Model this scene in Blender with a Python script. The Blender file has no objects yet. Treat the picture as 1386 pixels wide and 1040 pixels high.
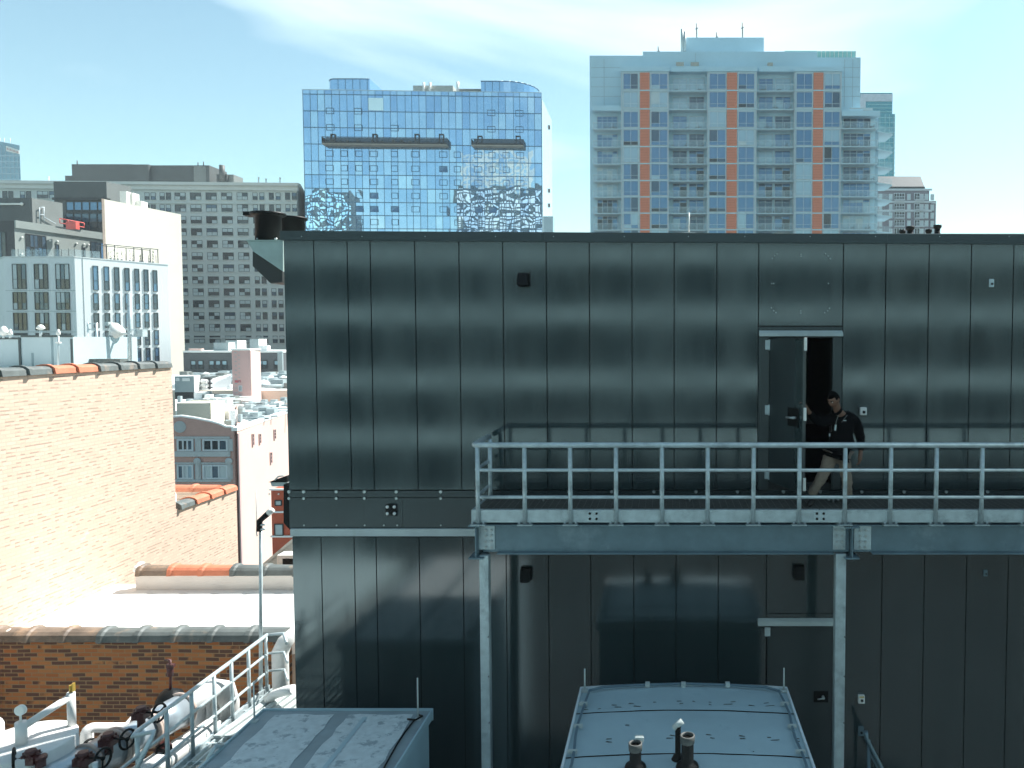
import bpy, math, random
from mathutils import Vector, Matrix
random.seed(7)
R = math.radians
sc = bpy.context.scene
COL = sc.collection

# ------------------------------------------------------------------ camera
F_PX, CX, CY, PITCH = 1050.0, 900.0, 510.0, R(2.7)
GROUND = -28.0
YARD = -9.0
cam_d = bpy.data.cameras.new('camera')
cam = bpy.data.objects.new('camera', cam_d)
COL.objects.link(cam)
cam.location = (0, 0, 0)
cam.rotation_euler = (R(90) - PITCH, 0, 0)
cam_d.sensor_width = 36
cam_d.sensor_fit = 'HORIZONTAL'
cam_d.lens = F_PX / 1386 * 36
cam_d.shift_x = (693 - CX) / 1386
cam_d.shift_y = (CY - 520) / 1386
cam_d.clip_start = 0.05
cam_d.clip_end = 6000
sc.camera = cam

# ------------------------------------------------------------------ exposure, world, sun
sc.view_settings.view_transform = 'Standard'
sc.view_settings.look = 'None'
sc.view_settings.gamma = 1
sc.view_settings.exposure = 1.3
SUN_DIR = Vector((.75, .66, 1.26)).normalized()       # towards the sun
SUN_EL = math.asin(SUN_DIR.z)
SUN_AZ = math.atan2(SUN_DIR.x, SUN_DIR.y)
w = bpy.data.worlds.new('World')
sc.world = w
w.use_nodes = True
nt = w.node_tree
nt.nodes.clear()
def wn(t, **k):
    n = nt.nodes.new(t)
    for a, b in k.items():
        setattr(n, a, b)
    return n
def ramp(tree, src, p0, c0, p1, c1, extra=()):
    r = tree.nodes.new('ShaderNodeValToRGB')
    e = r.color_ramp.elements
    e[0].position, e[0].color = p0, c0
    e[1].position, e[1].color = p1, c1
    for p, c in extra:
        q = e.new(p)
        q.color = c
    tree.links.new(src, r.inputs[0])
    return r
sky = wn('ShaderNodeTexSky', sky_type='NISHITA', sun_disc=False)
sky.sun_elevation = SUN_EL
sky.sun_rotation = SUN_AZ
sky.air_density = 1.0
sky.dust_density = 0.35
sky.ozone_density = 1.6
tc = wn('ShaderNodeTexCoord')
mp = wn('ShaderNodeMapping')
mp.inputs['Scale'].default_value = (1.3, 1.0, 5.5)
mp.inputs['Rotation'].default_value = (0, R(-14), 0)
mp.inputs['Location'].default_value = (7.42, 0.9, 0.6)
nt.links.new(tc.outputs['Generated'], mp.inputs['Vector'])
nz = wn('ShaderNodeTexNoise')
nz.inputs['Scale'].default_value = 1.0
nz.inputs['Detail'].default_value = 5
nz.inputs['Roughness'].default_value = 0.46
nz.inputs['Distortion'].default_value = 0.5
nt.links.new(mp.outputs['Vector'], nz.inputs['Vector'])
cr = ramp(nt, nz.outputs['Fac'], 0.52, (0, 0, 0, 1), 0.84, (.9, .9, .9, 1))
tint = wn('ShaderNodeMix', data_type='RGBA', blend_type='MULTIPLY')
tint.inputs[0].default_value = 1
tint.inputs[7].default_value = (0.97, 1.09, 0.87, 1)
nt.links.new(sky.outputs[0], tint.inputs[6])
cm = wn('ShaderNodeMix', data_type='RGBA')
cm.inputs[7].default_value = (7.6, 8.6, 8.6, 1)
nt.links.new(cr.outputs[0], cm.inputs[0])
nt.links.new(tint.outputs[2], cm.inputs[6])
bg = wn('ShaderNodeBackground')
bg.inputs['Strength'].default_value = 0.088
nt.links.new(cm.outputs[2], bg.inputs['Color'])
nt.links.new(bg.outputs[0], wn('ShaderNodeOutputWorld').inputs[0])

sd = bpy.data.lights.new('sun', 'SUN')
sd.energy = 4.6
sd.angle = R(0.5)
sd.color = (1.0, 0.985, 0.945)
so = bpy.data.objects.new('sun', sd)
COL.objects.link(so)
so.location = (40, 30, 90)
so.rotation_euler = SUN_DIR.to_track_quat('Z', 'Y').to_euler()
sc.cycles.max_bounces = 7
sc.cycles.use_denoising = True
sc.cycles.denoising_input_passes = 'RGB_ALBEDO'
sc.cycles.sample_clamp_indirect = 3.0

# ------------------------------------------------------------------ measuring helpers (camera at the origin)
SP, CP = math.sin(PITCH), math.cos(PITCH)
def ray(px, py):
    a, b = (px - CX) / F_PX, -(py - CY) / F_PX
    return Vector((a, CP + b * SP, -SP + b * CP))
def P(px, py, Y):
    d = ray(px, py)
    return d * (Y / d.y)
def PX(px, Y, py=460):
    return P(px, py, Y).x
def PZ(py, Y, px=900):
    return P(px, py, Y).z
def XY(px, Y, py=400):
    p = P(px, py, Y)
    return (p.x, p.y)

class Face:
    """A vertical plane through plan points A (left) and B (right); off > 0 comes out towards the viewer."""
    def __init__(s, A, B):
        s.A = Vector(A)
        s.B = Vector(B)
        s.L = (s.B - s.A).length
        s.u = (s.B - s.A).normalized()
        s.n = Vector((s.u.y, -s.u.x))
        s.rot = math.atan2(s.u.y, s.u.x)
    def hit(s, px, py):
        d = ray(px, py)
        t = s.A.dot(s.n) / (d.x * s.n.x + d.y * s.n.y)
        q = d * t
        return (Vector((q.x, q.y)) - s.A).dot(s.u), q.z
    def at(s, u, z, off=0):
        q = s.A + s.u * u + s.n * off
        return Vector((q.x, q.y, z))
    def rect(s, x0, y0, x1, y1):
        u0, z1 = s.hit(x0, y0)
        u1, _ = s.hit(x1, y0)
        _, z0 = s.hit((x0 + x1) / 2, y1)
        _, z1 = s.hit((x0 + x1) / 2, y0)
        return u0, u1, z0, z1

# ------------------------------------------------------------------ mesh builder
class MB:
    def __init__(s):
        s.v, s.f, s.m, s.sm, s.starts = [], [], [], [], []
    def add(s, vs, fs, mi=0, smooth=False):
        o = len(s.v)
        s.starts.append(o)
        s.v += [tuple(v) for v in vs]
        for f in fs:
            s.f.append([i + o for i in f])
            s.m.append(mi)
            s.sm.append(smooth)
        return s
    def hexa(s, c, mi=0):                      # 8 corners: bottom 4 ccw, top 4 ccw
        return s.add(c, [(3, 2, 1, 0), (4, 5, 6, 7), (0, 1, 5, 4), (1, 2, 6, 5), (2, 3, 7, 6), (3, 0, 4, 7)], mi)
    def box(s, x0, x1, y0, y1, z0, z1, mi=0):
        if x0 > x1: x0, x1 = x1, x0
        if y0 > y1: y0, y1 = y1, y0
        if z0 > z1: z0, z1 = z1, z0
        return s.hexa([(x0, y0, z0), (x1, y0, z0), (x1, y1, z0), (x0, y1, z0),
                       (x0, y0, z1), (x1, y0, z1), (x1, y1, z1), (x0, y1, z1)], mi)
    def fbox(s, F, u0, u1, o0, o1, z0, z1, mi=0):   # o0 = back, o1 = front offset
        if z0 > z1: z0, z1 = z1, z0
        c = [F.at(u0, z0, o1), F.at(u1, z0, o1), F.at(u1, z0, o0), F.at(u0, z0, o0),
             F.at(u0, z1, o1), F.at(u1, z1, o1), F.at(u1, z1, o0), F.at(u0, z1, o0)]
        return s.hexa(c, mi)
    def prism(s, poly, z0, z1, mi=0, ztop=None):
        n = len(poly)
        a = sum(poly[i][0] * poly[(i + 1) % n][1] - poly[(i + 1) % n][0] * poly[i][1] for i in range(n))
        if a < 0:
            poly = poly[::-1]
            ztop = ztop[::-1] if ztop else None
        zt = ztop or [z1] * n
        vs = [(p[0], p[1], z0) for p in poly] + [(p[0], p[1], zt[i]) for i, p in enumerate(poly)]
        fs = [tuple(range(n - 1, -1, -1)), tuple(range(n, 2 * n))]
        fs += [(i, (i + 1) % n, n + (i + 1) % n, n + i) for i in range(n)]
        return s.add(vs, fs, mi)
    def cyl(s, p0, p1, r0, r1=None, n=12, mi=0, cap=True):
        p0, p1 = Vector(p0), Vector(p1)
        r1 = r0 if r1 is None else r1
        q = (p1 - p0).to_track_quat('Z', 'Y')
        vs = []
        for p, r in ((p0, r0), (p1, r1)):
            for i in range(n):
                a = 2 * math.pi * i / n
                vs.append(p + q @ Vector((math.cos(a) * r, math.sin(a) * r, 0)))
        s.add(vs, [(i, (i + 1) % n, n + (i + 1) % n, n + i) for i in range(n)], mi, True)
        if cap:
            o = len(s.v) - 2 * n
            s.f += [[o + n - 1 - i for i in range(n)], [o + n + i for i in range(n)]]
            s.m += [mi, mi]
            s.sm += [False, False]
        return s
    def tube(s, pts, r, n=8, mi=0):
        pts = [Vector(p) for p in pts]
        rings = []
        up = None
        for i, p in enumerate(pts):
            d = ((pts[min(i + 1, len(pts) - 1)] - p).normalized() + (p - pts[max(i - 1, 0)]).normalized()).normalized()
            if up is None:
                up = Vector((0, 0, 1)) if abs(d.z) < .9 else Vector((1, 0, 0))
            sd_ = d.cross(up).normalized()
            up = sd_.cross(d).normalized()
            rr = r[i] if isinstance(r, (list, tuple)) else r
            rings.append([p + (sd_ * math.cos(2 * math.pi * k / n) + up * math.sin(2 * math.pi * k / n)) * rr for k in range(n)])
        vs = [v for g in rings for v in g]
        fs = []
        for i in range(len(pts) - 1):
            for k in range(n):
                fs.append((i * n + k, (i + 1) * n + k, (i + 1) * n + (k + 1) % n, i * n + (k + 1) % n))
        s.add(vs, fs, mi, True)
        o = len(s.v) - len(vs)
        s.f += [[o + k for k in range(n)], [len(s.v) - 1 - k for k in range(n)]]
        s.m += [mi, mi]
        s.sm += [False, False]
        return s
    def lathe(s, prof, c, n=24, mi=0, axis=None):
        c = Vector(c)
        q = (Vector(axis) if axis else Vector((0, 0, 1))).to_track_quat('Z', 'Y')
        vs, fs = [], []
        for r, z in prof:
            for k in range(n):
                a = 2 * math.pi * k / n
                vs.append(c + q @ Vector((r * math.cos(a), r * math.sin(a), z)))
        for i in range(len(prof) - 1):
            for k in range(n):
                fs.append((i * n + k, i * n + (k + 1) % n, (i + 1) * n + (k + 1) % n, (i + 1) * n + k))
        return s.add(vs, fs, mi, True)
    def ring(s, c, axis, Rr, r, n=20, m=6, mi=0):
        q = Vector(axis).to_track_quat('Z', 'Y')
        pts = [Vector(c) + q @ Vector((math.cos(2 * math.pi * i / n) * Rr, math.sin(2 * math.pi * i / n) * Rr, 0)) for i in range(n + 1)]
        return s.tube(pts, r, m, mi)
    def ball(s, c, r, n=12, mi=0, sc_=(1, 1, 1)):
        vs, fs = [], []
        h = n // 2
        for i in range(h + 1):
            t = math.pi * i / h
            for k in range(n):
                a = 2 * math.pi * k / n
                vs.append((c[0] + r * sc_[0] * math.sin(t) * math.cos(a), c[1] + r * sc_[1] * math.sin(t) * math.sin(a), c[2] + r * sc_[2] * math.cos(t)))
        for i in range(h):
            for k in range(n):
                fs.append((i * n + k, (i + 1) * n + k, (i + 1) * n + (k + 1) % n, i * n + (k + 1) % n))
        return s.add(vs, fs, mi, True)
    def mesh(s, name, mats, off=Vector((0, 0, 0))):
        me = bpy.data.meshes.new(name)
        me.from_pydata([(x - off.x, y - off.y, z - off.z) for x, y, z in s.v], [], s.f)
        for m in (mats if isinstance(mats, (list, tuple)) else [mats]):
            me.materials.append(m)
        me.polygons.foreach_set('material_index', s.m)
        me.polygons.foreach_set('use_smooth', s.sm)
        me.update()
        return me
    def build(s, name, mats, parent=None, bevel=0, loc=None):
        """ONE mesh object; vertices are world coordinates, the origin goes to the parent's (or loc)."""
        if parent is not None:
            off = root_loc(parent)
        else:
            off = Vector(loc) if loc is not None else s.base()
        me = s.mesh(name, mats, off)
        o = bpy.data.objects.new(name, me)
        COL.objects.link(o)
        if parent is not None:
            o.parent = parent
        else:
            o.location = off
        if bevel:
            b = o.modifiers.new('edge', 'BEVEL')
            b.width = bevel
            b.segments = 2
            b.limit_method = 'ANGLE'
        return o
    def build_each(s, name, mats, parent, per=1):
        """one object per `per` shapes added"""
        st_ = s.starts + [len(s.v)]
        for k in range(0, len(s.starts), per):
            v0, v1 = st_[k], st_[min(k + per, len(s.starts))]
            m2 = MB()
            m2.v = s.v[v0:v1]
            for f, mi, smo in zip(s.f, s.m, s.sm):
                if v0 <= f[0] < v1:
                    m2.f.append([i - v0 for i in f]); m2.m.append(mi); m2.sm.append(smo)
            m2.build(name, mats, parent)
    def base(s):
        xs = [v[0] for v in s.v]; ys = [v[1] for v in s.v]; zs = [v[2] for v in s.v]
        return Vector(((min(xs) + max(xs)) / 2, (min(ys) + max(ys)) / 2, min(zs)))
def root_loc(o):
    v = Vector((0, 0, 0))
    while o is not None:
        v += o.location
        o = o.parent
    return v
def tag(o, label=None, cat=None, group=None, kind=None):
    if label: o['label'] = label
    if cat: o['category'] = cat
    if group: o['group'] = group
    if kind: o['kind'] = kind
    return o
def thing(name, label, cat, loc, group=None):
    o = bpy.data.objects.new(name, None)
    COL.objects.link(o)
    o.location = loc
    o.empty_display_size = .3
    return tag(o, label, cat, group)
def inst(name, me, parent, loc, rot=0):
    """a part sharing mesh data, its own origin at world loc"""
    o = bpy.data.objects.new(name, me)
    COL.objects.link(o)
    o.parent = parent
    o.location = Vector(loc) - root_loc(parent)
    o.rotation_euler = (0, 0, rot)
    return o
def many(name, items, parent, rot):
    """items: (mesh, loc). 100 as parts, any more merged into one stuff part"""
    for me, loc in items[:100]:
        inst(name, me, parent, loc, rot)
    rest = items[100:]
    if rest:
        mb = MB()
        mats = []
        M = Matrix.Rotation(rot, 4, 'Z')
        for me, loc in rest:
            ids = []
            for mt in me.materials:
                if mt not in mats: mats.append(mt)
                ids.append(mats.index(mt))
            o = len(mb.v)
            mb.v += [tuple(M @ v.co + Vector(loc)) for v in me.vertices]
            for p in me.polygons:
                mb.f.append([i + o for i in p.vertices])
                mb.m.append(ids[p.material_index])
                mb.sm.append(False)
        q = mb.build(name, mats, parent)
        q['kind'] = 'stuff'

# ------------------------------------------------------------------ materials
def srgb(r, g, b):
    f = lambda c: (c / 255 / 12.92) if c / 255 <= .04045 else ((c / 255 + .055) / 1.055) ** 2.4
    return (f(r), f(g), f(b))
def mat(name, col, rough=.6, metal=0., var=.12, scale=2., bump=0., spec=.5, ior=None, dirt=None, coat=0, streak=None, detail=4):
    m = bpy.data.materials.new(name)
    m.use_nodes = True
    t = m.node_tree
    b = t.nodes['Principled BSDF']
    b.inputs['Roughness'].default_value = rough
    b.inputs['Metallic'].default_value = metal
    b.inputs['Specular IOR Level'].default_value = spec
    if ior: b.inputs['IOR'].default_value = ior
    if coat: b.inputs['Coat Weight'].default_value = coat
    tcn = t.nodes.new('ShaderNodeTexCoord')
    mpn = t.nodes.new('ShaderNodeMapping')
    mpn.inputs['Scale'].default_value = streak or (1, 1, 1)
    t.links.new(tcn.outputs['Object'], mpn.inputs['Vector'])
    n = t.nodes.new('ShaderNodeTexNoise')
    n.inputs['Scale'].default_value = scale
    n.inputs['Detail'].default_value = detail
    n.inputs['Roughness'].default_value = .6
    t.links.new(mpn.outputs['Vector'], n.inputs['Vector'])
    lo = tuple(max(0, c * (1 - var)) for c in col) + (1,)
    hi = tuple(c * (1 + var) for c in col) + (1,)
    r = ramp(t, n.outputs['Fac'], .3, lo, .7, hi)
    out = r.outputs[0]
    if dirt:
        n2 = t.nodes.new('ShaderNodeTexNoise')
        n2.inputs['Scale'].default_value = dirt[1]
        n2.inputs['Detail'].default_value = 8
        n2.inputs['Roughness'].default_value = .68
        t.links.new(mpn.outputs['Vector'], n2.inputs['Vector'])
        r2 = ramp(t, n2.outputs['Fac'], dirt[2], (0, 0, 0, 1), dirt[2] + dirt[3], (1, 1, 1, 1))
        mx = t.nodes.new('ShaderNodeMix')
        mx.data_type = 'RGBA'
        mx.inputs[7].default_value = tuple(dirt[0]) + (1,)
        t.links.new(r2.outputs[0], mx.inputs[0])
        t.links.new(out, mx.inputs[6])
        out = mx.outputs[2]
    t.links.new(out, b.inputs['Base Color'])
    if bump:
        bp = t.nodes.new('ShaderNodeBump')
        bp.inputs['Strength'].default_value = bump
        bp.inputs['Distance'].default_value = .02
        t.links.new(n.outputs['Fac'], bp.inputs['Height'])
        t.links.new(bp.outputs[0], b.inputs['Normal'])
    return m
def brick_mat(name, c1, c2, cm_, axis, row=.068, wid=.21, mort=.008, dark=None, patch=None, scale=1., bump=.3, darkfrac=.62, rowdark=None):
    """axis 'x': wall runs along x, 'y': along y"""
    m = bpy.data.materials.new(name)
    m.use_nodes = True
    t = m.node_tree
    b = t.nodes['Principled BSDF']
    b.inputs['Roughness'].default_value = .9
    b.inputs['Specular IOR Level'].default_value = .15
    g = t.nodes.new('ShaderNodeNewGeometry')
    sp = t.nodes.new('ShaderNodeSeparateXYZ')
    t.links.new(g.outputs['Position'], sp.inputs[0])
    cb = t.nodes.new('ShaderNodeCombineXYZ')
    t.links.new(sp.outputs['X' if axis == 'x' else 'Y'], cb.inputs[0])
    t.links.new(sp.outputs['Z'], cb.inputs[1])
    # a little waviness in the courses
    wv = t.nodes.new('ShaderNodeTexNoise')
    wv.inputs['Scale'].default_value = .6
    t.links.new(cb.outputs[0], wv.inputs['Vector'])
    ms = t.nodes.new('ShaderNodeVectorMath')
    ms.operation = 'SCALE'
    ms.inputs['Scale'].default_value = .06
    t.links.new(wv.outputs['Color'], ms.inputs[0])
    ad = t.nodes.new('ShaderNodeVectorMath')
    t.links.new(cb.outputs[0], ad.inputs[0])
    t.links.new(ms.outputs[0], ad.inputs[1])
    br = t.nodes.new('ShaderNodeTexBrick')
    br.inputs['Scale'].default_value = scale
    br.inputs['Brick Width'].default_value = wid
    br.inputs['Row Height'].default_value = row
    br.inputs['Mortar Size'].default_value = mort
    br.inputs['Mortar Smooth'].default_value = .3
    br.inputs['Bias'].default_value = -.1
    br.inputs['Color1'].default_value = tuple(c1) + (1,)
    br.inputs['Color2'].default_value = tuple(c2) + (1,)
    br.inputs['Mortar'].default_value = tuple(cm_) + (1,)
    t.links.new(ad.outputs[0], br.inputs['Vector'])
    out = br.outputs['Color']
    def cell(sx, sz):      # white noise per brick-sized cell
        v = t.nodes.new('ShaderNodeVectorMath')
        v.operation = 'MULTIPLY'
        v.inputs[1].default_value = (sx, sz, 1)
        t.links.new(ad.outputs[0], v.inputs[0])
        fl = t.nodes.new('ShaderNodeVectorMath')
        fl.operation = 'FLOOR'
        t.links.new(v.outputs[0], fl.inputs[0])
        wn_ = t.nodes.new('ShaderNodeTexWhiteNoise')
        wn_.noise_dimensions = '2D'
        t.links.new(fl.outputs[0], wn_.inputs['Vector'])
        return wn_.outputs['Value']
    def mixin(fac, color, out):
        mx = t.nodes.new('ShaderNodeMix')
        mx.data_type = 'RGBA'
        mx.inputs[7].default_value = tuple(color) + (1,)
        t.links.new(fac, mx.inputs[0])
        t.links.new(out, mx.inputs[6])
        return mx.outputs[2]
    if dark:               # odd burnt bricks, gathered in zones
        zn = t.nodes.new('ShaderNodeTexNoise')
        zn.inputs['Scale'].default_value = .9
        zn.inputs['Detail'].default_value = 6
        t.links.new(cb.outputs[0], zn.inputs['Vector'])
        s_ = t.nodes.new('ShaderNodeMath')
        s_.operation = 'ADD'
        t.links.new(zn.outputs['Fac'], s_.inputs[0])
        q = t.nodes.new('ShaderNodeMath')
        q.operation = 'MULTIPLY'
        q.inputs[1].default_value = .75
        b2 = t.nodes.new('ShaderNodeTexBrick')
        for nm_ in ('Scale', 'Brick Width', 'Row Height', 'Mortar Size', 'Mortar Smooth'):
            b2.inputs[nm_].default_value = br.inputs[nm_].default_value
        b2.inputs['Bias'].default_value = 0
        b2.inputs['Color1'].default_value = (0, 0, 0, 1)
        b2.inputs['Color2'].default_value = (1, 1, 1, 1)
        b2.inputs['Mortar'].default_value = (0, 0, 0, 1)
        t.links.new(ad.outputs[0], b2.inputs['Vector'])
        t.links.new(b2.outputs['Color'], q.inputs[0])
        t.links.new(q.outputs[0], s_.inputs[1])
        rr = ramp(t, s_.outputs[0], darkfrac, (0, 0, 0, 1), darkfrac + .04, (1, 1, 1, 1))
        nm = t.nodes.new('ShaderNodeMath')     # keep the mortar
        nm.operation = 'SUBTRACT'
        nm.inputs[0].default_value = 1
        t.links.new(br.outputs['Fac'], nm.inputs[1])
        mm = t.nodes.new('ShaderNodeMath')
        mm.operation = 'MULTIPLY'
        t.links.new(rr.outputs[0], mm.inputs[0])
        t.links.new(nm.outputs[0], mm.inputs[1])
        out = mixin(mm.outputs[0], dark, out)
    if rowdark:            # short dark dashes in some courses, denser in the header courses
        zn = t.nodes.new('ShaderNodeTexNoise')
        zn.inputs['Scale'].default_value = 1.0
        zn.inputs['Detail'].default_value = 5
        v = t.nodes.new('ShaderNodeVectorMath')
        v.operation = 'MULTIPLY'
        v.inputs[1].default_value = (.55, 5.5, 1)
        t.links.new(ad.outputs[0], v.inputs[0])
        t.links.new(v.outputs[0], zn.inputs['Vector'])
        q = t.nodes.new('ShaderNodeMath')
        q.operation = 'MULTIPLY'
        q.inputs[1].default_value = .52
        t.links.new(cell(1 / .105, 1 / row), q.inputs[0])
        s_ = t.nodes.new('ShaderNodeMath')
        s_.operation = 'ADD'
        t.links.new(zn.outputs['Fac'], s_.inputs[0])
        t.links.new(q.outputs[0], s_.inputs[1])
        hr1 = t.nodes.new('ShaderNodeSeparateXYZ')
        t.links.new(ad.outputs[0], hr1.inputs[0])
        hr2 = t.nodes.new('ShaderNodeMath')
        hr2.operation = 'DIVIDE'
        hr2.inputs[1].default_value = row * 7
        t.links.new(hr1.outputs['Y'], hr2.inputs[0])
        hr3 = t.nodes.new('ShaderNodeMath')
        hr3.operation = 'FRACT'
        t.links.new(hr2.outputs[0], hr3.inputs[0])
        hr4 = t.nodes.new('ShaderNodeMath')
        hr4.operation = 'LESS_THAN'
        hr4.inputs[1].default_value = 1 / 7
        t.links.new(hr3.outputs[0], hr4.inputs[0])
        hr5 = t.nodes.new('ShaderNodeMath')
        hr5.operation = 'MULTIPLY_ADD'
        hr5.inputs[1].default_value = .10
        t.links.new(hr4.outputs[0], hr5.inputs[0])
        t.links.new(s_.outputs[0], hr5.inputs[2])
        rr = ramp(t, hr5.outputs[0], rowdark[1], (0, 0, 0, 1), rowdark[1] + .06, (1, 1, 1, 1))
        # only in the lower third of each course
        sy = t.nodes.new('ShaderNodeSeparateXYZ')
        t.links.new(ad.outputs[0], sy.inputs[0])
        d1 = t.nodes.new('ShaderNodeMath')
        d1.operation = 'DIVIDE'
        d1.inputs[1].default_value = row
        t.links.new(sy.outputs['Y'], d1.inputs[0])
        fr = t.nodes.new('ShaderNodeMath')
        fr.operation = 'FRACT'
        t.links.new(d1.outputs[0], fr.inputs[0])
        r4 = ramp(t, fr.outputs[0], .30, (1, 1, 1, 1), .42, (0, 0, 0, 1))
        mm = t.nodes.new('ShaderNodeMath')
        mm.operation = 'MULTIPLY'
        t.links.new(rr.outputs[0], mm.inputs[0])
        t.links.new(r4.outputs[0], mm.inputs[1])
        out = mixin(mm.outputs[0], rowdark[0], out)
    if patch:
        pn = t.nodes.new('ShaderNodeTexNoise')
        pn.inputs['Scale'].default_value = patch[1]
        pn.inputs['Detail'].default_value = 6
        pn.inputs['Roughness'].default_value = .7
        t.links.new(cb.outputs[0], pn.inputs['Vector'])
        r3 = ramp(t, pn.outputs['Fac'], patch[2], (0, 0, 0, 1), patch[2] + .14, (patch[3],) * 3 + (1,))
        out = mixin(r3.outputs[0], patch[0], out)
    t.links.new(out, b.inputs['Base Color'])
    if bump:
        bp = t.nodes.new('ShaderNodeBump')
        bp.inputs['Strength'].default_value = bump
        bp.inputs['Distance'].default_value = .01
        bp.invert = True
        t.links.new(br.outputs['Fac'], bp.inputs['Height'])
        t.links.new(bp.outputs[0], b.inputs['Normal'])
    return m
def glass(name, col, rough=.04, metal=0., ior=1.5, bump=0., bscale=.3, spec=.5):
    m = mat(name, col, rough, metal, .06, .2, 0, spec, ior)
    if bump:
        t = m.node_tree
        n = t.nodes.new('ShaderNodeTexNoise')
        n.inputs['Scale'].default_value = bscale
        n.inputs['Detail'].default_value = 2
        tcn = t.nodes.new('ShaderNodeNewGeometry')
        t.links.new(tcn.outputs['Position'], n.inputs['Vector'])
        bp = t.nodes.new('ShaderNodeBump')
        bp.inputs['Strength'].default_value = 1
        bp.inputs['Distance'].default_value = bump
        t.links.new(n.outputs['Fac'], bp.inputs['Height'])
        t.links.new(bp.outputs[0], t.nodes['Principled BSDF'].inputs['Normal'])
    return m

M_CLAD = mat('dark_cladding', (.020, .035, .037), .13, 0, .10, .7, .0, .5, 1.9, streak=(1, 1, .35))
M_CLAD2 = mat('dark_cladding_trim', (.026, .038, .040), .28, 0, .15, 1.2, 0, .5, 1.6)
def rough_var(m, lo, hi, scale, streak):
    t = m.node_tree
    tcn = t.nodes.new('ShaderNodeTexCoord')
    mpn = t.nodes.new('ShaderNodeMapping')
    mpn.inputs['Scale'].default_value = streak
    t.links.new(tcn.outputs['Object'], mpn.inputs['Vector'])
    n = t.nodes.new('ShaderNodeTexNoise')
    n.inputs['Scale'].default_value = scale
    n.inputs['Detail'].default_value = 6
    n.inputs['Roughness'].default_value = .6
    t.links.new(mpn.outputs['Vector'], n.inputs['Vector'])
    r = ramp(t, n.outputs['Fac'], .35, (lo,) * 3 + (1,), .68, (hi,) * 3 + (1,))
    t.links.new(r.outputs[0], t.nodes['Principled BSDF'].inputs['Roughness'])
    r2 = ramp(t, n.outputs['Fac'], .3, (.46,) * 3 + (1,), .7, (.58,) * 3 + (1,))
    t.links.new(r2.outputs[0], t.nodes['Principled BSDF'].inputs['Specular IOR Level'])
rough_var(M_CLAD, .09, .14, 1.3, (1.6, 1, .35))
M_GAP = mat('dark_gap', (.010, .016, .017), .9, spec=.05)
M_SEAM = mat('seam_shadow_metal', (.004, .006, .006), .75, 0, .1, 2, spec=.5, ior=1.8)
M_INT = mat('dark_interior', (.003, .003, .003), .9, spec=.05)
M_PALE = mat('pale_flashing', (.42, .47, .46), .45, 0, .08, 3)
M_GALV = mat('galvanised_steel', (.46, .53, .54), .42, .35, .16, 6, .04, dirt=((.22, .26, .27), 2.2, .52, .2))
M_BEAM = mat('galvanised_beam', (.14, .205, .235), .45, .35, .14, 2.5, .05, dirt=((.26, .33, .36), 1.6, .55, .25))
M_BOLT = mat('bolt_steel', (.45, .48, .47), .35, .6, .1, 20)
M_BLACK = mat('black_metal', (.006, .0065, .0065), .5, 0, .2, 8, spec=.2)
M_WHITE = mat('white_plastic', (.7, .7, .66), .4, 0, .05, 5)
M_GRATE = mat('grating_steel', (.13, .13, .12), .55, .4, .2, 20)
M_ROOFW = mat('white_membrane', (.80, .80, .77), .75, 0, .04, .8, .1, dirt=((.66, .66, .62), .9, .6, .2))
M_CONC = mat('concrete', (.36, .35, .32), .9, 0, .15, 2, .2)
M_ASPH = mat('asphalt', (.05, .05, .052), .95, 0, .2, .4)

# ------------------------------------------------------------------ ground, far city floor
g = MB().box(-3000, 3000, -3000, 4000, GROUND - 1, GROUND).build('ground', mat('city_ground', (.085, .115, .12), .95, 0, .35, .03, detail=8))
tag(g, kind='structure')

# ================================================================== dark metal clad building
W = 11.5
LX = PX(383, W, 320)
ZTOP = PZ(325, W)
FW = Face((LX, W), (9.0, W))
def fx(px, py=500):
    return P(px, py, W).x
def fz(py):
    return P(900, py, W).z
bld = thing('metal_clad_building', 'dark windowless building clad in tall flat metal panels behind the raised walkway', 'building', (0, W + 2, YARD))
# body: front wall backing with the two door openings, angled left side, back, roof, floors
DX0, DX1 = fx(1041), fx(1127)
DZ0, DZ1 = fz(654), fz(457)
WY = W + .05
xl = LX + .03
b = MB()
b.box(xl, DX0, WY, WY + .15, YARD, ZTOP)
b.box(DX1, 9, WY, WY + .15, YARD, ZTOP)
b.box(DX0, DX1, WY, WY + .15, DZ1, ZTOP)
b.box(DX0, DX1, WY, WY + .15, YARD, DZ0 - .02)
b.build('backing_wall', M_SEAM, bld)
b = MB()
b.prism([(xl + .16, WY + .151), (xl + .36, WY + .151), (xl + 8.9, 20), (xl + 8.7, 20)], YARD, ZTOP)  # unseen side slanted so the sun reaches the roofs at the left
b.box(xl + 8.7, 9, 20.01, 20.2, YARD, ZTOP)
b.box(8.8, 8.99, WY + .151, 20, YARD, ZTOP)
b.build('side_wall', M_CLAD2, bld)
b = MB()
b.prism([(xl + .37, WY + .16), (8.79, WY + .16), (8.79, 19.9), (xl + 8.4, 19.9)], DZ0 - .2, DZ0 - .03)
b.build('floor', M_INT, bld)
b = MB()
b.prism([(xl + .0, WY + .0), (9, WY), (9, 20.2), (xl + 8.7, 20.2)], ZTOP + .001, ZTOP + .1)
b.build('roof', M_CONC, bld)

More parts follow.
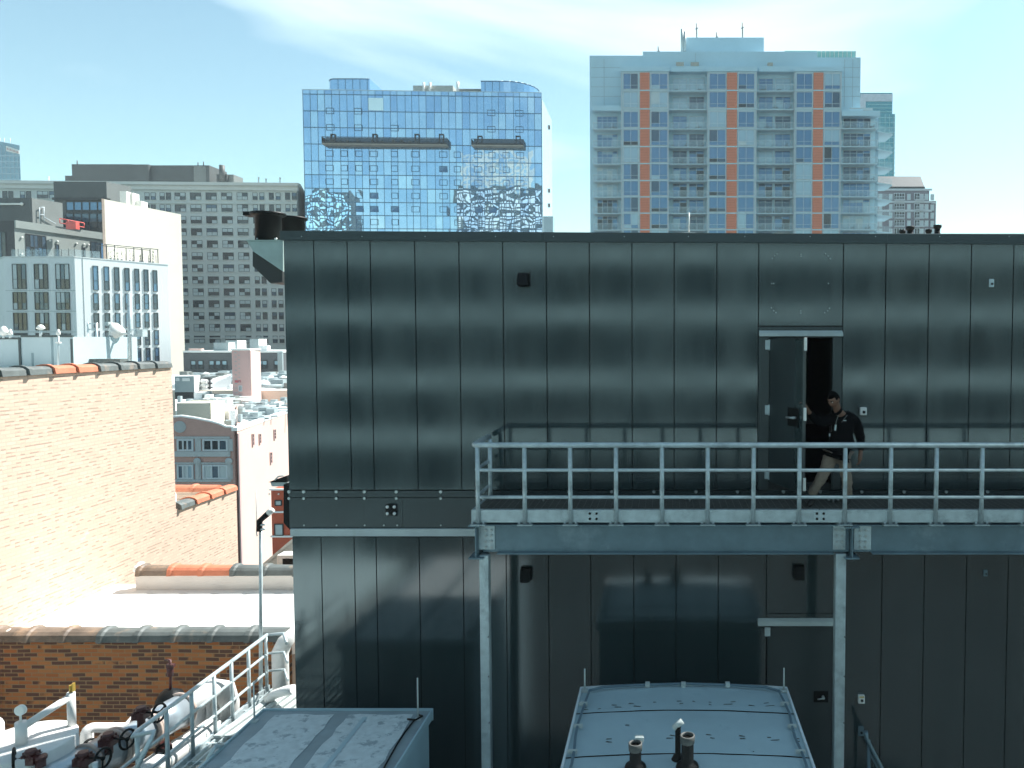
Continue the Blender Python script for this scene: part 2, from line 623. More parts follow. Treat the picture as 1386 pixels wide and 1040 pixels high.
# ---- cladding panels
def panels(mb, xs, z0, z1, y, th=.045, gap=.007, jitter=.0005, skip=None):
    for a, c in zip(xs[:-1], xs[1:]):
        if skip and skip(a, c):
            continue
        j = [random.uniform(-jitter, jitter) for _ in range(4)]
        x0, x1 = a + gap, c - gap
        mb.hexa([(x0, y + j[0], z0), (x1, y + j[1], z0), (x1, y + th, z0), (x0, y + th, z0),
                 (x0, y + j[2], z1), (x1, y + j[3], z1), (x1, y + th, z1), (x0, y + th, z1)])
up_px = [381, 427, 472, 503, 563, 622.5, 681.5, 740, 798, 855.5, 912.5, 970, 1026.5, 1140.5, 1198, 1256, 1313, 1370, 1427, 1485, 1542, 1600, 1657]
up_x = [LX] + [fx(p, 450) for p in up_px[1:]]
up_x[-1] = 9.0 if up_x[-1] < 9 else up_x[-1]
zb = fz(663)
mb = MB()
dcol = up_x.index(fx(1026.5, 450))
panels(mb, up_x, zb, ZTOP, W, skip=lambda a, c: abs(a - up_x[dcol]) < 1e-6)
dA, dB = up_x[dcol], up_x[dcol + 1]
panels(mb, [dA, dB], fz(441), ZTOP, W)
mb.build('upper_cladding', M_CLAD, bld)
# door surround
mb = MB()
mb.box(dA + .006, DX0 - .0, W + .002, W + .045, zb, fz(442.5))
mb.box(DX1, dB - .006, W + .002, W + .045, zb, fz(442.5))
mb.box(DX0 + .002, DX1 - .002, W + .004, W + .045, DZ1, fz(442.5))
mb.build_each('door_frame', M_CLAD2, bld)
# base band + bolts
mb = MB()
bx = [LX] + [fx(p, 690) for p in (545, 740, 960, 1180, 1400)] + [9.0]
panels(mb, bx, fz(673), fz(664.5), W - .012, .055, .001, 0)
panels(mb, bx, fz(715), fz(674), W - .004, .05, .002, .001)
mb.build('base_band', M_CLAD2, bld)
mb = MB()
bolt_px = [392, 412, 456, 494, 537, 597, 654, 712, 770, 828, 885, 942, 998, 1060, 1110, 1166, 1223, 1280, 1336, 1393]
for p in bolt_px:
    for q, r in ((665.5, .026), (674.5, .022)):
        x = fx(p, q)
        mb.cyl((x, W - .03, fz(q)), (x, W - .012, fz(q)), r * .95, n=8)
for p in (412, 456, 494, 520, 538, 597):
    x = fx(p, 711)
    mb.cyl((x, W - .02, fz(711)), (x, W - .004, fz(711)), .012, n=6)
mb.build_each('bolt', M_BOLT, bld)
# pale ledge
mb = MB()
e0 = fx(481, 716)
mb.box(LX + .03, e0 - .003, W - .05, W + .04, fz(725), fz(715.2))
mb.box(e0 + .003, fx(646, 716), W - .05, W + .04, fz(725), fz(715.2))
mb.build_each('ledge', M_PALE, bld)
mb = MB()
mb.box(fx(646, 716) + .01, 9, W - .02, W + .04, fz(725), fz(715.2))
mb.build('lower_ledge', M_CLAD2, bld)
# lower cladding
lo_px = [393, 437, 481.5, 511, 569, 628, 686, 743, 800, 858, 915, 972, 1037, 1129, 1193, 1250, 1307, 1363, 1420, 1478, 1536, 1594, 1652]
lo_x = [LX + .03] + [fx(p, 850) for p in lo_px[1:]]
lo_x = [x for x in lo_x if x < 8.9] + [9.0]
LDX0, LDX1 = fx(1037, 900), fx(1129, 900)
ldc = min(range(len(lo_x)), key=lambda i: abs(lo_x[i] - LDX0))
mb = MB()
panels(mb, lo_x, YARD, fz(727), W, skip=lambda a, c: abs(a - lo_x[ldc]) < 1e-6)
panels(mb, [lo_x[ldc], lo_x[ldc + 1]], fz(830), fz(727), W)
mb.build('lower_cladding', M_CLAD, bld)
# lower closed door
ld0 = lo_x[ldc]
ld1 = lo_x[ldc + 1]
mb = MB()
LZ0 = -6.9
mb.box(ld0 + .02, ld1 - .02, W + .012, W + .045, LZ0, fz(848))
dl = mb.build('lower_door', M_CLAD2, bld, .004)
mb = MB()
mb.box(ld0 + .006, ld1 - .006, W + .004, W + .045, fz(847.3), fz(831.2))
mb.box(ld0 + .006, ld1 - .006, W, W + .045, YARD, LZ0 - .01)
mb.build_each('lower_door_frame', M_CLAD, bld)
mb = MB()
hx = fx(1112, 942)
mb.box(hx - .12, hx + .1, W + .0, W + .012, fz(951), fz(936))
mb.build('lower_door_lock', M_BLACK, dl)
mb = MB()
mb.cyl((hx + .02, W - .06, fz(943)), (hx + .02, W, fz(943)), .02)
mb.tube([(hx + .02, W - .055, fz(943.5)), (hx - .07, W - .055, fz(944.5))], .011)
mb.build('handle', M_BOLT, dl)
for q in (855, 1035):
    mb = MB()
    x = fx(1039, q)
    mb.box(x - .045, x + .04, W - .02, W + .01, fz(q + 6), fz(q - 6))
    mb.build('hinge', M_GALV, dl, .004)
# drip hoods
for (a, c, q0, q1) in ((1027, 1140, 449.3, 455.5), (1025.5, 1129, 838.5, 845.5)):
    mb = MB()
    x0, x1 = fx(a, q0), fx(c, q0)
    y = W - .07
    z0, z1 = fz(q1), fz(q0)
    mb.add([(x0, y, z0), (x1, y, z0), (x1, W, z0 + .01), (x0, W, z0 + .01), (x0, y, z1 - .02), (x1, y, z1 - .02), (x1, W, z1 + .02), (x0, W, z1 + .02)],
           [(3, 2, 1, 0), (4, 5, 6, 7), (0, 1, 5, 4), (1, 2, 6, 5), (2, 3, 7, 6), (3, 0, 4, 7)])
    mb.build('drip_hood', M_PALE, bld, .003)
# open upper door
dw = .95
ang = R(112)
hxp = DX0 + .005
dirx, diry = math.cos(ang), -math.sin(ang)
F_D = Face((hxp, W - .012), (hxp - dirx * -dw if False else hxp + dw * .36, W - .012 - dw * .93))
mb = MB()
mb.fbox(F_D, 0, F_D.L, -.045, 0, DZ0 + .02, DZ1 - .015)
door = mb.build('open_door', M_CLAD2, bld, .004)
mb = MB()
u0 = F_D.L * .78
mb.fbox(F_D, u0, F_D.L - .004, 0, .006, DZ0 + .03, DZ1 - .03)
mb.build('door_edge_plate', M_CLAD, door)
mb = MB()
zl = P(1077, 565, W - .7).z
mb.fbox(F_D, F_D.L * .60, F_D.L * .9, .006, .022, zl - .13, zl + .13)
lock = mb.build('lock_plate', M_BLACK, door, .003)
mb = MB()
a0 = F_D.at(F_D.L * .84, zl, .02)
a1 = F_D.at(F_D.L * .84, zl, .075)
a2 = F_D.at(F_D.L * .66, zl - .01, .075)
mb.tube([a0, a1], .02)
mb.tube([a1, a2], .014)
mb.build('handle', M_BOLT, lock)
for q in (467, 555, 642):
    mb = MB()
    z = fz(q)
    mb.box(DX0 - .06, DX0 + .0, W - .022, W + .001, z - .07, z + .07)
    mb.cyl((DX0 + .0, W - .03, z - .08), (DX0 + .0, W - .03, z + .08), .013, n=8)
    mb.build('hinge', M_GALV, door, .003)
for q in (466, 561, 656):
    z = P(1088, q, W - .9).z
    mb = MB()
    mb.fbox(F_D, F_D.L + .001, F_D.L + .03, -.04, -.005, z - .09, z + .09)
    mb.build('latch_block', M_WHITE, door, .004)
# parapet cap (its line falls slightly to the right)
mb = MB()
zt0, zt1 = PZ(313, W), PZ(318.5, W)
sl = (zt1 - zt0) / (fx(1386) - LX)
xs = [LX - .03, fx(735, 316), fx(1200, 316), 9.1]
for a, c in zip(xs[:-1], xs[1:]):
    za, zc = zt0 + sl * (a - LX), zt0 + sl * (c - LX)
    a2_, c2_ = a + .002, c - .002
    h = .135
    mb.hexa([(a2_, W - .04, za - h), (c2_, W - .04, zc - h), (c2_, W + .35, zc - h), (a2_, W + .35, za - h),
             (a2_, W - .04, za), (c2_, W - .04, zc), (c2_, W + .35, zc + .01), (a2_, W + .35, za + .01)])
mb.build_each('parapet_cap', M_CLAD2, bld)
# screw heads on cap
mb = MB()
for i in range(12):
    x = LX + .2 + i * .95 + random.uniform(-.1, .1)
    mb.cyl((x, W - .05, zt0 - .085), (x, W - .04, zt0 - .085), .008, n=6)
mb.build_each('cap_screw', M_BOLT, bld)
# access panel above the door with its screws
mb = MB()
hx0, hx1, hz0, hz1 = fx(1047, 380), fx(1121, 380), fz(421), fz(346)
c_ = .05
pts = [(hx0 + c_, hz0), (hx1 - c_, hz0), (hx1, hz0 + c_), (hx1, hz1 - c_), (hx1 - c_, hz1), (hx0 + c_, hz1), (hx0, hz1 - c_), (hx0, hz0 + c_)]
mb.add([(x, W - .012, z) for x, z in pts] + [(x, W + .002, z) for x, z in pts],
       [tuple(range(8)), tuple(range(15, 7, -1))] + [(i + 8, (i + 1) % 8 + 8, (i + 1) % 8, i) for i in range(8)])
ap = mb.build('access_panel', M_CLAD, bld)
mb = MB()
for (p, q) in ((1045.5, 350), (1048.5, 346.5), (1051.5, 344), (1084, 344.5), (1084, 347), (1117, 344), (1120.5, 347), (1123.5, 350.5), (1044.5, 384), (1047, 384), (1121, 384),
               (1044, 417), (1047, 421), (1050, 423.5), (1083.5, 421), (1083.5, 424), (1116, 423.5), (1120, 421), (1122.5, 417.5)):
    x, z = fx(p, q), fz(q)
    mb.cyl((x, W - .022, z), (x, W - .0, z), .0085, n=6)
mb.build_each('screw', M_BOLT, ap)
# wall lamps (dark boxes), unlit
for (p, q) in ((710, 379), (713.5, 776), (1081, 773)):
    x, z = fx(p, q), fz(q)
    mb = MB()
    mb.box(x - .09, x + .08, W - .035, W - .001, z - .1, z + .1)
    mb.hexa([(x - .085, W - .17, z - .09), (x + .065, W - .17, z - .09), (x + .065, W - .036, z - .09), (x - .085, W - .036, z - .09),
             (x - .085, W - .11, z + .09), (x + .065, W - .11, z + .09), (x + .065, W - .036, z + .09), (x - .085, W - .036, z + .09)])
    l = mb.build('wall_light', M_BLACK, bld, .006)
    mb = MB()
    mb.box(x - .065, x + .045, W - .155, W - .05, z - .1, z - .092)
    mb.build('lens', M_INT, l)
# small boxes on the wall
def wallbox(p, q, w_, h_, d_, m_, name, dot=M_BLACK, top=None):
    x, z = fx(p, q), fz(q)
    mb = MB().box(x - w_ / 2, x + w_ / 2, W - d_, W - .002, z - h_ / 2, z + h_ / 2)
    o = mb.build(name, m_, bld, .006)
    mb = MB().cyl((x + .005, W - d_ - .012, z - h_ * .1), (x + .005, W - d_, z - h_ * .1), min(w_, h_) * .22, n=12)
    mb.build('dial', dot, o)
    if top:
        mb = MB().box(x - w_ * .36, x + w_ * .36, W - d_ - .006, W - d_, z + h_ * .28, z + h_ * .42)
        mb.build('label_strip', top, o)
    return o
M_YEL = mat('yellow_label', (.55, .36, .06), .5)
wallbox(1167.5, 556.5, .1, .115, .06, M_WHITE, 'alarm_box')
wallbox(1165, 945, .095, .125, .06, M_WHITE, 'alarm_box', top=M_YEL)
wallbox(1341.5, 383.5, .075, .12, .02, M_GALV, 'junction_box')
wallbox(1333.5, 775.5, .06, .1, .02, M_BEAM, 'junction_box')
wallbox(1164.5, 988.5, .085, .14, .05, M_BEAM, 'switch_box')
wallbox(1168, 601.5, .04, .07, .03, M_GALV, 'switch_box')
# black bracket with four round heads on the base band
x, z = fx(530.5, 690), fz(690)
mb = MB().box(x - .085, x + .08, W - .03, W - .005, z - .085, z + .08)
br_ = mb.build('bracket', M_BLACK, bld, .006)
mb = MB().cyl((x, W - .06, z), (x, W - .03, z), .04, n=12)
mb.box(x - .055, x + .05, W - .05, W - .03, z + .07, z + .085)
mb.build('bracket_hub', M_BLACK, br_)
mb = MB()
for i in (-1, 1):
    for k in (-1, 1):
        mb.ball((x + i * .052, W - .045, z + k * .05), .026, 10)
mb.build_each('bolt_head', M_WHITE, br_)

# ---- chimney stacks on their bracket at the left corner
st = thing('chimney_stack_bracket', 'twin black flared stacks on pale folded bracket at the dark building top left corner', 'stack', (LX - .3, 12.6, .0))
SY = 12.1
def SXZ(p, q, Y=SY):
    return P(p, q, Y)
s_ = SXZ(358, 325)
mb = MB()
r = .19
c = Vector((SXZ(359, 320).x, SY + .1, 0))
zb_, zt_ = PZ(325.5, SY), PZ(290, SY)
mb.lathe([(0, zb_), (r, zb_), (r, zt_ - .03), (r + .03, zt_ - .02), (r + .07, zt_ + .0), (r + .07, zt_ + .03), (0.02, zt_ + .045)], c, 24)
mb.box(c.x - r - .16, c.x + r * .5, c.y - .08, c.y + .12, zt_ - .015, zt_ + .045)
stack_a = mb.build('stack', M_BLACK, st)
mb = MB()
c2 = Vector((SXZ(391, 320, 12.9).x, 13.0, 0))
zt2 = PZ(296, 12.9)
mb.lathe([(0, zb_), (.2, zb_), (.2, zt2 - .02), (.25, zt2), (.25, zt2 + .03), (.02, zt2 + .045)], c2, 24)
mb.build('stack', M_BLACK, st)
# pale folded bracket: shelf and triangular side
M_BRK = mat('pale_green_steel', (.36, .45, .42), .5, .1, .08, 3)
A_, B_, C_, D_ = SXZ(335, 326, 12.0), SXZ(383, 326, 12.0), SXZ(383, 364, 12.0), SXZ(345, 340, 12.0)
mb = MB()
def slab(pts, y0, y1, mb, mi=0):
    n = len(pts)
    mb.add([(p.x, y0, p.z) for p in pts] + [(p.x, y1, p.z) for p in pts],
           [tuple(range(n - 1, -1, -1)), tuple(range(n, 2 * n))] + [(i, (i + 1) % n, n + (i + 1) % n, n + i) for i in range(n)], mi)
slab([SXZ(344, 341, 12.0), SXZ(384, 368, 12.0), SXZ(384, 326.5, 12.0), SXZ(335, 326.5, 12.0)], 11.98, 12.02, mb)
slab([SXZ(334, 326.4, 12.0), SXZ(384, 326.4, 12.0), SXZ(384, 325.4, 12.0), SXZ(334, 325.4, 12.0)], 11.96, 13.6, mb)
mb.build('bracket', M_BRK, st)
mb = MB()
slab([SXZ(345, 341, 12.1), SXZ(345, 361, 12.1), SXZ(369, 384, 12.1), SXZ(385, 383, 12.1), SXZ(385, 360, 12.1)], 12.03, 12.75, mb)
mb.build('duct_elbow', mat('black_duct', (.03, .032, .03), .5), st, .006)
mb = MB()
for p in (347, 358, 371):
    q = SXZ(p, 325, 12.0)
    mb.cyl((q.x, 12.05, q.z + .01), (q.x, 12.05, q.z + .035), .025, n=8)
mb.build_each('nut', M_BOLT, st)
# dark downpipe behind corner
dp = MB().box(LX - .09, LX - .0, 11.75, 11.95, PZ(720, 11.85), PZ(380, 11.85))
o = dp.build('downpipe', M_BLACK)
tag(o, 'dark flat downpipe running down the left corner of the dark building', 'downpipe')
# black sheet hood lower at corner, (385,650)-(388,725)
hd = thing('service_hood', 'black tapered service hood beside the left corner of the dark building', 'hood', (LX - .1, 11.9, -2.9))
mb = MB()
a = [P(386, 655, 11.8), P(386, 707, 11.8), P(397, 719, 11.8), P(397, 655, 11.8)]
slab(a, 11.75, 11.97, mb)
mb.build('panel', M_BLACK, hd)
mb = MB()
a = [P(363, 653, 11.9), P(388, 653, 11.9), P(388, 644.5, 11.9), P(371, 650, 11.9)]
slab(a, 11.9, 12.3, mb)
mb.build('rain_cap', M_BLACK, hd)
mb = MB()
a = [P(367, 659, 11.9), P(388, 659, 11.9), P(388, 653.5, 11.9), P(365, 653.5, 11.9)]
slab(a, 11.92, 12.3, mb)
mb.tube([P(372, 650, 11.88), P(377, 645, 11.88), P(384, 644, 11.88)], .012)
mb.build('flange', M_PALE, hd)

# ---- roof vents, lightning rod on the dark building's roof
def mushroom(px, top, w_, Y, label):
    zt = PZ(top, Y)
    x = PX(px, Y, top)
    t = thing('roof_vent', label, 'vent', (x, Y, ZTOP + .1), 'black mushroom vents on the dark roof')
    MB().cyl((x, Y, ZTOP + .1), (x, Y, zt - .06), w_ * .72, n=14).build('pipe', M_BLACK, t)
    MB().lathe([(w_ * .7, zt - .08), (w_ * 1.05, zt - .05), (w_ * 1.05, zt - .005), (0, zt)], (x, Y, 0), 16).build('cap', M_BLACK, t)
mushroom(1221.5, 311.5, .058, 14.6, 'low black mushroom vent, leftmost of the four on the dark roof edge')
mushroom(1232, 306.5, .075, 14.3, 'tall black mushroom vent, second from the left on the dark roof edge')
mushroom(1257, 310.5, .06, 14.6, 'low black mushroom vent just left of the tallest one on the dark roof edge')
mushroom(1269, 304.5, .07, 14.3, 'tallest black mushroom vent, rightmost of the four on the dark roof edge')
rod = MB()
x = PX(932.5, W + .2, 300)
rod.cyl((x, W + .2, PZ(317, W + .2)), (x, W + .2, PZ(288, W + .2)), .012, n=8)
rod.box(x - .1, x + .1, W + .17, W + .23, PZ(317, W + .2) - .005, PZ(315, W + .2))
o = rod.build('lightning_rod', M_WHITE)
tag(o, 'thin white rod on the dark roof edge, in front of the orange striped tower', 'rod')

# ================================================================== raised walkway platform
YF, YB = 10.4, 11.44
def vx(p, q=650, Y=YF):
    return P(p, q, Y).x
def vz(q, Y=YF):
    return P(900, q, Y).z
plat = thing('raised_walkway', 'galvanised steel walkway with tube railing and grating deck along the dark wall', 'walkway', (1.5, 10.9, YARD))
XR = 8.9
XL = vx(640, 700)
zdeck = vz(691)
zbt = vz(711)
zbb = vz(751)
# grating
mb = MB()
i = 0
y = YF + .03
while y < YB:
    mb.box(XL + .02, XR, y - .003, y + .003, zdeck - .035, zdeck)
    y += .042
x = XL + .05
while x < XR:
    mb.box(x - .004, x + .004, YF + .03, YB, zdeck - .012, zdeck + .003)
    x += .095
mb.build('grating_deck', M_GRATE, plat)
# joists under the grating
mb = MB()
x = XL + .3
while x < XR:
    mb.box(x - .03, x + .03, YF + .12, YB, zbt, zdeck - .04)
    x += .8
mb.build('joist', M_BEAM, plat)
# toe channel
mb = MB()
segs = [XL, vx(803, 700), vx(1110, 700), vx(1440, 700), XR]
for a, c in zip(segs[:-1], segs[1:]):
    mb.box(a + .002, c - .002, YF, YF + .012, zbt + .035, zdeck + .005)
    mb.box(a + .002, c - .002, YF + .013, YF + .09, zdeck - .008, zdeck + .003)
    mb.box(a + .002, c - .002, YF + .013, YF + .09, zbt + .035, zbt + .045)
mb.box(XL - .02, XL + .0, YF, YB, zbt + .03, zdeck + .005)
ch = mb.build('toe_channel', M_GALV, plat, .003)
mb = MB()
for p in (803, 1110, 1440):
    xc = vx(p, 700)
    mb.box(xc - .085, xc + .085, YF - .012, YF - .001, zbt + .045, zdeck - .005)
mb.build_each('splice_plate', M_GALV, ch)
mb = MB()
for p in (803, 1110, 1440):
    xc = vx(p, 700)
    for i in (-1, 1):
        for k in (.3, .75):
            mb.cyl((xc + i * .045, YF - .022, zbt + .04 + (zdeck - zbt - .04) * k), (xc + i * .045, YF - .012, zbt + .04 + (zdeck - zbt - .04) * k), .018, n=6)
mb.build_each('bolt', M_BLACK, ch)
# I beams
def ibeam_x(x0, x1, yc, z0, z1, wf=.17, tf=.016, tw=.012, copeL=0, copeR=0):
    mb = MB()
    mb.box(x0, x1, yc - tw / 2, yc + tw / 2, z0 + tf, z1 - tf)
    mb.box(x0, x1, yc - wf / 2, yc + wf / 2, z1 - tf, z1)
    mb.box(x0 + copeL, x1 - copeR, yc - wf / 2, yc + wf / 2, z0, z0 + tf)
    return mb
YC = YF + .09
xg1, xg2 = vx(642, 730), vx(1152.5, 730)
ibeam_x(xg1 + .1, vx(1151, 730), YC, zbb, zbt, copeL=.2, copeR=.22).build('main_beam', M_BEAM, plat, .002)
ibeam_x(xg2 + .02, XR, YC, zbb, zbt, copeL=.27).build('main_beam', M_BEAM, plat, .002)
# cross girders running back to the wall
for xg in (xg1 + .03, xg2):
    mb = MB()
    zt = zbt - .018 if xg > 0 else zbt
    y0 = YF - .06
    mb.box(xg - .007, xg + .007, y0, YB, zbb - .03, zt - .016)
    mb.box(xg - .1, xg + .1, y0, YB, zbb - .05, zbb - .031)
    mb.box(xg - .1, xg + .1 if xg > 0 else xg + .06, y0, YB, zt - .015, zt + .006)
    mb.build('cross_girder', M_BEAM, plat, .002)
# splice plates with bolts
for (a, c, ) in ((646, 668), (1129, 1146), (1158, 1181)):
    x0, x1 = vx(a, 730), vx(c, 730)
    mb = MB().box(x0, x1, YC - .022, YC - .007, zbb + .05, zbt - .02)
    pl = mb.build('connection_plate', M_GALV, plat, .002)
    mb = MB()
    xc = (x0 + x1) / 2 + (.03 if a < 700 else 0)
    for i in (-1, 1):
        for k in range(4):
            z = zbb + .085 + k * (zbt - zbb - .17) / 3
            mb.cyl((xc + i * .038, YC - .045, z), (xc + i * .038, YC - .022, z), .018, n=6)
            mb.cyl((xc + i * .038, YC - .052, z), (xc + i * .038, YC - .045, z), .01, n=6)
    mb.build_each('bolt', M_BOLT, pl, 2)
# columns
for (a, c) in ((649.5, 662), (1130.5, 1144.5)):
    x0, x1 = P(a, 850, YF + .02).x, P(c, 850, YF + .02).x
    mb = MB().box(x0, x1, YF + .02, YF + .16, YARD, zbb - (.02 if a < 700 else .0))
    col = mb.build('column', M_GALV, plat, .008)
    mb = MB().box(x0 - .08, x1 + .08, YF - .06, YF + .24, YARD, YARD + .02)
    mb.build('base_plate', M_GALV, col)
    mb = MB()
    for z in (-4.05, -5.25, -4.6):
        mb.cyl((x1 - .012, YF + .006, z), (x1 - .012, YF + .02, z), .009, n=6)
    mb.build_each('bolt', M_BLACK, col)
# back side support angle
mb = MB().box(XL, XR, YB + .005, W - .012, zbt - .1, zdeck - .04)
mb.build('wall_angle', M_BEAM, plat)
# railing
zr = vz(602.5)
zm1, zm2 = vz(636.5), vz(673)
xc0 = vx(641, 603)
zrb = zr
mb = MB()
YRB = 11.15
def corner(x0, y0, y1, z, rr):
    pts = [(x0, y1, z), (x0, y0 + .09, z)]
    for i in range(1, 6):
        a = math.pi / 2 * i / 6
        pts.append((x0 + .09 * (1 - math.cos(a)), y0 + .09 * (1 - math.sin(a)), z))
    pts.append((x0 + .09, y0, z))
    pts.append((XR, y0, z))
    return pts
mb.tube(corner(xc0, YF - .02, YRB + .17, zr, .036), .0385, 12)
mb.build('top_rail', M_GALV, plat)
for z in (zm1, zm2):
    mb = MB()
    mb.tube(corner(xc0 + .02, YF - .01, YRB + .17, z, .025), .024, 10)
    mb.build('mid_rail', M_GALV, plat)
px_posts = [647.5, 710.7, 772.3, 834, 896, 957.7, 1019.5, 1081.3, 1143, 1204.5, 1266, 1327.5, 1389]
mb = MB()
post_me = None
z0p = zbt + .004
mb.cyl((0, 0, z0p), (0, 0, zr - .02), .031, n=12)
mb.box(-.1, .1, -.055, .05, z0p, z0p + .014)
mb.cyl((-.075, -.02, z0p + .014), (-.075, -.02, z0p + .045), .014, n=6)
mb.cyl((.075, -.02, z0p + .014), (.075, -.02, z0p + .045), .014, n=6)
post_me = mb.mesh('post', M_GALV)
for p in px_posts:
    inst('post', post_me, plat, (vx(p, 700), YF - .012, 0))
inst('post', post_me, plat, (xc0 + .05, YRB, 0))
# clips on deck
for (p, q, Yc) in ((735.5, 682, 11.0), (933.5, 681, 11.0), (1128, 682, 10.9), (1327, 681, 11.0)):
    x = PX(p, Yc, q)
    mb = MB()
    mb.box(x - .07, x + .07, Yc - .02, Yc + .02, zdeck + .055, zdeck + .075)
    mb.box(x - .08, x - .055, Yc - .02, Yc + .02, zdeck + .03, zdeck + .055)
    mb.box(x + .055, x + .08, Yc - .02, Yc + .02, zdeck + .03, zdeck + .055)
    mb.cyl((x, Yc, zdeck), (x, Yc, zdeck + .056), .014, n=8)
    mb.build('grating_clip', M_BOLT, plat, .003)

# ================================================================== yard roof and enclosures in front
o = MB().box(-11.9, 34, -11.7, 13.35, YARD - .3, YARD).build('yard_roof', mat('yard_membrane', (.022, .03, .032), .85, 0, .2, .7, .1))
tag(o, kind='structure')

M_BLUEROOF = mat('blue_white_paint', (.36, .48, .52), .42, 0, .06, 1.2, .02, dirt=((.27, .38, .42), 3, .60, .15))
M_BLUESIDE = mat('blue_white_side', (.33, .46, .51), .45, 0, .06, 2)
M_CABLE = mat('grey_cable', (.10, .16, .20), .5)
def crown_roof(mb, x0, x1, y0, y1, z, rise, th=.03, ny=8, nx=12, mi=0):
    """slightly cambered roof sheet, thickness th"""
    top, bot = [], []
    for j in range(ny + 1):
        for i in range(nx + 1):
            u = i / nx
            h = z + rise * (1 - (2 * u - 1) ** 2) + random.uniform(-.003, .003)
            x = x0 + (x1 - x0) * u
            yy = y0 + (y1 - y0) * j / ny
            top.append((x, yy, h))
            bot.append((x, yy, h - th))
    n = len(top)
    fs = []
    for j in range(ny):
        for i in range(nx):
            a = j * (nx + 1) + i
            fs.append((a, a + 1, a + nx + 2, a + nx + 1))
            fs.append((n + a, n + a + nx + 1, n + a + nx + 2, n + a + 1))
    for i in range(nx):
        fs.append((i, n + i, n + i + 1, i + 1))
        a = ny * (nx + 1) + i
        fs.append((a, a + 1, n + a + 1, n + a))
    for j in range(ny):
        a = j * (nx + 1)
        fs.append((a, a + nx + 1, n + a + nx + 1, n + a))
        a = j * (nx + 1) + nx
        fs.append((a, n + a, n + a + nx + 1, a + nx + 1))
    mb.add(top + bot, fs, mi)
# enclosure under the walkway (middle)
e2 = thing('equipment_enclosure', 'pale blue painted metal equipment enclosure with cambered roof, between the two walkway columns', 'enclosure', (.25, 9.1, YARD))
ex0, ex1, eyb, eyf, ez = -1.135, 1.645, 10.3, 7.9, -4.70
mb = MB()
mb.box(ex0 + .04, ex1 - .04, eyf + .04, eyb - .04, YARD, ez - .04)
mb.build('body', M_BLUESIDE, e2)
mb = MB()
for (a, c) in ((eyf, 8.55), (8.554, 9.58), (9.584, eyb)):
    crown_roof(mb, ex0, ex1, a, c, ez - .02, .05, ny=4)
mb.build('roof', M_BLUEROOF, e2)
mb = MB()
for yy in (8.55, 9.58):
    pts = [(ex0 + (ex1 - ex0) * i / 10, yy + random.uniform(-.006, .006), ez - .02 + .05 * (1 - (2 * i / 10 - 1) ** 2) + .004) for i in range(11)]
    mb.tube(pts, .007, 5)
mb.build_each('roof_seam', M_BLACK, e2)
mb = MB()
mb.box(ex0 - .012, ex0 + .015, eyf, eyb, ez - .1, ez + .008)
mb.box(ex1 - .015, ex1 + .012, eyf, eyb, ez - .1, ez + .008)
for i in range(10):
    a = ex0 + (ex1 - ex0) * i / 10
    c = ex0 + (ex1 - ex0) * (i + 1) / 10
    ha = ez + .05 * (1 - (2 * i / 10 - 1) ** 2)
    hc = ez + .05 * (1 - (2 * (i + 1) / 10 - 1) ** 2)
    mb.hexa([(a, eyb - .005, ez - .12), (c, eyb - .005, ez - .12), (c, eyb + .02, ez - .12), (a, eyb + .02, ez - .12),
             (a, eyb - .005, ha), (c, eyb - .005, hc), (c, eyb + .02, hc), (a, eyb + .02, ha)])
mb.build('edge_trim', mat('trim_white', (.6, .66, .68), .4), e2)
# cable clipped round the roof edge
mb = MB()
pts = [(ex0 + .09, 7.95, ez + .03)]
for i in range(7):
    pts.append((ex0 + .09 + .018 * math.sin(i * 1.3), 8.05 + i * .3, ez + .03))
pts += [(ex0 + .13, 10.13, ez + .035), (ex0 + .3, 10.2, ez + .05), (ex0 + .7, 10.235, ez + .06), (ex0 + 1.4, 10.26, ez + .07), (ex1 - .7, 10.235, ez + .06), (ex1 - .3, 10.2, ez + .05), (ex1 - .13, 10.12, ez + .035)]
for i in range(7):
    pts.append((ex1 - .1 + .015 * math.sin(i * 1.7), 9.8 - i * .3, ez + .03))
mb.tube(pts, .017, 6)
cab = mb.build('cable', M_CABLE, e2)
mb = MB()
for i in range(4):
    for x in (ex0 + .09, ex1 - .1):
        y = 8.02 + i * .58
        mb.box(x - .06, x + .05, y - .01, y + .01, ez + .01, ez + .055)
for x in (ex0 + .9, .25, ex1 - .8):
    mb.box(x - .03, x + .03, 10.22, 10.28, ez + .03, ez + .09)
mb.build_each('cable_clip', M_PALE, cab)
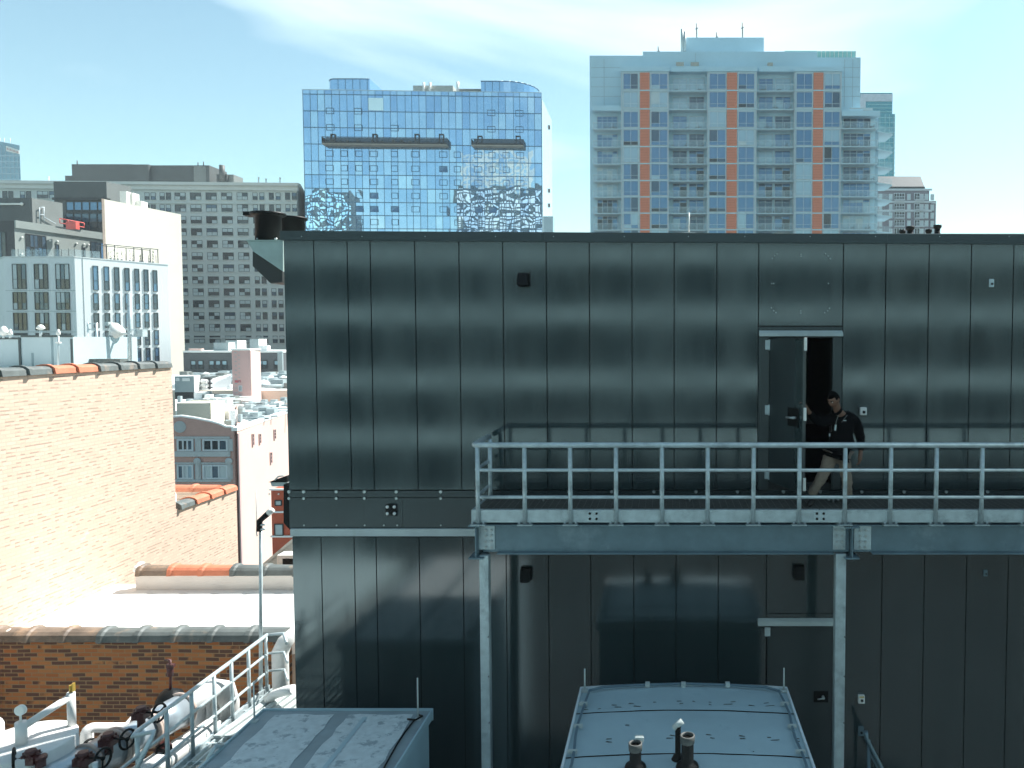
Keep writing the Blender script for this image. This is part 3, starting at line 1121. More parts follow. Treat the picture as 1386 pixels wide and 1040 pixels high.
# short flat dark dashes in rows on the roof
M_DASH = mat('dark_dash', (.05, .055, .055), .7)
mb = MB()
def rz(x):
    u = (x - ex0) / (ex1 - ex0)
    return ez - .02 + .05 * (1 - (2 * u - 1) ** 2)
random.seed(11)
for (px_, py_, wd) in ((792, 958, 9), (791, 955, 6), (811, 958.5, 5), (831, 954, 8), (836, 957, 10), (854, 953, 8), (862, 956.5, 11), (886, 952, 5), (919, 951, 7), (922, 954.5, 6), (939, 951, 4), (961, 952, 4), (961, 955, 4), (992, 951, 8), (985, 954.5, 14), (1017, 954.5, 9),
                       (1037, 951, 8), (1042, 954.5, 14), (1065, 951, 6), (824, 1000, 9), (824, 1003.5, 10), (865, 999, 6), (906, 1001, 10), (910, 997, 8), (959, 996, 8), (964, 1000.5, 7), (1004, 996.5, 9), (1005, 1000.5, 9), (1041, 997.5, 6), (1049, 1001, 14), (1080, 997, 5), (1080, 1001, 6), (849, 982, 6), (1020, 1018, 2)):
    d = ray(px_, py_)
    q = d * (ez + .02) / d.z
    k = wd / 1050 * q.y / 2
    zz = rz(q.x) + .006
    t = random.uniform(-.02, .02)
    mb.add([(q.x - k, q.y - .006, zz), (q.x + k, q.y + t - .004, zz), (q.x + k * .9, q.y + t + .01, zz), (q.x - k * .6, q.y + .014, zz)], [(0, 1, 2, 3)])
mb.build_each('roof_dash', M_DASH, e2)
def thin_rod(x, y, z, h, parent, r=.012):
    mb = MB().cyl((x, y, z), (x, y, z + h), r, r * .8, 8)
    mb.box(x - .04, x + .04, y - .04, y + .04, z - .01, z + .015)
    return mb.build('corner_rod', M_PALE, parent)
thin_rod(ex0 + .06, 10.2, ez + .0, .30, e2)
thin_rod(ex1 - .05, 10.2, ez + .0, .31, e2)
# three vent pipes on the near edge of that roof
def vent_pipe(px_, top_py, r, Y, label, collar=True, cap=None, h0=None):
    x = PX(px_, Y, top_py)
    zt = PZ(top_py, Y)
    zr_ = rz(x) + .002
    t = thing('vent_pipe', label, 'pipe', (x, Y, zr_), 'vent pipes on the pale blue roof')
    mb = MB().lathe([(r * 1.9, zr_), (r * 1.75, zr_ + .03), (r * 1.15, zr_ + .06), (r, zr_ + .08), (r, zt - .005)], (x, Y, 0), 20)
    mb.build('pipe', M_BLACK, t)
    if collar:
        mb = MB().lathe([(r * 1.05, zt - .085), (r * 1.15, zt - .08), (r * 1.2, zt - .0), (r * .95, zt + .005), (r * .92, zt - .03)], (x, Y, 0), 20)
        mb.build('collar', M_COLLAR, t)
        mb = MB().lathe([(0, zt - .03), (r * .9, zt - .03)], (x, Y, 0), 16)
        mb.build('pipe_mouth', M_INT, t)
    return t, x, zt
VY = 8.28
M_COLLAR = mat('dull_collar', (.055, .06, .056), .6, 0, .2, 12)
t, x, zt = vent_pipe(860, 1006, .064, VY, 'shorter black vent pipe with pale collar, left on the pale blue roof')
MB().box(x - .01, x + .09, VY + .06, VY + .13, zt - .03, zt + .03).build('bracket', M_PALE, t, .01)
vent_pipe(930.5, 995.5, .068, VY, 'black vent pipe with wide mouth, right of the thin capped one')
x = PX(918, VY, 992)
zt = PZ(993, VY)
t = thing('vent_pipe', 'thin black pipe with slanted pale cap between the two collared vent pipes', 'pipe', (x, VY + .1, ez), 'vent pipes on the pale blue roof')
MB().lathe([(.075, rz(x) + .002), (.05, rz(x) + .05), (.032, rz(x) + .07), (.032, zt)], (x, VY + .16, 0), 14).build('pipe', M_BLACK, t)
MB().cyl((x - .045, VY + .16, zt - .02), (x + .05, VY + .16, zt + .06), .034, n=12).build('cap', M_PALE, t)

# enclosure on the left
e1 = thing('equipment_enclosure', 'grey blue equipment enclosure with patched flat roof, left of the walkway columns', 'enclosure', (-4.3, 7.5, YARD))
fx0, fx1, fyb, fyf, fz0 = -5.44, -3.17, 10.3, 5.2, -5.02
mb = MB().box(fx0 + .03, fx1 - .03, fyf + .03, fyb - .03, YARD, fz0 - .1)
mb.build('body', M_BLUESIDE, e1)
M_PATCH = mat('mottled_roof_coating', (.50, .57, .58), .7, 0, .12, 9, .3, dirt=((.27, .33, .35), 5.5, .54, .08))
mb = MB()
mb.box(fx0, fx1 - .0, fyf, fyb, fz0 - .1, fz0)
mb.build('roof', mat('roof_sheet', (.24, .30, .32), .6, 0, .15, 2.5, .1), e1, .012)
mb = MB()
def ragged(x0, x1, y0, y1, n=26):
    """irregular coating patch"""
    pts = []
    for k in range(n):
        pts.append((x0 + random.uniform(-.02, .02), y0 + (y1 - y0) * k / n))
    for k in range(6):
        pts.append((x0 + (x1 - x0) * k / 6, y1 + random.uniform(-.02, .02)))
    for k in range(n):
        pts.append((x1 + random.uniform(-.02, .02), y1 - (y1 - y0) * k / n))
    for k in range(6):
        pts.append((x1 - (x1 - x0) * k / 6, y0 + random.uniform(-.02, .02)))
    return pts
for (a, c) in ((-5.22, -4.42), (-4.24, -3.36)):
    p = ragged(a, c, fyf + .1, fyb - .12)
    n = len(p)
    mb.add([(q[0], q[1], fz0 + .005) for q in p], [tuple(range(n - 1, -1, -1))])
mb.build_each('roof_coating', M_PATCH, e1)
mb = MB()
mb.box(-4.02, -3.96, fyf + .15, fyb - .2, fz0 + .009, fz0 + .011)
mb.build('coating_stripe', M_BLUEROOF, e1)
mb = MB()
mb.box(fx0 - .02, fx1 + .02, fyb - .0, fyb + .025, fz0 - .14, fz0 + .02)
mb.box(fx1 + .0, fx1 + .022, fyf, fyb, fz0 - .11, fz0 + .02)
mb.box(fx0 - .022, fx0, fyf, fyb, fz0 - .11, fz0 + .02)
mb.build('edge_trim', M_BLUESIDE, e1)
mb = MB()
pts = [(-3.3 - .02 * math.sin(i), 10.0 - i * .3, fz0 + .02) for i in range(16)]
mb.tube(pts, .012, 6)
mb.tube([(-3.4, 10.02, fz0 + .02), (-3.28, 9.98, fz0 + .03), (-3.22, 10.08, fz0 + .03), (-3.3, 10.14, fz0 + .02)], .012, 6)
mb.build('cable', M_BLACK, e1)
thin_rod(fx1 - .1, 10.05, fz0, .56, e1)
thin_rod(fx0 + .03, 10.0, fz0, .53, e1)

# handrail at the lower right
hr = thing('stair_handrail', 'dark handrail sloping down from the wall at the lower right, beside the switch box', 'handrail', (2.9, 11.2, YARD))
mb = MB()
yr = 11.1
mb.tube([P(1172, 990, yr), P(1173, 1000, yr), P(1194, 1041, yr - .1), P(1215, 1085, yr - .2)], .03, 10)
mb.build('top_rail', M_BEAM, hr)
mb = MB().cyl(P(1176, 1002, yr), P(1176, 1300, yr), .028, n=10)
mb.build('post', M_BEAM, hr)
mb = MB().tube([P(1177, 1018, yr), P(1200, 1064, yr - .1)], .018, 8)
mb.build('mid_rail', M_BEAM, hr)

# ================================================================== brick buildings at the left
TERRA = mat('terracotta_tile', (.52, .17, .09), .7, 0, .15, 5)
TILE_D = mat('dark_glazed_tile', (.10, .115, .11), .6, 0, .25, 4, .05, dirt=((.30, .22, .16), 2.5, .58, .15))
TILE_T = mat('brown_glazed_tile', (.16, .12, .09), .6, 0, .35, 3, .05, dirt=((.30, .20, .13), 2.0, .50, .15))
def coping(A, B, z, width, mats, parent, L=.62, h=.13, name='coping_tile', over=.05):
    """half round glazed coping tiles with raised sockets, butted along a wall top A->B (plan points)"""
    A, B = Vector(A), Vector(B)
    n = max(1, round((B - A).length / L))
    u = (B - A).normalized()
    v = Vector((-u.y, u.x))
    L = (B - A).length / n
    for k in range(n):
        p = A + u * L * k
        mb = MB()
        secs = [(0.0, 1.2), (.075, 1.2), (.105, 1.0), (L - .004, .96)]
        prof = []
        m = 7
        vs = []
        tl = random.uniform(-.006, .006)
        for (s_, k_) in secs:
            for i in range(m + 1):
                a = math.pi * i / m
                o = -math.cos(a) * (width / 2 + over) * k_
                hh = math.sin(a) ** .75 * h * k_ + tl
                q = p + u * s_ + v * o
                vs.append((q.x, q.y, z + hh - (.03 if i in (0, m) else 0)))
        fs = []
        for j in range(len(secs) - 1):
            for i in range(m):
                fs.append((j * (m + 1) + i, j * (m + 1) + i + 1, (j + 1) * (m + 1) + i + 1, (j + 1) * (m + 1) + i))
        fs.append(tuple(range(m, -1, -1)))
        fs.append(tuple(range(len(vs) - m - 1, len(vs))))
        fs.append([j * (m + 1) for j in range(4)] + [j * (m + 1) + m for j in range(3, -1, -1)])
        mb.add(vs, fs, 0, False)
        mb.build(name, mats(k, n), parent)
BX = -11.9
tan_brick = brick_mat('pale_orange_brick', (.56, .405, .31), (.62, .46, .355), (.50, .375, .295), 'y', row=.07, wid=.215, mort=.012,  # mortar darker than the bricks to draw its shadow line in colour
                      rowdark=((.36, .27, .215), .86), patch=((.86, .78, .68), .9, .64, .8), bump=.12)
yb0, yb1, yb2 = 12.0, -BX * 1050 / 668.0, -BX * 1050 / 584.5
zt = PZ(497, 16.5)
zt = (PZ(513, 13.9) + PZ(492, yb1)) / 2
bb = thing('brick_building', 'tall pale orange brick side wall with dark coping, stepping down to orange tiles', 'building', (BX - 2, 16, GROUND))
mb = MB()
mb.box(BX - .30, BX, yb0, yb1, GROUND, zt)
mb.build('wall', tan_brick, bb)
zlow = PZ(690, yb1)
mb = MB()
mb.box(BX - .30, BX - .004, yb1 + .001, yb2, GROUND, zlow)
mb.build('lower_wall', tan_brick, bb)
mb = MB()
mb.box(BX - 9, BX - .31, yb0, yb1 - .3, GROUND, zt - .9)
mb.box(BX - 9, BX - .31, yb1 - .29, yb1, GROUND, zt - .15)
mb.build('roof', M_ROOFW, bb)
mb = MB()
mb.box(BX - 9, BX - .31, yb1 + .01, yb2, GROUND, zlow - .45)
mb.build('lower_roof', M_ROOFW, bb)
mb = MB()
mb.box(BX - 5, BX - .31, yb2 - .28, yb2 - .0, zlow - .45, zlow)
mb.build('rear_parapet', tan_brick, bb)
coping((BX - .15, yb0), (BX - .15, yb1 - .02), zt, .30, lambda k, n: TERRA if n - 4 > k >= n - 6 else TILE_D, bb, .62)
coping((BX - .15, yb1 + .1), (BX - .15, yb2), zlow, .30, lambda k, n: TILE_D if k < 1 else TERRA, bb, .62)
coping((BX - 3.2, yb2 - .14), (BX - .4, yb2 - .14), zlow, .26, lambda k, n: TERRA, bb, .75)
mb = MB()
mb.cyl((BX - .9, yb1 + 1.2, zlow - .45), (BX - .9, yb1 + 1.2, zlow + .1), .14, n=14)
mb.ball((BX - .9, yb1 + 1.2, zlow + .1), .14, 12)
o = mb.build('roof_vent', M_WHITE)
tag(o, 'round topped white vent on the low roof just past the tall brick wall', 'vent')

# ---- brown brick wall with white roof behind it
wb = thing('parapet_building', 'low building with white roof between a brown brick wall and a pale parapet', 'building', (-8.8, 15, GROUND))
YW = 13.3
zw = PZ(866, YW)
red_brick = brick_mat('brown_orange_brick', (.36, .13, .05), (.50, .24, .095), (.33, .22, .13), 'x', row=.0705, wid=.235, mort=.0085,
                      dark=(.13, .07, .05), darkfrac=.90, patch=((.47, .24, .09), .7, .62, .6), bump=.7)
xw1 = PX(384, YW, 900)
mb = MB().box(BX + .02, xw1, YW, YW + .3, GROUND, zw)
mb.build('wall', red_brick, wb)
mb = MB().box(BX + .0, BX + .09, YW - .14, YW - .001, GROUND, zw - .02)
mb.build('end_pier', M_CONC, wb)
zr = PZ(857, YW + .3)
zr = -5.30
YP = -zr * 1050 / 343 - .0
mb = MB().box(BX + .001, 2.0, YW + .301, YP + .4, zr - .3, zr)
mb.build('roof', M_ROOFW, wb)
mb = MB().box(BX + .9 - 12, 2.0, YP + .85, YP + 4.5, zr - 1.3, zr - .9)
zp = PZ(777, YP)
xp0 = PX(183, YP, 780)
mb = MB()
mb.box(xp0, LX + .5, YP, YP + .28, zr - .5, zp)
mb.build('rear_parapet', mat('cream_paint', (.66, .62, .57), .7, 0, .05, 2), wb, .01)
tl = {}
coping((BX + .1, YW + .15), (xw1, YW + .15), zw, .30, lambda k, n: TILE_T if k < 3 else TILE_D, wb, .64, h=.15)
coping((xp0 + .05, YP + .14), (LX + .4, YP + .14), zp, .28, lambda k, n: (TILE_T if k == 0 else TERRA if k < 3 else TILE_D), wb, .66, h=.15)
mb = MB()
for i in range(5):
    mb.ball((xp0 + random.uniform(-.03, .05), YP + .05 + i * .04, zp + .08 + random.uniform(0, .06)), .085, 8)
mb.build('mortar_lump', M_ROOFW, wb)
mb = MB()
for i in range(6):
    mb.ball((BX + .1 + i * .07, YW + .05 + random.uniform(0, .15), zw + .05 + .03 * math.sin(i * 2)), .1, 8, 0, (1, 1, .7))
mb.build('mortar_lump', M_ROOFW, wb)
# white wrapped upright at the right end of the brown wall and pale patch of brick
mb = MB()
xq = PX(388, YW - .1, 900)
pts = [(xq - .1, YW - .12, YARD), (xq - .1, YW - .12, PZ(880, YW)), (xq - .02, YW - .1, PZ(866, YW)), (xq + .15, YW, PZ(852, YW))]
mb.tube(pts, [.14, .14, .13, .09], 10)
o = mb.build('wrapped_duct', M_ROOFW)
tag(o, 'white wrapped duct standing at the right end of the brown brick wall', 'duct')

# ---- timber-white sloping roof and box behind the parapet near the dark building
sl_ = thing('lean_to_roof', 'pale sloping metal roof with a small square window box, beside the dark building', 'roof', (-7.6, 21, GROUND))
mb = MB()
Y3 = 21.0
a = [P(345, 772, Y3), P(400, 728, Y3), P(400, 780, Y3), P(345, 780, Y3)]
slab([a[0], a[1], a[2], a[3]], Y3, Y3 + 5, mb)
mb.build('roof', M_PALE, sl_)
mb = MB()
a = [P(348, 770, Y3), P(400, 726, Y3), P(400, 730, Y3), P(350, 773, Y3)]
for k in range(4):
    slab([p + Vector((.32 * k, 0, 0)) for p in a], Y3 - .05 - .001 * k, Y3 - .001, mb)
mb.build('standing_seam', M_GALV, sl_)
mb = MB()
q = P(389, 763, Y3 - 1)
mb.box(q.x - .28, q.x + .28, q.y, q.y + .4, q.z - .22, q.z + .22)
bx_ = mb.build('box', M_WHITE, sl_, .02)
mb = MB().box(q.x - .12, q.x + .17, q.y - .012, q.y - .001, q.z - .12, q.z + .13)
mb.build('pane', M_BLACK, bx_)
mb = MB().box(q.x - .3, q.x + .3, q.y - .1, q.y + .3, GROUND, q.z - .23)
mb.build('support', M_CONC, sl_)

# ================================================================== lamp pole by the landing
YL = 12.7
lp = thing('lamp_pole', 'slim grey pole with a black angled floodlight on top, at the end of the landing', 'lamp', tuple(P(353, 928, YL)))
mb = MB().cyl(P(353, 935, YL), P(353.0, 716, YL), .032, .028, 12)
mb.build('pole', M_GALV, lp)
mb = MB().cyl(P(347.5, 722, YL), P(346.5, 665, YL), .006, n=6)
mb.tube([P(353, 718, YL), P(347, 720, YL), P(348, 726, YL)], .01)
mb.build('antenna', M_GALV, lp)
mb = MB()
d0, d1 = P(351.5, 714, YL), P(366, 693, YL)
mb.tube([P(351, 719, YL - .02), P(351.2, 706, YL - .02), P(354, 703, YL - .02), P(366, 692.5, YL - .02)], [.05, .05, .042, .05], 8)
lh = mb.build('lamp_head', M_BLACK, lp)
mb = MB().tube([P(363, 695, YL - .03), P(369.5, 690, YL - .03)], [.052, .04], 8)
mb.build('lens', M_WHITE, lh)
mb = MB()
for q in (711, 717):
    mb.cyl(P(353, q, YL - .05), P(359, q - 1, YL - .05), .018, n=6)
mb.build('clamp', M_GALV, lp)

# ================================================================== steel walkway at lower left
RX = -6.7
zt_r, z_d = -4.96, -5.88
sw = thing('side_walkway', 'steel walkway at the lower left with tube handrail running towards the brown brick wall', 'walkway', (-6, 10, YARD))
mb = MB()
x = RX + .06
while x < LX + .95:
    mb.box(x - .012, x + .012, 4.5, 12.85, z_d - .05, z_d)
    x += .105
mb.build('grating', M_GALV, sw)
mb = MB()
y = 4.6
while y < 12.85:
    mb.box(RX, LX + .9, y - .015, y + .015, z_d - .06, z_d - .015)
    y += .5
mb.box(RX - .05, RX, 4.5, 12.9, z_d - .14, z_d + .04)
mb.build('deck_frame', M_GALV, sw)
# pale ribbed landing sheets laid at a slant
mb = MB()
for k in range(13):
    a = Vector((-6.62 + k * .16, 11.15 + k * .02, z_d + .012))
    mb.hexa([(a.x - .055, 11.2 - k * .0, a.z), (a.x + .055, 11.2, a.z), (a.x + .055 + .25, 12.85, a.z), (a.x - .055 + .25, 12.85, a.z),
             (a.x - .055, 11.2, a.z + .03), (a.x + .055, 11.2, a.z + .03), (a.x + .055 + .25, 12.85, a.z + .03), (a.x - .055 + .25, 12.85, a.z + .03)])
mb.build('landing_sheet', M_PALE, sw)
for z, rr in ((zt_r, .030), (zt_r - .32, .022), (zt_r - .62, .022)):
    mb = MB()
    y0 = 9.55 if rr > .025 else 6.8
    pts = [(RX, y0, z)]
    if rr > .025:
        pts = [(RX + .12, 9.35, z - .42), (RX + .25, 9.5, z - .05), (RX + .22, 9.62, z), (RX + .03, 9.5, z), (RX, 9.62, z)]
    pts += [(RX, 12.85, z)]
    mb.tube(pts, rr, 10)
    mb.build('top_rail' if rr > .025 else 'mid_rail', M_GALV, sw)
mb = MB()
mb.cyl((0, 0, z_d - .1), (0, 0, zt_r), .027, n=10)
mb.box(-.05, .05, -.05, .05, z_d - .1, z_d - .05)
me = mb.mesh('post', M_GALV)
for y in (8.2, 8.9, 9.62, 10.2, 10.75, 11.3, 11.76, 12.25, 12.8):
    inst('post', me, sw, (RX, y, 0))
# return rail at the far end
for z, rr in ((zt_r, .028), (zt_r - .32, .022), (zt_r - .62, .022)):
    mb = MB().tube([(RX, 12.85, z), (RX + .25, 12.9, z), (RX + .45, 12.6, z - .05)], rr, 8)
    mb.build('end_rail', M_GALV, sw)
# lower stair handrail crossing at the bottom
sr = thing('lower_handrail', 'bent grey handrail in shade beside the patched roof enclosure, bottom left', 'handrail', (-5.9, 9.1, YARD))
mb = MB()
mb.tube([P(262, 1060, 9.1), P(288, 1016, 9.15), P(291, 1011, 9.2), P(297, 1010.5, 9.3), P(318, 1010, 9.6)], .026, 10)
mb.tube([P(262, 1060, 9.1), P(256, 1090, 9.0), P(256, 1250, 9.0)], .026, 10)
mb.build('rail', M_GALV, sr)

# white pipe lying across the landing
o = MB().tube([P(362, 948, 12.3), P(372, 940, 12.3), P(384, 936, 12.2), P(398, 933, 12.1)], .075, 12).build('wrapped_pipe', M_ROOFW)
tag(o, 'short white wrapped pipe lying on the sunlit landing next to the dark building', 'pipe')

# ================================================================== pipes, valves and tank
M_JACK = mat('aluminium_jacket', (.38, .44, .48), .32, .55, .08, 3, .06)
M_JW = mat('white_jacket', (.60, .60, .58), .5, 0, .06, 3, .05)
M_RED = mat('oxide_red_paint', (.07, .018, .016), .5, 0, .3, 12)
def arc_pts(pts, rad=.12, n=5):
    """round the corners of a polyline"""
    pts = [Vector(p) for p in pts]
    out = [pts[0]]
    for i in range(1, len(pts) - 1):
        a, b_, c_ = pts[i - 1], pts[i], pts[i + 1]
        d0_, d1_ = (a - b_).normalized(), (c_ - b_).normalized()
        p0, p1 = b_ + d0_ * rad, b_ + d1_ * rad
        for k in range(n + 1):
            t_ = k / n
            out.append(p0 * (1 - t_) ** 2 + b_ * 2 * t_ * (1 - t_) + p1 * t_ ** 2)
    return out + [pts[-1]]
def valve(parent_name, label, c, axis, wheel_off, rw=.12, group='valves with handwheels on the big pipes', stem_len=.28):
    c, axis = Vector(c), Vector(axis).normalized()
    t = thing('valve', label, 'valve', tuple(c), group)
    mb = MB()
    mb.box(c.x - .085, c.x + .085, c.y - .08, c.y + .08, c.z - .02, c.z + .075)
    mb.cyl(c + Vector((0, 0, .07)), c + Vector((0, 0, .14)), .075, .06, 10)
    mb.cyl(c + Vector((0, 0, -.14)), c + Vector((0, 0, -.02)), .05, n=10)
    for k in range(6):
        a = k * math.pi / 3
        mb.cyl(c + Vector((math.cos(a) * .09, math.sin(a) * .09, .05)), c + Vector((math.cos(a) * .09, math.sin(a) * .09, .1)), .015, n=6)
    mb.build('body', M_RED, t)
    e = c + axis * stem_len + Vector((0, 0, .06))
    MB().cyl(c + Vector((0, 0, .06)), e, .012, n=8).build('stem', M_BLACK, t)
    mb = MB().ring(e, axis, rw, .016, 20, 6)
    q = axis.to_track_quat('Z', 'Y')
    for k in range(3):
        a = math.pi * 2 * k / 3 + .4
        d = q @ Vector((math.cos(a) * rw, math.sin(a) * rw, 0))
        mb.cyl(e, e + d, .011, n=6)
    mb.ball(e, .03, 8)
    mb.build('handwheel', M_BLACK, t)
    return t
# big jacketed header: far white end, then near metal end with flanges
pa, pb_ = P(286, 934, 12.3), P(244, 962, 11.5)
pc = P(90, 1050, 9.6)
hp = thing('jacketed_header_pipe', 'large shiny jacketed pipe with bands running along the side walkway', 'pipe', (pb_.x, pb_.y, YARD))
pe = pa + (pa - pb_).normalized() * .1
mb = MB()
mb.tube([pb_, pa, pe + Vector((.10, .12, -.10)), pe + Vector((.13, .18, -.35)), pe + Vector((.13, .18, -1.4))], [.18, .18, .165, .15, .14], 18)
mb.build('white_section', M_JW, hp)
mb = MB()
mb.tube([pb_, pb_ + (pc - pb_) * .33], .235, 20)
mb.build('jacket_section', M_JACK, hp)
mb = MB()
mb.tube([pb_ + (pc - pb_) * .331, pb_ + (pc - pb_) * .62], .205, 20)
mb.tube([pb_ + (pc - pb_) * .621, pc + (pc - pb_) * .4], .24, 20)
mb.build_each('jacket_section', M_JACK, hp)
mb = MB()
ax = (pc - pb_).normalized()
for f_ in (.0, .32, .34, .60, .63, .85):
    q = pb_ + (pc - pb_) * f_
    mb.cyl(q - ax * .02, q + ax * .02, .27, n=22)
mb.build_each('flange_band', mat('pinkish_flange', (.42, .33, .28), .5, 0, .15, 6), hp)
# second lower pipe
hp2 = thing('white_jacketed_pipe', 'lower white jacketed pipe behind the handrail posts, under the large shiny pipe', 'pipe', (-6.9, 11, YARD))
mb = MB()
q0, q1 = P(287, 985, 12.2), P(190, 1050, 10.4)
mb.tube(arc_pts([q0 + Vector((.0, .1, -1.0)), q0 + Vector((0, .1, 0)), q1, q1 + (q1 - q0) * .5], .22), .16, 14)
mb.build('pipe', M_JW, hp2)
mb = MB()
for f_ in (.25, .5, .75):
    q = q0 + (q1 - q0) * f_
    d = (q1 - q0).normalized()
    mb.cyl(q - d * .012, q + d * .012, .17, n=16)
mb.build_each('band', M_GALV, hp2)
hp3 = thing('white_jacketed_pipe', 'white riser pipes standing behind the handrail below the elbow of the big pipe', 'pipe', (-7.2, 12.5, YARD))
for (p, q, r_) in ((272, 950, .10), (284, 946, .06), (293, 945, .075)):
    c = P(p, q, 12.55)
    MB().cyl((c.x, c.y, YARD), c, r_, n=12).build('riser', M_JW, hp3)
mb = MB().tube([P(268, 948, 12.5), P(297, 944, 12.5)], .05, 10)
mb.build('header', M_JW, hp3)
# black insulated valve with riser
bv = thing('insulated_valve', 'black wrapped valve with a tall dark stem on the big jacketed pipe', 'valve', tuple(P(231, 956, 11.6)))
c = P(231, 948, 11.6)
mb = MB().lathe([(.0, .17), (.09, .16), (.17, .10), (.20, .02), (.22, -.12), (.18, -.25)], c, 12)
for i, v in enumerate(mb.v):
    mb.v[i] = (v[0] + random.uniform(-.012, .012), v[1], v[2] + random.uniform(-.012, .012))
mb.build('wrap', M_BLACK, bv)
mb = MB().tube([c + Vector((0, 0, .12)), P(231, 905, 11.6), P(230, 893, 11.6)], [.02, .02, .02], 8)
mb.cyl(P(230.5, 915, 11.6), P(230, 902, 11.6), .045, .05, 10)
mb.tube([P(230, 896, 11.6), P(228, 893, 11.6), P(223, 894, 11.6)], .016, 6)
mb.box(*[k for k in (P(226, 902, 11.6).x, P(236, 902, 11.6).x, 11.57, 11.63, P(226, 903, 11.6).z, P(226, 899, 11.6).z)])
mb.build('stem', M_RED, bv)
sdv = Vector((1, -.15, .05))
valve('valve', 'red valve with a black handwheel, uppermost on the big jacketed pipe', P(191, 970, 10.5), sdv, .3, .12)
valve('valve', 'red valve with a black handwheel, middle one on the big jacketed pipe', P(147, 1006, 9.95), sdv, .3, .12)
valve('valve', 'red valve with a black handwheel, nearest the bottom edge of the photo', P(113, 1032, 9.55), sdv, .3, .12)
valve('valve', 'red valve with small handwheel low behind the handrail posts', P(221, 1018, 10.9), Vector((.6, -.8, .1)), .16, .09, stem_len=.12)
# valve and red cap at the bottom left corner
valve('valve', 'red valve with large black handwheel in front of the white tank', P(42, 1030, 9.4), Vector((-.8, -.6, .0)), .1, .14, stem_len=.16)
mb = MB().cyl(P(55, 1070, 9.4), P(55, 1026, 9.4), .058, .055, 12)
mb.cyl(P(55, 1027, 9.4), P(55, 1023, 9.4), .07, .07, 12)
mb.tube([P(43, 1020, 9.4), P(44, 1016, 9.4), P(50, 1016, 9.4), P(51, 1024, 9.4)], .016, 8)
o = mb.build('capped_pipe', M_RED)
tag(o, 'dark red capped pipe with small bent tube in front of the white tank', 'pipe')
# black float on white pipe
c = P(122, 1010, 10.6)
t = thing('gate_valve', 'black valve wheel in front of the square white pipe bend', 'valve', tuple(c))
mb = MB().ring(c, (1, -.5, .2), .09, .018, 18, 6)
mb.ball(c, .05, 10)
for k in range(3):
    a = k * 2.09
    mb.cyl(c, c + Vector((math.cos(a) * .04, math.cos(a) * .07, math.sin(a) * .09)), .012, n=6)
mb.build('handwheel', M_BLACK, t)
MB().cyl(c, c + Vector((.3, .1, .02)), .012, n=6).build('stem', M_BLACK, t)
# white square pipe bend
wp = MB().tube(arc_pts([P(186, 985, 11.9), P(116, 985, 11.3), P(116, 1060, 11.3)], .13), .072, 14).build('bent_pipe', M_JW)
tag(wp, 'white jacketed pipe bent square in front of the brown brick wall', 'pipe')
wp = MB().tube([P(124, 990, 11.5), P(124, 1050, 11.5)], .03, 10).build('drop_pipe', M_JW)
tag(wp, 'thin white pipe hanging just inside the square white pipe bend', 'pipe')
wp = MB().tube([P(86, 1019, 10.2), P(112, 1017, 10.9), P(135, 1012, 11.4)], .055, 10).build('tank_outlet_pipe', M_JACK)
tag(wp, 'short shiny pipe coming out of the white tank towards the square bend', 'pipe')
# sloping white cable trays behind the valves
ct = thing('cable_tray', 'pale sloping cable tray leading up behind the big jacketed pipe', 'tray', tuple(P(150, 1000, 12.0)))
for (a, c_) in (((128, 1030), (178, 972)), ((144, 1038), (196, 985))):
    p0, p1 = P(*a, 11.6), P(*c_, 12.3)
    d = Vector((.30, 0, 0))
    mb = MB().hexa([p0, p0 + d, p1 + d, p1, p0 + Vector((0, 0, .04)), p0 + d + Vector((0, 0, .04)), p1 + d + Vector((0, 0, .04)), p1 + Vector((0, 0, .04))])
    mb.build('tray', M_JW, ct)
# tank
TY = 9.75
tx, tz = PX(33, TY, 1000), PZ(1003, TY)
tr = .56
tk = thing('white_tank', 'white round tank with flat lid at the bottom left corner of the photo', 'tank', (tx, TY, YARD))
mb = MB().lathe([(tr, YARD), (tr, tz - .01), (tr - .01, tz), (0, tz + .01)], (tx, TY, 0), 48)
mb.build('body', M_JW, tk)
p0 = P(29, 1000, TY - .1)
p0.z = tz
mb = MB().cyl(p0, p0 + Vector((0, 0, .30)), .065, n=14)
mb.cyl(p0 + Vector((0, 0, .22)), p0 + Vector((.26, .5, .40)), .045, n=12)
mb.cyl(p0 + Vector((.26, .5, .0)), p0 + Vector((.26, .5, .45)), .05, n=12)
mb.build('branch_pipe', M_JW, tk)
g_ = p0 + Vector((.0, 0, .42))
mb = MB().cyl(p0 + Vector((0, 0, .3)), g_, .014, n=6)
mb.cyl(g_ + Vector((0, -.02, .03)), g_ + Vector((0, .03, .03)), .065, n=16)
mb.build('gauge', M_WHITE, tk)
q = p0 + Vector((.26, .5, .45))
mb = MB().cyl(q, q + Vector((0, 0, .1)), .02, n=8)
mb.box(q.x + .03, q.x + .05, q.y - .02, q.y + .02, q.z + .02, q.z + .13)
mb.build('relief_valve', mat('brass', (.5, .32, .06), .35, .6), tk)
# thin shadowed lid to its left
o = MB().lathe([(.9, YARD), (.9, tz - .02), (0, tz)], (tx - 1.35, TY - .1, 0), 40).build('tank', M_JW)
tag(o, 'second white round tank cut off by the left edge of the photo', 'tank')

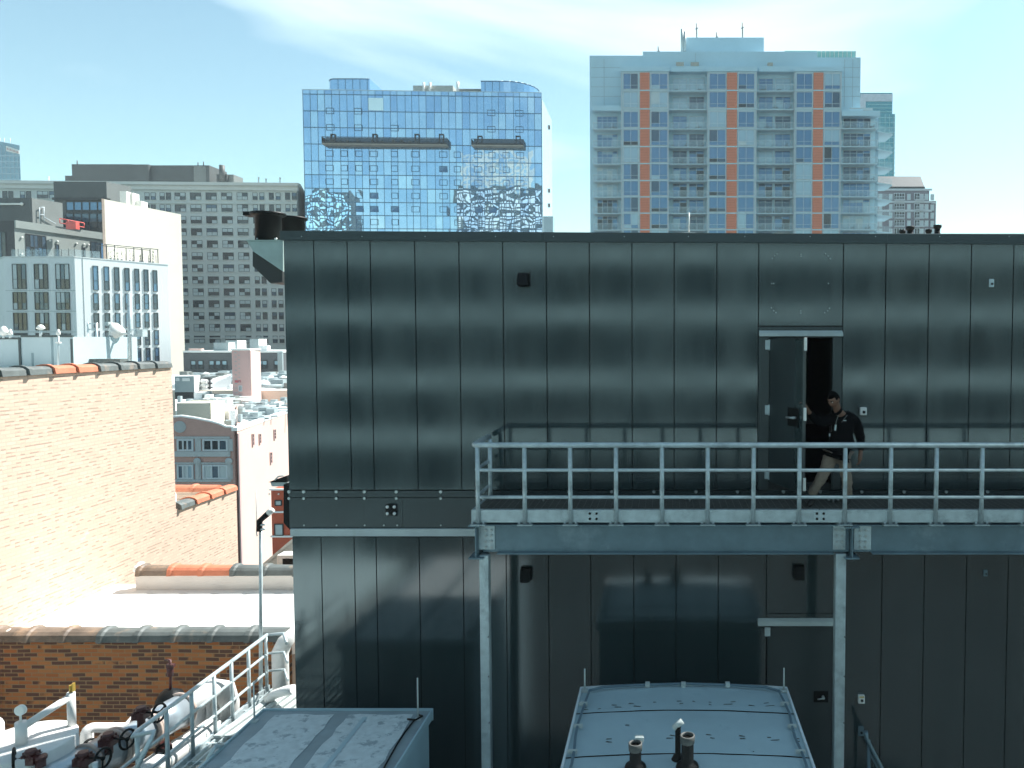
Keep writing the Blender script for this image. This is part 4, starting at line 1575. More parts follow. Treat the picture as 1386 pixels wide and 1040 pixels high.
# ================================================================== blue grey roof tank and antennas behind the brick wall
M_BG = mat('blue_grey_panel', (.42, .52, .54), .5, 0, .04, 1)
YT = 19.0
FT = Face(XY(-30, YT), XY(97, YT))
rt = thing('panelled_roof_screen', 'blue grey panelled screen with dark trim behind the coping of the brick wall', 'screen', (-16, YT, GROUND))
zs1 = PZ(458, YT)
mb = MB()
us = FT.hit(29, 480)[0]
ue = FT.L
mb.fbox(FT, 0, us - .01, -2.5, 0, GROUND, PZ(459, YT))
mb.fbox(FT, us + .01, ue, -2.3, 0.01, GROUND, PZ(456, YT))
mb.build('panel', M_BG, rt)
mb = MB()
for (a, c_, z) in ((0, us, PZ(458.5, YT)), (us + .02, ue, PZ(455.5, YT))):
    mb.fbox(FT, a, c_, -.02, .03, z - .02, z + .03)
for u_ in (us - .04, ue - .05):
    mb.fbox(FT, u_, u_ + .05, .012, .035, GROUND, PZ(459, YT))
mb.build('trim', mat('trim_dark', (.06, .08, .08), .5), rt)
mb = MB()
zz = PZ(535, YT)
mb.fbox(FT, 0, us - .1, 0, .01, zz, zz + .01)
for (a, c_, q0_, q1_) in ((43, 46, 478, 500), (70, 73, 455, 499)):
    u0_, _ = FT.hit(a, 480)
    u1_, _ = FT.hit(c_, 480)
    mb.fbox(FT, u0_, u1_, .011, .016, PZ(q1_, YT), PZ(q0_, YT))
mb.build_each('darker_strip', mat('darker_blue_grey', (.22, .31, .33), .6), rt)  # thin strips in a darker blue grey
def mast(p, q0_, q1_, Y, r, label, head=None, cat='antenna', name='antenna_mast'):
    b_ = P(p, q0_, Y)
    t_ = thing(name, label, cat, (b_.x, b_.y, b_.z))
    MB().cyl(b_, P(p, q1_, Y), r, n=8).build('pole', M_GALV, t_)
    return t_
def domehead(t_, p, q, Y, w_, h_):
    c_ = P(p, q, Y)
    MB().lathe([(w_ * .3, -h_ * .5), (w_, -h_ * .3), (w_ * .9, 0), (w_ * .45, h_ * .4), (0, h_ * .5)], c_, 14).build('dome', M_WHITE, t_)
t_ = mast(55, 456, 447, YT - .05, .03, 'mushroom shaped white antenna on top of the blue grey screen')
domehead(t_, 55, 443, YT - .05, .095, .13)
t_ = mast(79, 498, 452, 17.5, .018, 'slim white tipped antenna rising in front of the blue grey screen')
domehead(t_, 79, 450, 17.5, .045, .15)
MB().box(P(76, 464, 17.5).x, P(82, 464, 17.5).x, 17.47, 17.53, P(76, 465, 17.5).z, P(76, 463, 17.5).z).build('bracket', M_WHITE, t_)
t_ = mast(5, 458, 452, YT - .05, .03, 'broad white antenna dome at the left edge on the blue grey screen')
domehead(t_, 5, 448, YT - .05, .11, .24)
t_ = mast(14, 458, 452, YT - .05, .03, 'narrow white antenna dome next to the broad one on the blue grey screen')
domehead(t_, 14, 450, YT - .05, .05, .17)
YA = 20.5
t_ = mast(130.5, 500, 437, YA, .035, 'grey antenna post with a small square arm, left of the white dish')
mb = MB()
mb.tube([P(131, 438, YA), P(118, 438.5, YA)], .015, 6)
mb.tube([P(131, 446, YA), P(118, 446, YA)], .015, 6)
mb.tube([P(119, 437, YA), P(119, 450, YA)], .022, 6)
mb.tube([P(119, 450, YA), P(120, 462, YA), P(128, 478, YA)], .006, 5)
mb.box(P(129, 0, YA).x, P(134, 0, YA).x, YA - .06, YA + .05, P(0, 441, YA).z, P(0, 436, YA).z)
mb.build_each('arm', M_GALV, t_)
t_ = mast(175.5, 497, 398, YA, .05, 'grey pole carrying the white dish antenna above the brick wall', name='dish_mast')
mb = MB().box(P(170, 0, YA).x, P(182, 0, YA).x, YA - .1, YA + .1, P(0, 456, YA).z, P(0, 446, YA).z)
mb.ring(P(180.5, 451, YA - .1), (0, 1, 0), .085, .018, 16, 6)
mb.build('clamp', M_GALV, t_)
c_ = P(154, 448, YA)
ax_ = Vector((-.75, -.55, .12)).normalized()
t2_ = thing('dish_antenna', 'white drum shaped dish antenna with cone back, fixed to the grey pole', 'dish', tuple(c_))
MB().lathe([(0, .10), (.17, .10), (.21, .07), (.215, -.06), (.14, -.16), (.07, -.24), (.0, -.26)], c_, 24, 0, ax_).build('dish', M_WHITE, t2_)
MB().tube([c_ - ax_ * .2, P(165, 452, YA), P(174, 452, YA)], [.06, .04, .035], 8).build('mount', M_WHITE, t2_)
# dark low parapet tiles beyond, right of the screen
o = MB().box(P(103, 0, 19.6).x, P(150, 0, 19.6).x, 19.5, 19.8, zt, P(0, 487, 19.6).z + .02).build('roof_curb', TILE_D)
tag(o, 'dark low roof curb between the blue grey screen and the antenna post', 'curb')

# ================================================================== city behind
G_DARK = glass('dark_glass', (.02, .028, .032), .05, 0, 1.6)
G_DARK2 = glass('blue_dark_glass', (.06, .10, .14), .05, .3, 1.6, .02, .8)
G_MID = glass('blue_window_glass', (.10, .20, .32), .06, .35, 1.6)
G_LITE = glass('pale_blind_glass', (.30, .43, .50), .12, .2, 1.5)
G_PALE = glass('curtained_glass', (.42, .50, .52), .2, .1, 1.5)
G_BALC = glass('balcony_glass', (.45, .60, .64), .06, .0, 1.5)
G_BALC.node_tree.nodes['Principled BSDF'].inputs['Alpha'].default_value = .16
M_FRW = mat('pale_window_frame', (.46, .52, .55), .5, 0, .05, 1)
M_FRD = mat('dark_window_frame', (.02, .024, .026), .5, 0, .1, 1)
M_BLIND = mat('blind', (.50, .56, .56), .8, 0, .15, .3)

def win_mesh(name, w_, h_, frame, gl, cols=1, rows=(1.,), ft=.06, dep=.12, gl2=None, seed=0, sill=None):
    """window: frame ring + bars + panes, local x along the wall, -y outwards, origin bottom centre"""
    rnd = random.Random(seed)
    mb = MB()
    mats = [frame] + list(gl)
    x0, x1 = -w_ / 2, w_ / 2
    mb.box(x0, x1, -dep, 0, 0, ft)
    mb.box(x0, x1, -dep, 0, h_ - ft, h_)
    mb.box(x0, x0 + ft, -dep, 0, ft, h_ - ft)
    mb.box(x1 - ft, x1, -dep, 0, ft, h_ - ft)
    zs = [ft]
    tot = sum(rows)
    for r_ in rows:
        zs.append(zs[-1] + (h_ - 2 * ft) * r_ / tot)
    cw = (w_ - 2 * ft) / cols
    for i in range(cols):
        for j in range(len(rows)):
            a, c_ = x0 + ft + i * cw, x0 + ft + (i + 1) * cw
            z0, z1 = zs[j], zs[j + 1]
            t1, t2 = rnd.uniform(-.008, .008), rnd.uniform(-.008, .008)
            mi = 1 + rnd.randrange(len(gl))
            mb.add([(a, -dep * .35 + t1, z0), (c_, -dep * .35 - t1, z0), (c_, -dep * .35 + t2, z1), (a, -dep * .35 + t1 + t2, z1)], [(0, 1, 2, 3)], mi)
            if j:
                mb.box(a, c_, -dep * .8, -.01, z0 - ft / 3, z0 + ft / 3)
        if i:
            mb.box(x0 + ft + i * cw - ft / 2.2, x0 + ft + i * cw + ft / 2.2, -dep * .9, -.01, ft, h_ - ft)
    if sill:
        mb.box(x0 - .1, x1 + .1, -dep - .15, 0, -.12, -.002, len(mats))
        mats.append(sill)
    return mb.mesh(name, mats)

# ---------------- stone hotel block (grey, behind on the left)
M_STONE = mat('grey_limestone', (.57, .60, .575), .85, 0, .10, .12, .1, streak=(1, 1, .25), detail=6)
M_CORN = mat('pale_cornice', (.66, .66, .62), .8, 0, .06, .2)  # made paler than the wall to stand for sun on the cornice top
HA, HB = XY(-60, 210), XY(405, 214)
FH = Face(HA, HB)
hz = FH.hit(300, 250)[1]
ht = thing('stone_apartment_block', 'long grey stone block with many paired windows and a pale cornice', 'building', ((HA[0] + HB[0]) / 2, 212, GROUND))
HC = XY(418, 240)
mb = MB()
mb.prism([HA, HB, HC, (HA[0], 245)], GROUND, FH.hit(300, 252)[1])
mb.build('wall', M_STONE, ht)
mb = MB()
mb.fbox(FH, -1, FH.L + .8, -.5, 1.2, FH.hit(300, 252)[1], FH.hit(300, 248)[1])
mb.fbox(FH, -.5, FH.L + .4, -.5, .6, FH.hit(300, 258)[1], FH.hit(300, 252)[1] - .01)
HS = Face(HB, HC)
mb.fbox(HS, .85, HS.L, -.5, .9, FH.hit(300, 252)[1], FH.hit(300, 248)[1])
mb.build('cornice', M_CORN, ht)
mb = MB()
for q in (275, 457.5):
    mb.fbox(FH, 0, FH.L, 0, .25, FH.hit(300, q)[1] - .25, FH.hit(300, q)[1] + .1)
mb.build('string_course', M_STONE, ht)
random.seed(5)
W2 = [win_mesh('window', 2.9, 2.0, M_FRD, [G_DARK, M_BLIND, G_DARK2], 2, (1., 1.), .10, .05, seed=s_, sill=M_CORN) for s_ in range(5)]
W1 = [win_mesh('window', 1.28, 2.0, M_FRD, [G_DARK, M_BLIND, G_DARK2], 1, (1., 1.), .10, .05, seed=s_ + 20, sill=M_CORN) for s_ in range(5)]
rows_y = [266, 282, 298, 314.3, 330.7, 347, 363.2, 379.4, 395.5, 411.6, 427.7, 443.7, 459.5]
items = []
for r_, q in enumerate(rows_y):
    dx = (q - 266) / 22000 * 600
    for p in (244, 265, 286, 307, 328):
        if q < 290 and p in (244,): pass
        items.append((random.choice(W2), p + dx, q))
    for p in (350, 372, 394):
        for o_ in (-4.6, 4.6):
            items.append((random.choice(W1), p + dx + o_, q))
    if r_ < 2:
        for p in (203.5, 224):
            for o_ in (-4.2, 4.2):
                items.append((random.choice(W1), p + o_, q))
    if r_ < 1:
        for p in (9, 33):
            for o_ in (-4, 4):
                items.append((random.choice(W1), p + o_ + 2, q - 2))
        items.append((random.choice(W2), 58, q - 2))
        items.append((random.choice(W2), 74.5, q - 2))
lst = []
for me_, p, q in items:
    u_, z_ = FH.hit(p, q + 5)
    lst.append((me_, FH.at(u_, z_, .02)))
many('window', lst, ht, FH.rot)
mb = MB()
for q in rows_y[1:4]:
    u_, z_ = HS.hit(412, q + 4)
    mb.fbox(HS, u_ - 4, u_ - 3, 0, .04, z_, z_ + 2)
mb.build_each('side_window', G_DARK, ht)
# dark penthouse on it
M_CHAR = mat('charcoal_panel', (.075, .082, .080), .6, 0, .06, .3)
M_CHAR2 = mat('charcoal_lit_side_grey', (.17, .185, .175), .6, 0, .06, .3)  # charcoal lightened as sunlit sides; elsewhere just a plain grey
YPH = 224
pz0 = FH.hit(300, 252)[1]
ph = thing('rooftop_plant_house', 'long flat charcoal plant house on the roof of the grey stone block', 'plant house', (P(200, 240, YPH).x, YPH, pz0))
def pbox(p0_, p1_, q0_, q1_, Y, depth, mb, zb_=None):
    a, c_ = P(p0_, q0_, Y), P(p1_, q0_, Y)
    z0 = P((p0_ + p1_) / 2, q1_, Y).z if zb_ is None else zb_
    mb.box(a.x, c_.x, Y, Y + depth, z0, (a.z + c_.z) / 2)
    return mb
pbox(97, 178, 222.5, 250, YPH, 9, MB(), pz0).build('block', M_CHAR, ph)
pbox(177, 201, 222.8, 250, YPH - 1, 9, MB(), pz0).build('block', M_CHAR, ph)
mb = pbox(201.5, 283, 224, 250, YPH, 9, MB(), pz0)
mb.build('block', M_CHAR, ph)
FPS = Face(XY(283.2, YPH), XY(293, YPH + 14))
mb = MB()
mb.fbox(FPS, 0, FPS.L, -3, 0, pz0, P(288, 225.5, YPH).z)
mb.build('block', M_CHAR2, ph)
pbox(293, 307, 236, 250, YPH, 5, MB(), pz0).build('block', M_CHAR, ph)
pbox(306, 316, 236.5, 250, YPH + 1, 5, MB(), pz0).build('block', M_CHAR2, ph)
mb = MB().cyl(P(300.5, 245, YPH - .5), P(300.5, 224, YPH - .5), .75, n=14)
mb.build('stack', M_CHAR, ph)
pbox(88, 97, 238, 250, YPH, 4, MB(), pz0).build('block', M_CHAR, ph)
mb = MB()
for (p, q) in ((104.5, 217.5), (268, 220), (275.5, 219)):
    mb.cyl(P(p, 225, YPH), P(p, q, YPH), .13, n=6)
mb.build_each('rod', M_FRD, ph)
for (p, q, lab) in ((66, 240, 'leftmost small roof rod on the grey stone block cornice'), (350, 241, 'small roof rod above the cornice, left of the pair near the right end'), (360, 243, 'short roof rod in the middle of the three near the right end of the cornice'),
                    (379, 241.5, 'small roof rod nearest the right end of the pale cornice')):
    b_ = P(p, 250, 215)
    b_.z = FH.hit(300, 248)[1]
    o = MB().cyl(b_, P(p, q, 215), .14, n=6).ball(P(p, q, 215), .28, 6).build('roof_rod', M_WHITE)
    tag(o, lab, 'rod', 'small rods on the stone block roof')

# ---------------- far glass tower with sign at the left edge
M_FG = mat('hazy_blue_glass', (.16, .33, .42), .3, .2, .22, .08, streak=(1, 1, .4))
FT0, FT1 = XY(-60, 400), XY(30, 400)
gt = thing('distant_glass_tower', 'distant blue glass tower with slanted top and a pale sign, cut by the left edge', 'tower', ((FT0[0] + FT1[0]) / 2, 405, GROUND))
zl_, zr__ = P(0, 190, 400).z + 2.5, P(27, 197, 400).z
mb = MB().prism([FT0, (P(26.5, 200, 400).x, 400), (P(26.5, 200, 400).x * 1.08, 428), (FT0[0], 428)], GROUND, 0, ztop=[zl_ + 2, zr__, zr__, zl_ + 2])
mb.build('wall', M_FG, gt)
mb = MB()
for k in range(5):
    z = P(0, 212 + 8 * k, 400).z
    mb.box(FT0[0], P(26.5, 200, 400).x + .1, 399.75, 399.98, z, z + .5)
for k in range(6):
    x = P(-4 + k * 5.5, 200, 400).x
    mb.box(x, x + .3, 399.8, 399.97, GROUND, zr__)
mb.build('mullion', G_LITE, gt)
a, c_ = P(7.5, 202.5, 399), P(25, 208, 399)
sg = MB().add([(a.x, 399.3, a.z + 2), (a.x, 399.3, a.z - .8), (c_.x, 399.3, c_.z - .2), (c_.x, 399.3, c_.z + 1.8), (a.x, 399.6, a.z + 2), (a.x, 399.6, a.z - .8), (c_.x, 399.6, c_.z - .2), (c_.x, 399.6, c_.z + 1.8)],
              [(0, 1, 2, 3), (7, 6, 5, 4), (0, 4, 5, 1), (1, 5, 6, 2), (2, 6, 7, 3), (3, 7, 4, 0)]).build('sign_board', M_WHITE, gt)
mb = MB()
for k in range(11):
    x = a.x + .5 + k * .55
    z = a.z + .45 - (a.z - c_.z) * k / 11
    mb.box(x, x + (.14 if k % 3 else .34), 399.2, 399.28, z - .45, z + .35 + .1 * (k % 2))
mb.build('sign_lettering', mat('faded_red', (.55, .22, .20), .6), sg)
mb = MB()
for p in (0, 6, 14):
    mb.cyl(P(p, 198, 402), P(p, 187, 402), .12, n=5)
mb.build_each('roof_antenna', M_WHITE, gt)

# ---------------- charcoal building cluster
random.seed(9)
def tower_block(name, label, cat, p0_, p1_, p2_, Y0, Y1, qt, mfront, mside, depth=14, qt1=None):
    """front face p0->p1 at Y0, right face p1->p2 receding to Y1"""
    A, B, C = XY(p0_, Y0), XY(p1_, Y0), XY(p2_, Y1)
    z = P(p1_, qt, Y0).z
    t = thing(name, label, cat, ((A[0] + C[0]) / 2, Y0 + 2, GROUND))
    mb = MB().box(A[0], B[0] - .02, Y0, Y0 + 1.5, GROUND, z)
    mb.build('front_wall', mfront, t)
    FS = Face(B, C)
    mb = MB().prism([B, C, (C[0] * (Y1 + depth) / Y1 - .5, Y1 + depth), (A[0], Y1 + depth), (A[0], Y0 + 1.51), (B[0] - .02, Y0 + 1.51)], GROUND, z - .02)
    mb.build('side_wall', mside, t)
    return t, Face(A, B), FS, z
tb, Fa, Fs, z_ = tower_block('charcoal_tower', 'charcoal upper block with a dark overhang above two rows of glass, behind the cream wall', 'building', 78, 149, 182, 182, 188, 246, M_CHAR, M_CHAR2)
u0_, u1_, zz0, zz1 = Fa.rect(89, 268, 149, 313)
mb = MB().fbox(Fa, u0_, u1_ + .05, 0, .05, zz0, Fa.hit(100, 269)[1])
mb.build('window_recess', M_FRD, tb)
me_a = win_mesh('window', 1.72, 1.95, M_FRD, [G_DARK2, G_MID], 1, (1.,), .08, .1)
me_b = win_mesh('window', 1.72, 3.9, M_FRD, [G_DARK2, G_DARK], 1, (1., 1.), .08, .1, seed=3)
for k in range(5):
    u_, z0_ = Fa.hit(95.5 + k * 10.6, 285)
    inst('window', me_a, tb, Fa.at(u_, z0_, .06), Fa.rot)
    u_, z0_ = Fa.hit(95.5 + k * 10.6, 312)
    inst('window', me_b, tb, Fa.at(u_, z0_, .06), Fa.rot)
mb = MB()
mb.fbox(Fa, -.1, Fa.L + .1, 0, .5, Fa.hit(100, 271)[1], Fa.hit(100, 268)[1])
mb.build('overhang', M_FRD, tb)
for (p0_, p1_, q0_, q1_, lab) in ((162, 171, 259, 276, 'large white rooftop box beside the charcoal upper block, above the cream wall'), (175, 179.5, 261, 278, 'narrow white rooftop box right of the large one, above the cream wall'),
                                  (183, 191, 272, 282, 'low white rooftop lump on top edge of the cream wall')):
    a = pbox(p0_, p1_, q0_, q1_ + 8, 158 + (p0_ - 160) * .1, 2, MB())
    o = a.build('rooftop_box', M_WHITE)
    tag(o, lab, 'box')
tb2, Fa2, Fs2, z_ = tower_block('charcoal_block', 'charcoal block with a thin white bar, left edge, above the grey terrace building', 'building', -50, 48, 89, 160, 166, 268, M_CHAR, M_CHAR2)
mb = MB().fbox(Fa2, Fa2.hit(-20, 276)[0], Fa2.hit(31, 276)[0], 0, .4, Fa2.hit(20, 277.8)[1], Fa2.hit(20, 275.6)[1])
mb.ball(Fa2.at(Fa2.hit(31, 276)[0], Fa2.hit(31, 276.7)[1], .3), .35, 8)
mb.build('white_bar', M_WHITE, tb2)
mb = MB()
for (a_, b_) in (((52, 281), (52, 300)), ((52, 281), (59, 281)), ((58, 281), (58, 300)), ((58, 294), (74, 303)), ((52, 291), (58, 291))):
    ua, za = Fs2.hit(*a_)
    ub, zb2 = Fs2.hit(*b_)
    mb.cyl(Fs2.at(ua, za, .3), Fs2.at(ub, zb2, .3), .09, n=5)
mb.build('ladder_rail', M_FRW, tb2)
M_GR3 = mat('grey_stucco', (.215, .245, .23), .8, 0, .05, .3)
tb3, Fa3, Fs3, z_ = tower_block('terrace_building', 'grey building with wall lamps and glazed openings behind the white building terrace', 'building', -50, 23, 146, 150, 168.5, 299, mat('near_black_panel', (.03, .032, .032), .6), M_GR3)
mb = MB().fbox(Fs3, 0, Fs3.L, 0, .35, Fs3.hit(23.5, 309)[1], z_ + .1)
mb.build('parapet_band', M_GR3, tb3)
for (p0_, p1_, q0_, q1_, cl, rw) in ((34, 62, 318, 352, 5, (1, 1)), (122, 143, 328, 352, 3, (1,)), (75, 79.5, 331, 352, 1, (1,)), (111, 115, 335, 352, 1, (1,))):
    u0_, u1_, zz0, zz1 = Fs3.rect(p0_, q0_, p1_, q1_)
    me_ = win_mesh('window', u1_ - u0_, zz1 - zz0, M_FRD, [G_DARK2, G_DARK, G_MID], cl, rw, .1, .1, seed=int(p0_))
    inst('window', me_, tb3, Fs3.at((u0_ + u1_) / 2, zz0, .02), Fs3.rot)
u0_, u1_, zz0, zz1 = Fa3.rect(-10, 314, 8, 350)
me_ = win_mesh('window', u1_ - u0_, zz1 - zz0, M_FRD, [G_DARK2, G_DARK], 3, (1, 1), .1, .1, seed=77)
inst('window', me_, tb3, Fa3.at((u0_ + u1_) / 2, zz0, .02), Fa3.rot)
mb = MB()
lamp_me = MB().ball((0, -.15, 0), .22, 8).cyl((0, 0, 0), (0, -.15, 0), .1, n=6).mesh('wall_lamp', M_WHITE)
for (p, q) in ((29, 321.5), (67, 326), (77, 327), (103, 330), (113, 331), (119, 331.5), (29, 344)):
    u_, z0_ = Fs3.hit(p, q)
    inst('wall_lamp', lamp_me, tb3, Fs3.at(u_, z0_, .02), Fs3.rot)
# red lift cradle on its roof
Yc = 158.
mb = MB()
a0_, a1_ = P(81, 302, Yc), P(114, 308, Yc + 5)
for dz in (0, .9):
    mb.tube([a0_ + Vector((0, 0, dz)), a1_ + Vector((0, 0, dz))], .1, 6)
for k in range(4):
    q = a0_.lerp(a1_, k / 3)
    mb.cyl(q, q + Vector((0, 0, .9)), .08, n=6)
mb.box(a0_.x + 1.2, a0_.x + 3.2, Yc, Yc + 1, a0_.z - 1.2, a0_.z + .3)
o = mb.build('roof_barrier', mat('red_paint', (.65, .10, .08), .5))
tag(o, 'small red barrier on the roof edge above the grey terrace building', 'barrier')

# ---------------- white building with terrace
M_WH = mat('white_stucco', (.66, .70, .70), .7, 0, .02, .3)
WY0, WY1 = 128., 141.
wA, wB, wC = XY(8, WY0), XY(102.5, WY0), XY(229, WY1)
wz0, wz1 = P(102, 348, WY0).z, P(228, 359, WY1).z
wt = thing('white_building', 'white building with tall narrow window slots and a glass railed roof terrace', 'building', ((wA[0] + wC[0]) / 2, 130, GROUND))
WF, WS = Face(wA, wB), Face(wB, wC)
wz = (wz0 + wz1) / 2
mb = MB().prism([wA, wB, wC, (wC[0] * 155 / WY1 - 2, 155), (wA[0] - 30, 155)], GROUND, wz)
mb.build('wall', M_WH, wt)
fw = {}
def wslot(Fc, p, q0_, q1_, wpx, cols=1, sd=0, fr=M_FRD, gl=(G_DARK2, G_MID), dep=.12):
    u0_, u1_, z0_, z1_ = Fc.rect(p - wpx / 2, q0_, p + wpx / 2, q1_)
    me_ = win_mesh('window', u1_ - u0_, z1_ - z0_, fr, list(gl), cols, (1, 1.6), .07, dep, seed=sd)
    inst('window', me_, wt, Fc.at((u0_ + u1_) / 2, z0_, .02), Fc.rot)
cols_ = [128.7, 143.6, 157.5, 171.4, 184.8, 197.2, 209.3]
for ri, (qa, qb, qc, qd) in enumerate(((360, 393, 366, 395), (397, 420, 398.5, 419), (424, 444, 423.5, 443.5), (448, 468.5, 447, 467), (473, 493, 470.5, 490), (497, 516, 494, 512))):
    for ci, p in enumerate(cols_):
        t_ = ci / 6
        wslot(WS, p + ri * .7, qa + (qc - qa) * t_, qb + (qd - qb) * t_, 7.2 - 1.2 * t_, 1, ri * 7 + ci)
for ri, (qa, qb) in enumerate(((357.5, 391.5), (395.5, 419.5), (423.5, 447.5), (451, 454))):
    for ci, p in enumerate((26, 55.5, 84.5)):
        wslot(WF, p + ri * .8, qa, qb, 18.5, 3, 60 + ri * 3 + ci, M_FRD, (G_DARK, G_DARK2, M_BLIND, G_DARK))
mb = MB()
for q in (393.5, 421.5, 449.5):
    z = WF.hit(55, q)[1]
    mb.fbox(WF, 0, WF.L, 0, .06, z - .03, z + .03)
mb.fbox(WS, WS.hit(113, 400)[0], WS.hit(113.6, 400)[0], 0, .05, GROUND, wz)
mb.build('joint', mat('joint_grey', (.30, .36, .37), .7), wt)
mb = MB().prism([(wA[0] - .1, WY0 - .1), (wB[0], wB[1] - .12), (wC[0] + .1, wC[1]), (wC[0] * 155 / WY1 - 1.9, 155), (wA[0] - 30, 155)], wz + .001, wz + .12)
mb.build('coping', M_WH, wt)
# glass railing along the terrace
rl = thing('terrace_glass_railing', 'glass railing with thin posts on the white building terrace, with potted slim plants', 'railing', (wB[0], WY0 + 1, wz + .12))
mb = MB()
pmb = MB()
for Fc, off in ((WF, -.8), (WS, -.8)):
    n = int(Fc.L / 1.25)
    for k in range(n):
        u_ = .4 + k * (Fc.L - .8) / n
        pmb.fbox(Fc, u_, u_ + .06, off - .05, off, wz + .12, wz + 1.35 + random.uniform(0, .25))
        if Fc is WF or k < 3:
            mb.fbox(Fc, u_ + .08, u_ + .08 + (Fc.L - .8) / n - .12, off - .03, off - .01, wz + .25, wz + 1.35)
mb.build('glass_panel', G_BALC, rl)
pmb.build('post', M_FRD, rl)
# plants
random.seed(31)
pot_green = mat('terrace_plant_leaves', (.05, .09, .05), .8, 0, .3, 3)
for k, p in enumerate((157, 163, 168, 173, 185, 190, 197, 200, 210, 214, 217)):
    u_, _ = WS.hit(p, 350)
    b_ = WS.at(u_, wz + .12, -1.6 - random.uniform(0, 1))
    t_ = thing('potted_plant', ['leftmost slim potted plant under the terrace pergola', 'second slim potted plant from the left under the pergola', 'third slim potted plant from the left under the pergola', 'fourth potted plant, just left of the middle pergola bay', 'fifth potted plant from the left, in the middle pergola bay', 'sixth potted plant, close left of the fourth pergola post', 'seventh potted plant, just right of the fourth pergola post', 'eighth potted plant from the left under the pergola', 'ninth potted plant, in the last pergola bay', 'tenth potted plant, second from the right under the pergola', 'rightmost slim potted plant at the end of the pergola'][k], 'plant', tuple(b_), 'slim plants under the pergola')
    MB().cyl(b_, b_ + Vector((0, 0, .4)), .16, .2, 8).build('pot', M_CHAR2, t_)
    mb = MB()
    H = random.uniform(1.1, 1.9)
    for j in range(26):
        h = .4 + random.random() * H
        a = random.uniform(0, 6.28)
        r_ = random.uniform(.02, .18)
        c = b_ + Vector((math.cos(a) * r_, math.sin(a) * r_, h))
        d = Vector((math.cos(a), math.sin(a), 1.4)).normalized() * .22
        s2 = Vector((-math.sin(a), math.cos(a), 0)) * .05
        mb.add([c - s2, c + s2, c + d], [(0, 1, 2)])
    mb.build('leaves', pot_green, t_)
pg = thing('pergola', 'thin dark steel pergola frame on the white building terrace in front of the cream wall', 'pergola', tuple(WS.at(WS.L * .6, wz + .12, -2)))
mb = MB()
u0_, u1_ = WS.hit(146, 350)[0], WS.hit(219, 350)[0]
zt_p = WS.hit(190, 337)[1] + .35
for off in (-1.0, -3.5):
    mb.fbox(WS, u0_, u1_, off - .08, off, zt_p - .12, zt_p)
mb.build('beam', M_FRD, pg)
me_ = MB().box(-.05, .05, -.05, .05, wz + .12, zt_p - .12).mesh('post', M_FRD)
for p in (149, 160, 186, 196.5, 208, 218.5):
    u_, _ = WS.hit(p, 350)
    for off in (-1.04, -3.54):
        q = WS.at(min(u_, u1_ - .1), 0, off)
        inst('post', me_, pg, q, WS.rot)
# building edge further left, dark glass
YG = 136.
mb = MB()
a = P(-40, 352, YG)
c_ = P(7.5, 352, YG)
db = thing('dark_glass_building', 'dark glass building cut by the left edge beside the white building', 'building', ((a.x + c_.x) / 2, YG, GROUND))
mb.box(a.x, c_.x, YG, YG + 4, GROUND, P(5, 349, YG).z)
mb.build('wall', M_FRD, db)
FD = Face((a.x, YG), (c_.x, YG))
me_ = win_mesh('window', 5.3, 2.6, M_FRD, [G_DARK, M_BLIND, G_DARK2], 5, (1, 1), .1, .1, seed=5)
for q in (376, 402, 428, 452):
    u_, z0_ = FD.hit(-14, q)
    inst('window', me_, db, FD.at(u_ - .4 + 0, z0_, .02), 0)

# ---------------- cream blank wall building
cA, cB = XY(141.5, 143.5), XY(248, 160)
CF = Face(cA, cB)
cz0, cz1 = P(142, 269, 143.5).z, P(248, 290.5, 160).z
ct_ = thing('cream_blank_building', 'tall cream blank party wall rising behind the white building', 'building', ((cA[0] + cB[0]) / 2, 155, GROUND))
mb = MB().prism([cA, cB, (cB[0] * 172 / cB[1] - 1, 172), (cA[0] * 160 / cA[1], 160)], GROUND, cz0, ztop=[cz0, cz1, cz1, cz0])
mb.build('wall', mat('cream_render', (.60, .565, .48), .85, 0, .02, .2), ct_)
mb = MB()
mb.fbox(CF, 0, .5, 0, .1, GROUND, cz0)
mb.build('edge_strip', mat('brown_strip', (.25, .20, .16), .8), ct_)

# ================================================================== blue glass tower
TA, TB, TC = XY(415.5, 200), XY(735, 202.6), XY(748, 222)
TF = Face(TA, TB)
TS = Face(TB, TC)
tz = (TF.hit(416, 122)[1] + TF.hit(734, 126)[1]) / 2
tw = thing('blue_glass_tower', 'broad blue mirror glass tower with two long dark balconies near the top', 'tower', ((TA[0] + TC[0]) / 2, 210, GROUND))
mb = MB().prism([(TA[0] + .4, TA[1] + .4), (TB[0] - .3, TB[1] + .4), (TC[0] - .4, TC[1]), (TC[0] * 1.08 - 1, 240), (TA[0] * 1.2, 240)], GROUND, tz - 3.2)
mb.build('core_wall', M_FRW, tw)
MG = [glass('mirror_glass_' + n_, c_, .015, .92, 1.5, .06, .12) for n_, c_ in (('light', (.43, .61, .77)), ('blue', (.35, .54, .73)), ('deep', (.31, .49, .69)), ('clear', (.48, .66, .79)))]
MGF = mat('tower_frame_blue', (.04, .12, .20), .4, .2, .05, 1)
fl_q = [122, 128.5, 151, 173.2, 195.5, 218.5, 236.8, 255, 273.6, 291.3, 309, 327]
fl_z = [TF.hit(560, q + 1.2)[1] for q in fl_q]
fl_z += [fl_z[-1] - 3.45 * k for k in range(1, 8)]
ncol = 33
random.seed(21)
rc = [random.uniform(-.3, .3) for _ in range(ncol + 1)]
us = [TF.L * (k / ncol) for k in range(ncol + 1)]
us = [0] + [us[k] + rc[k] * .5 for k in range(1, ncol)] + [TF.L]
mb, fm = MB(), MB()
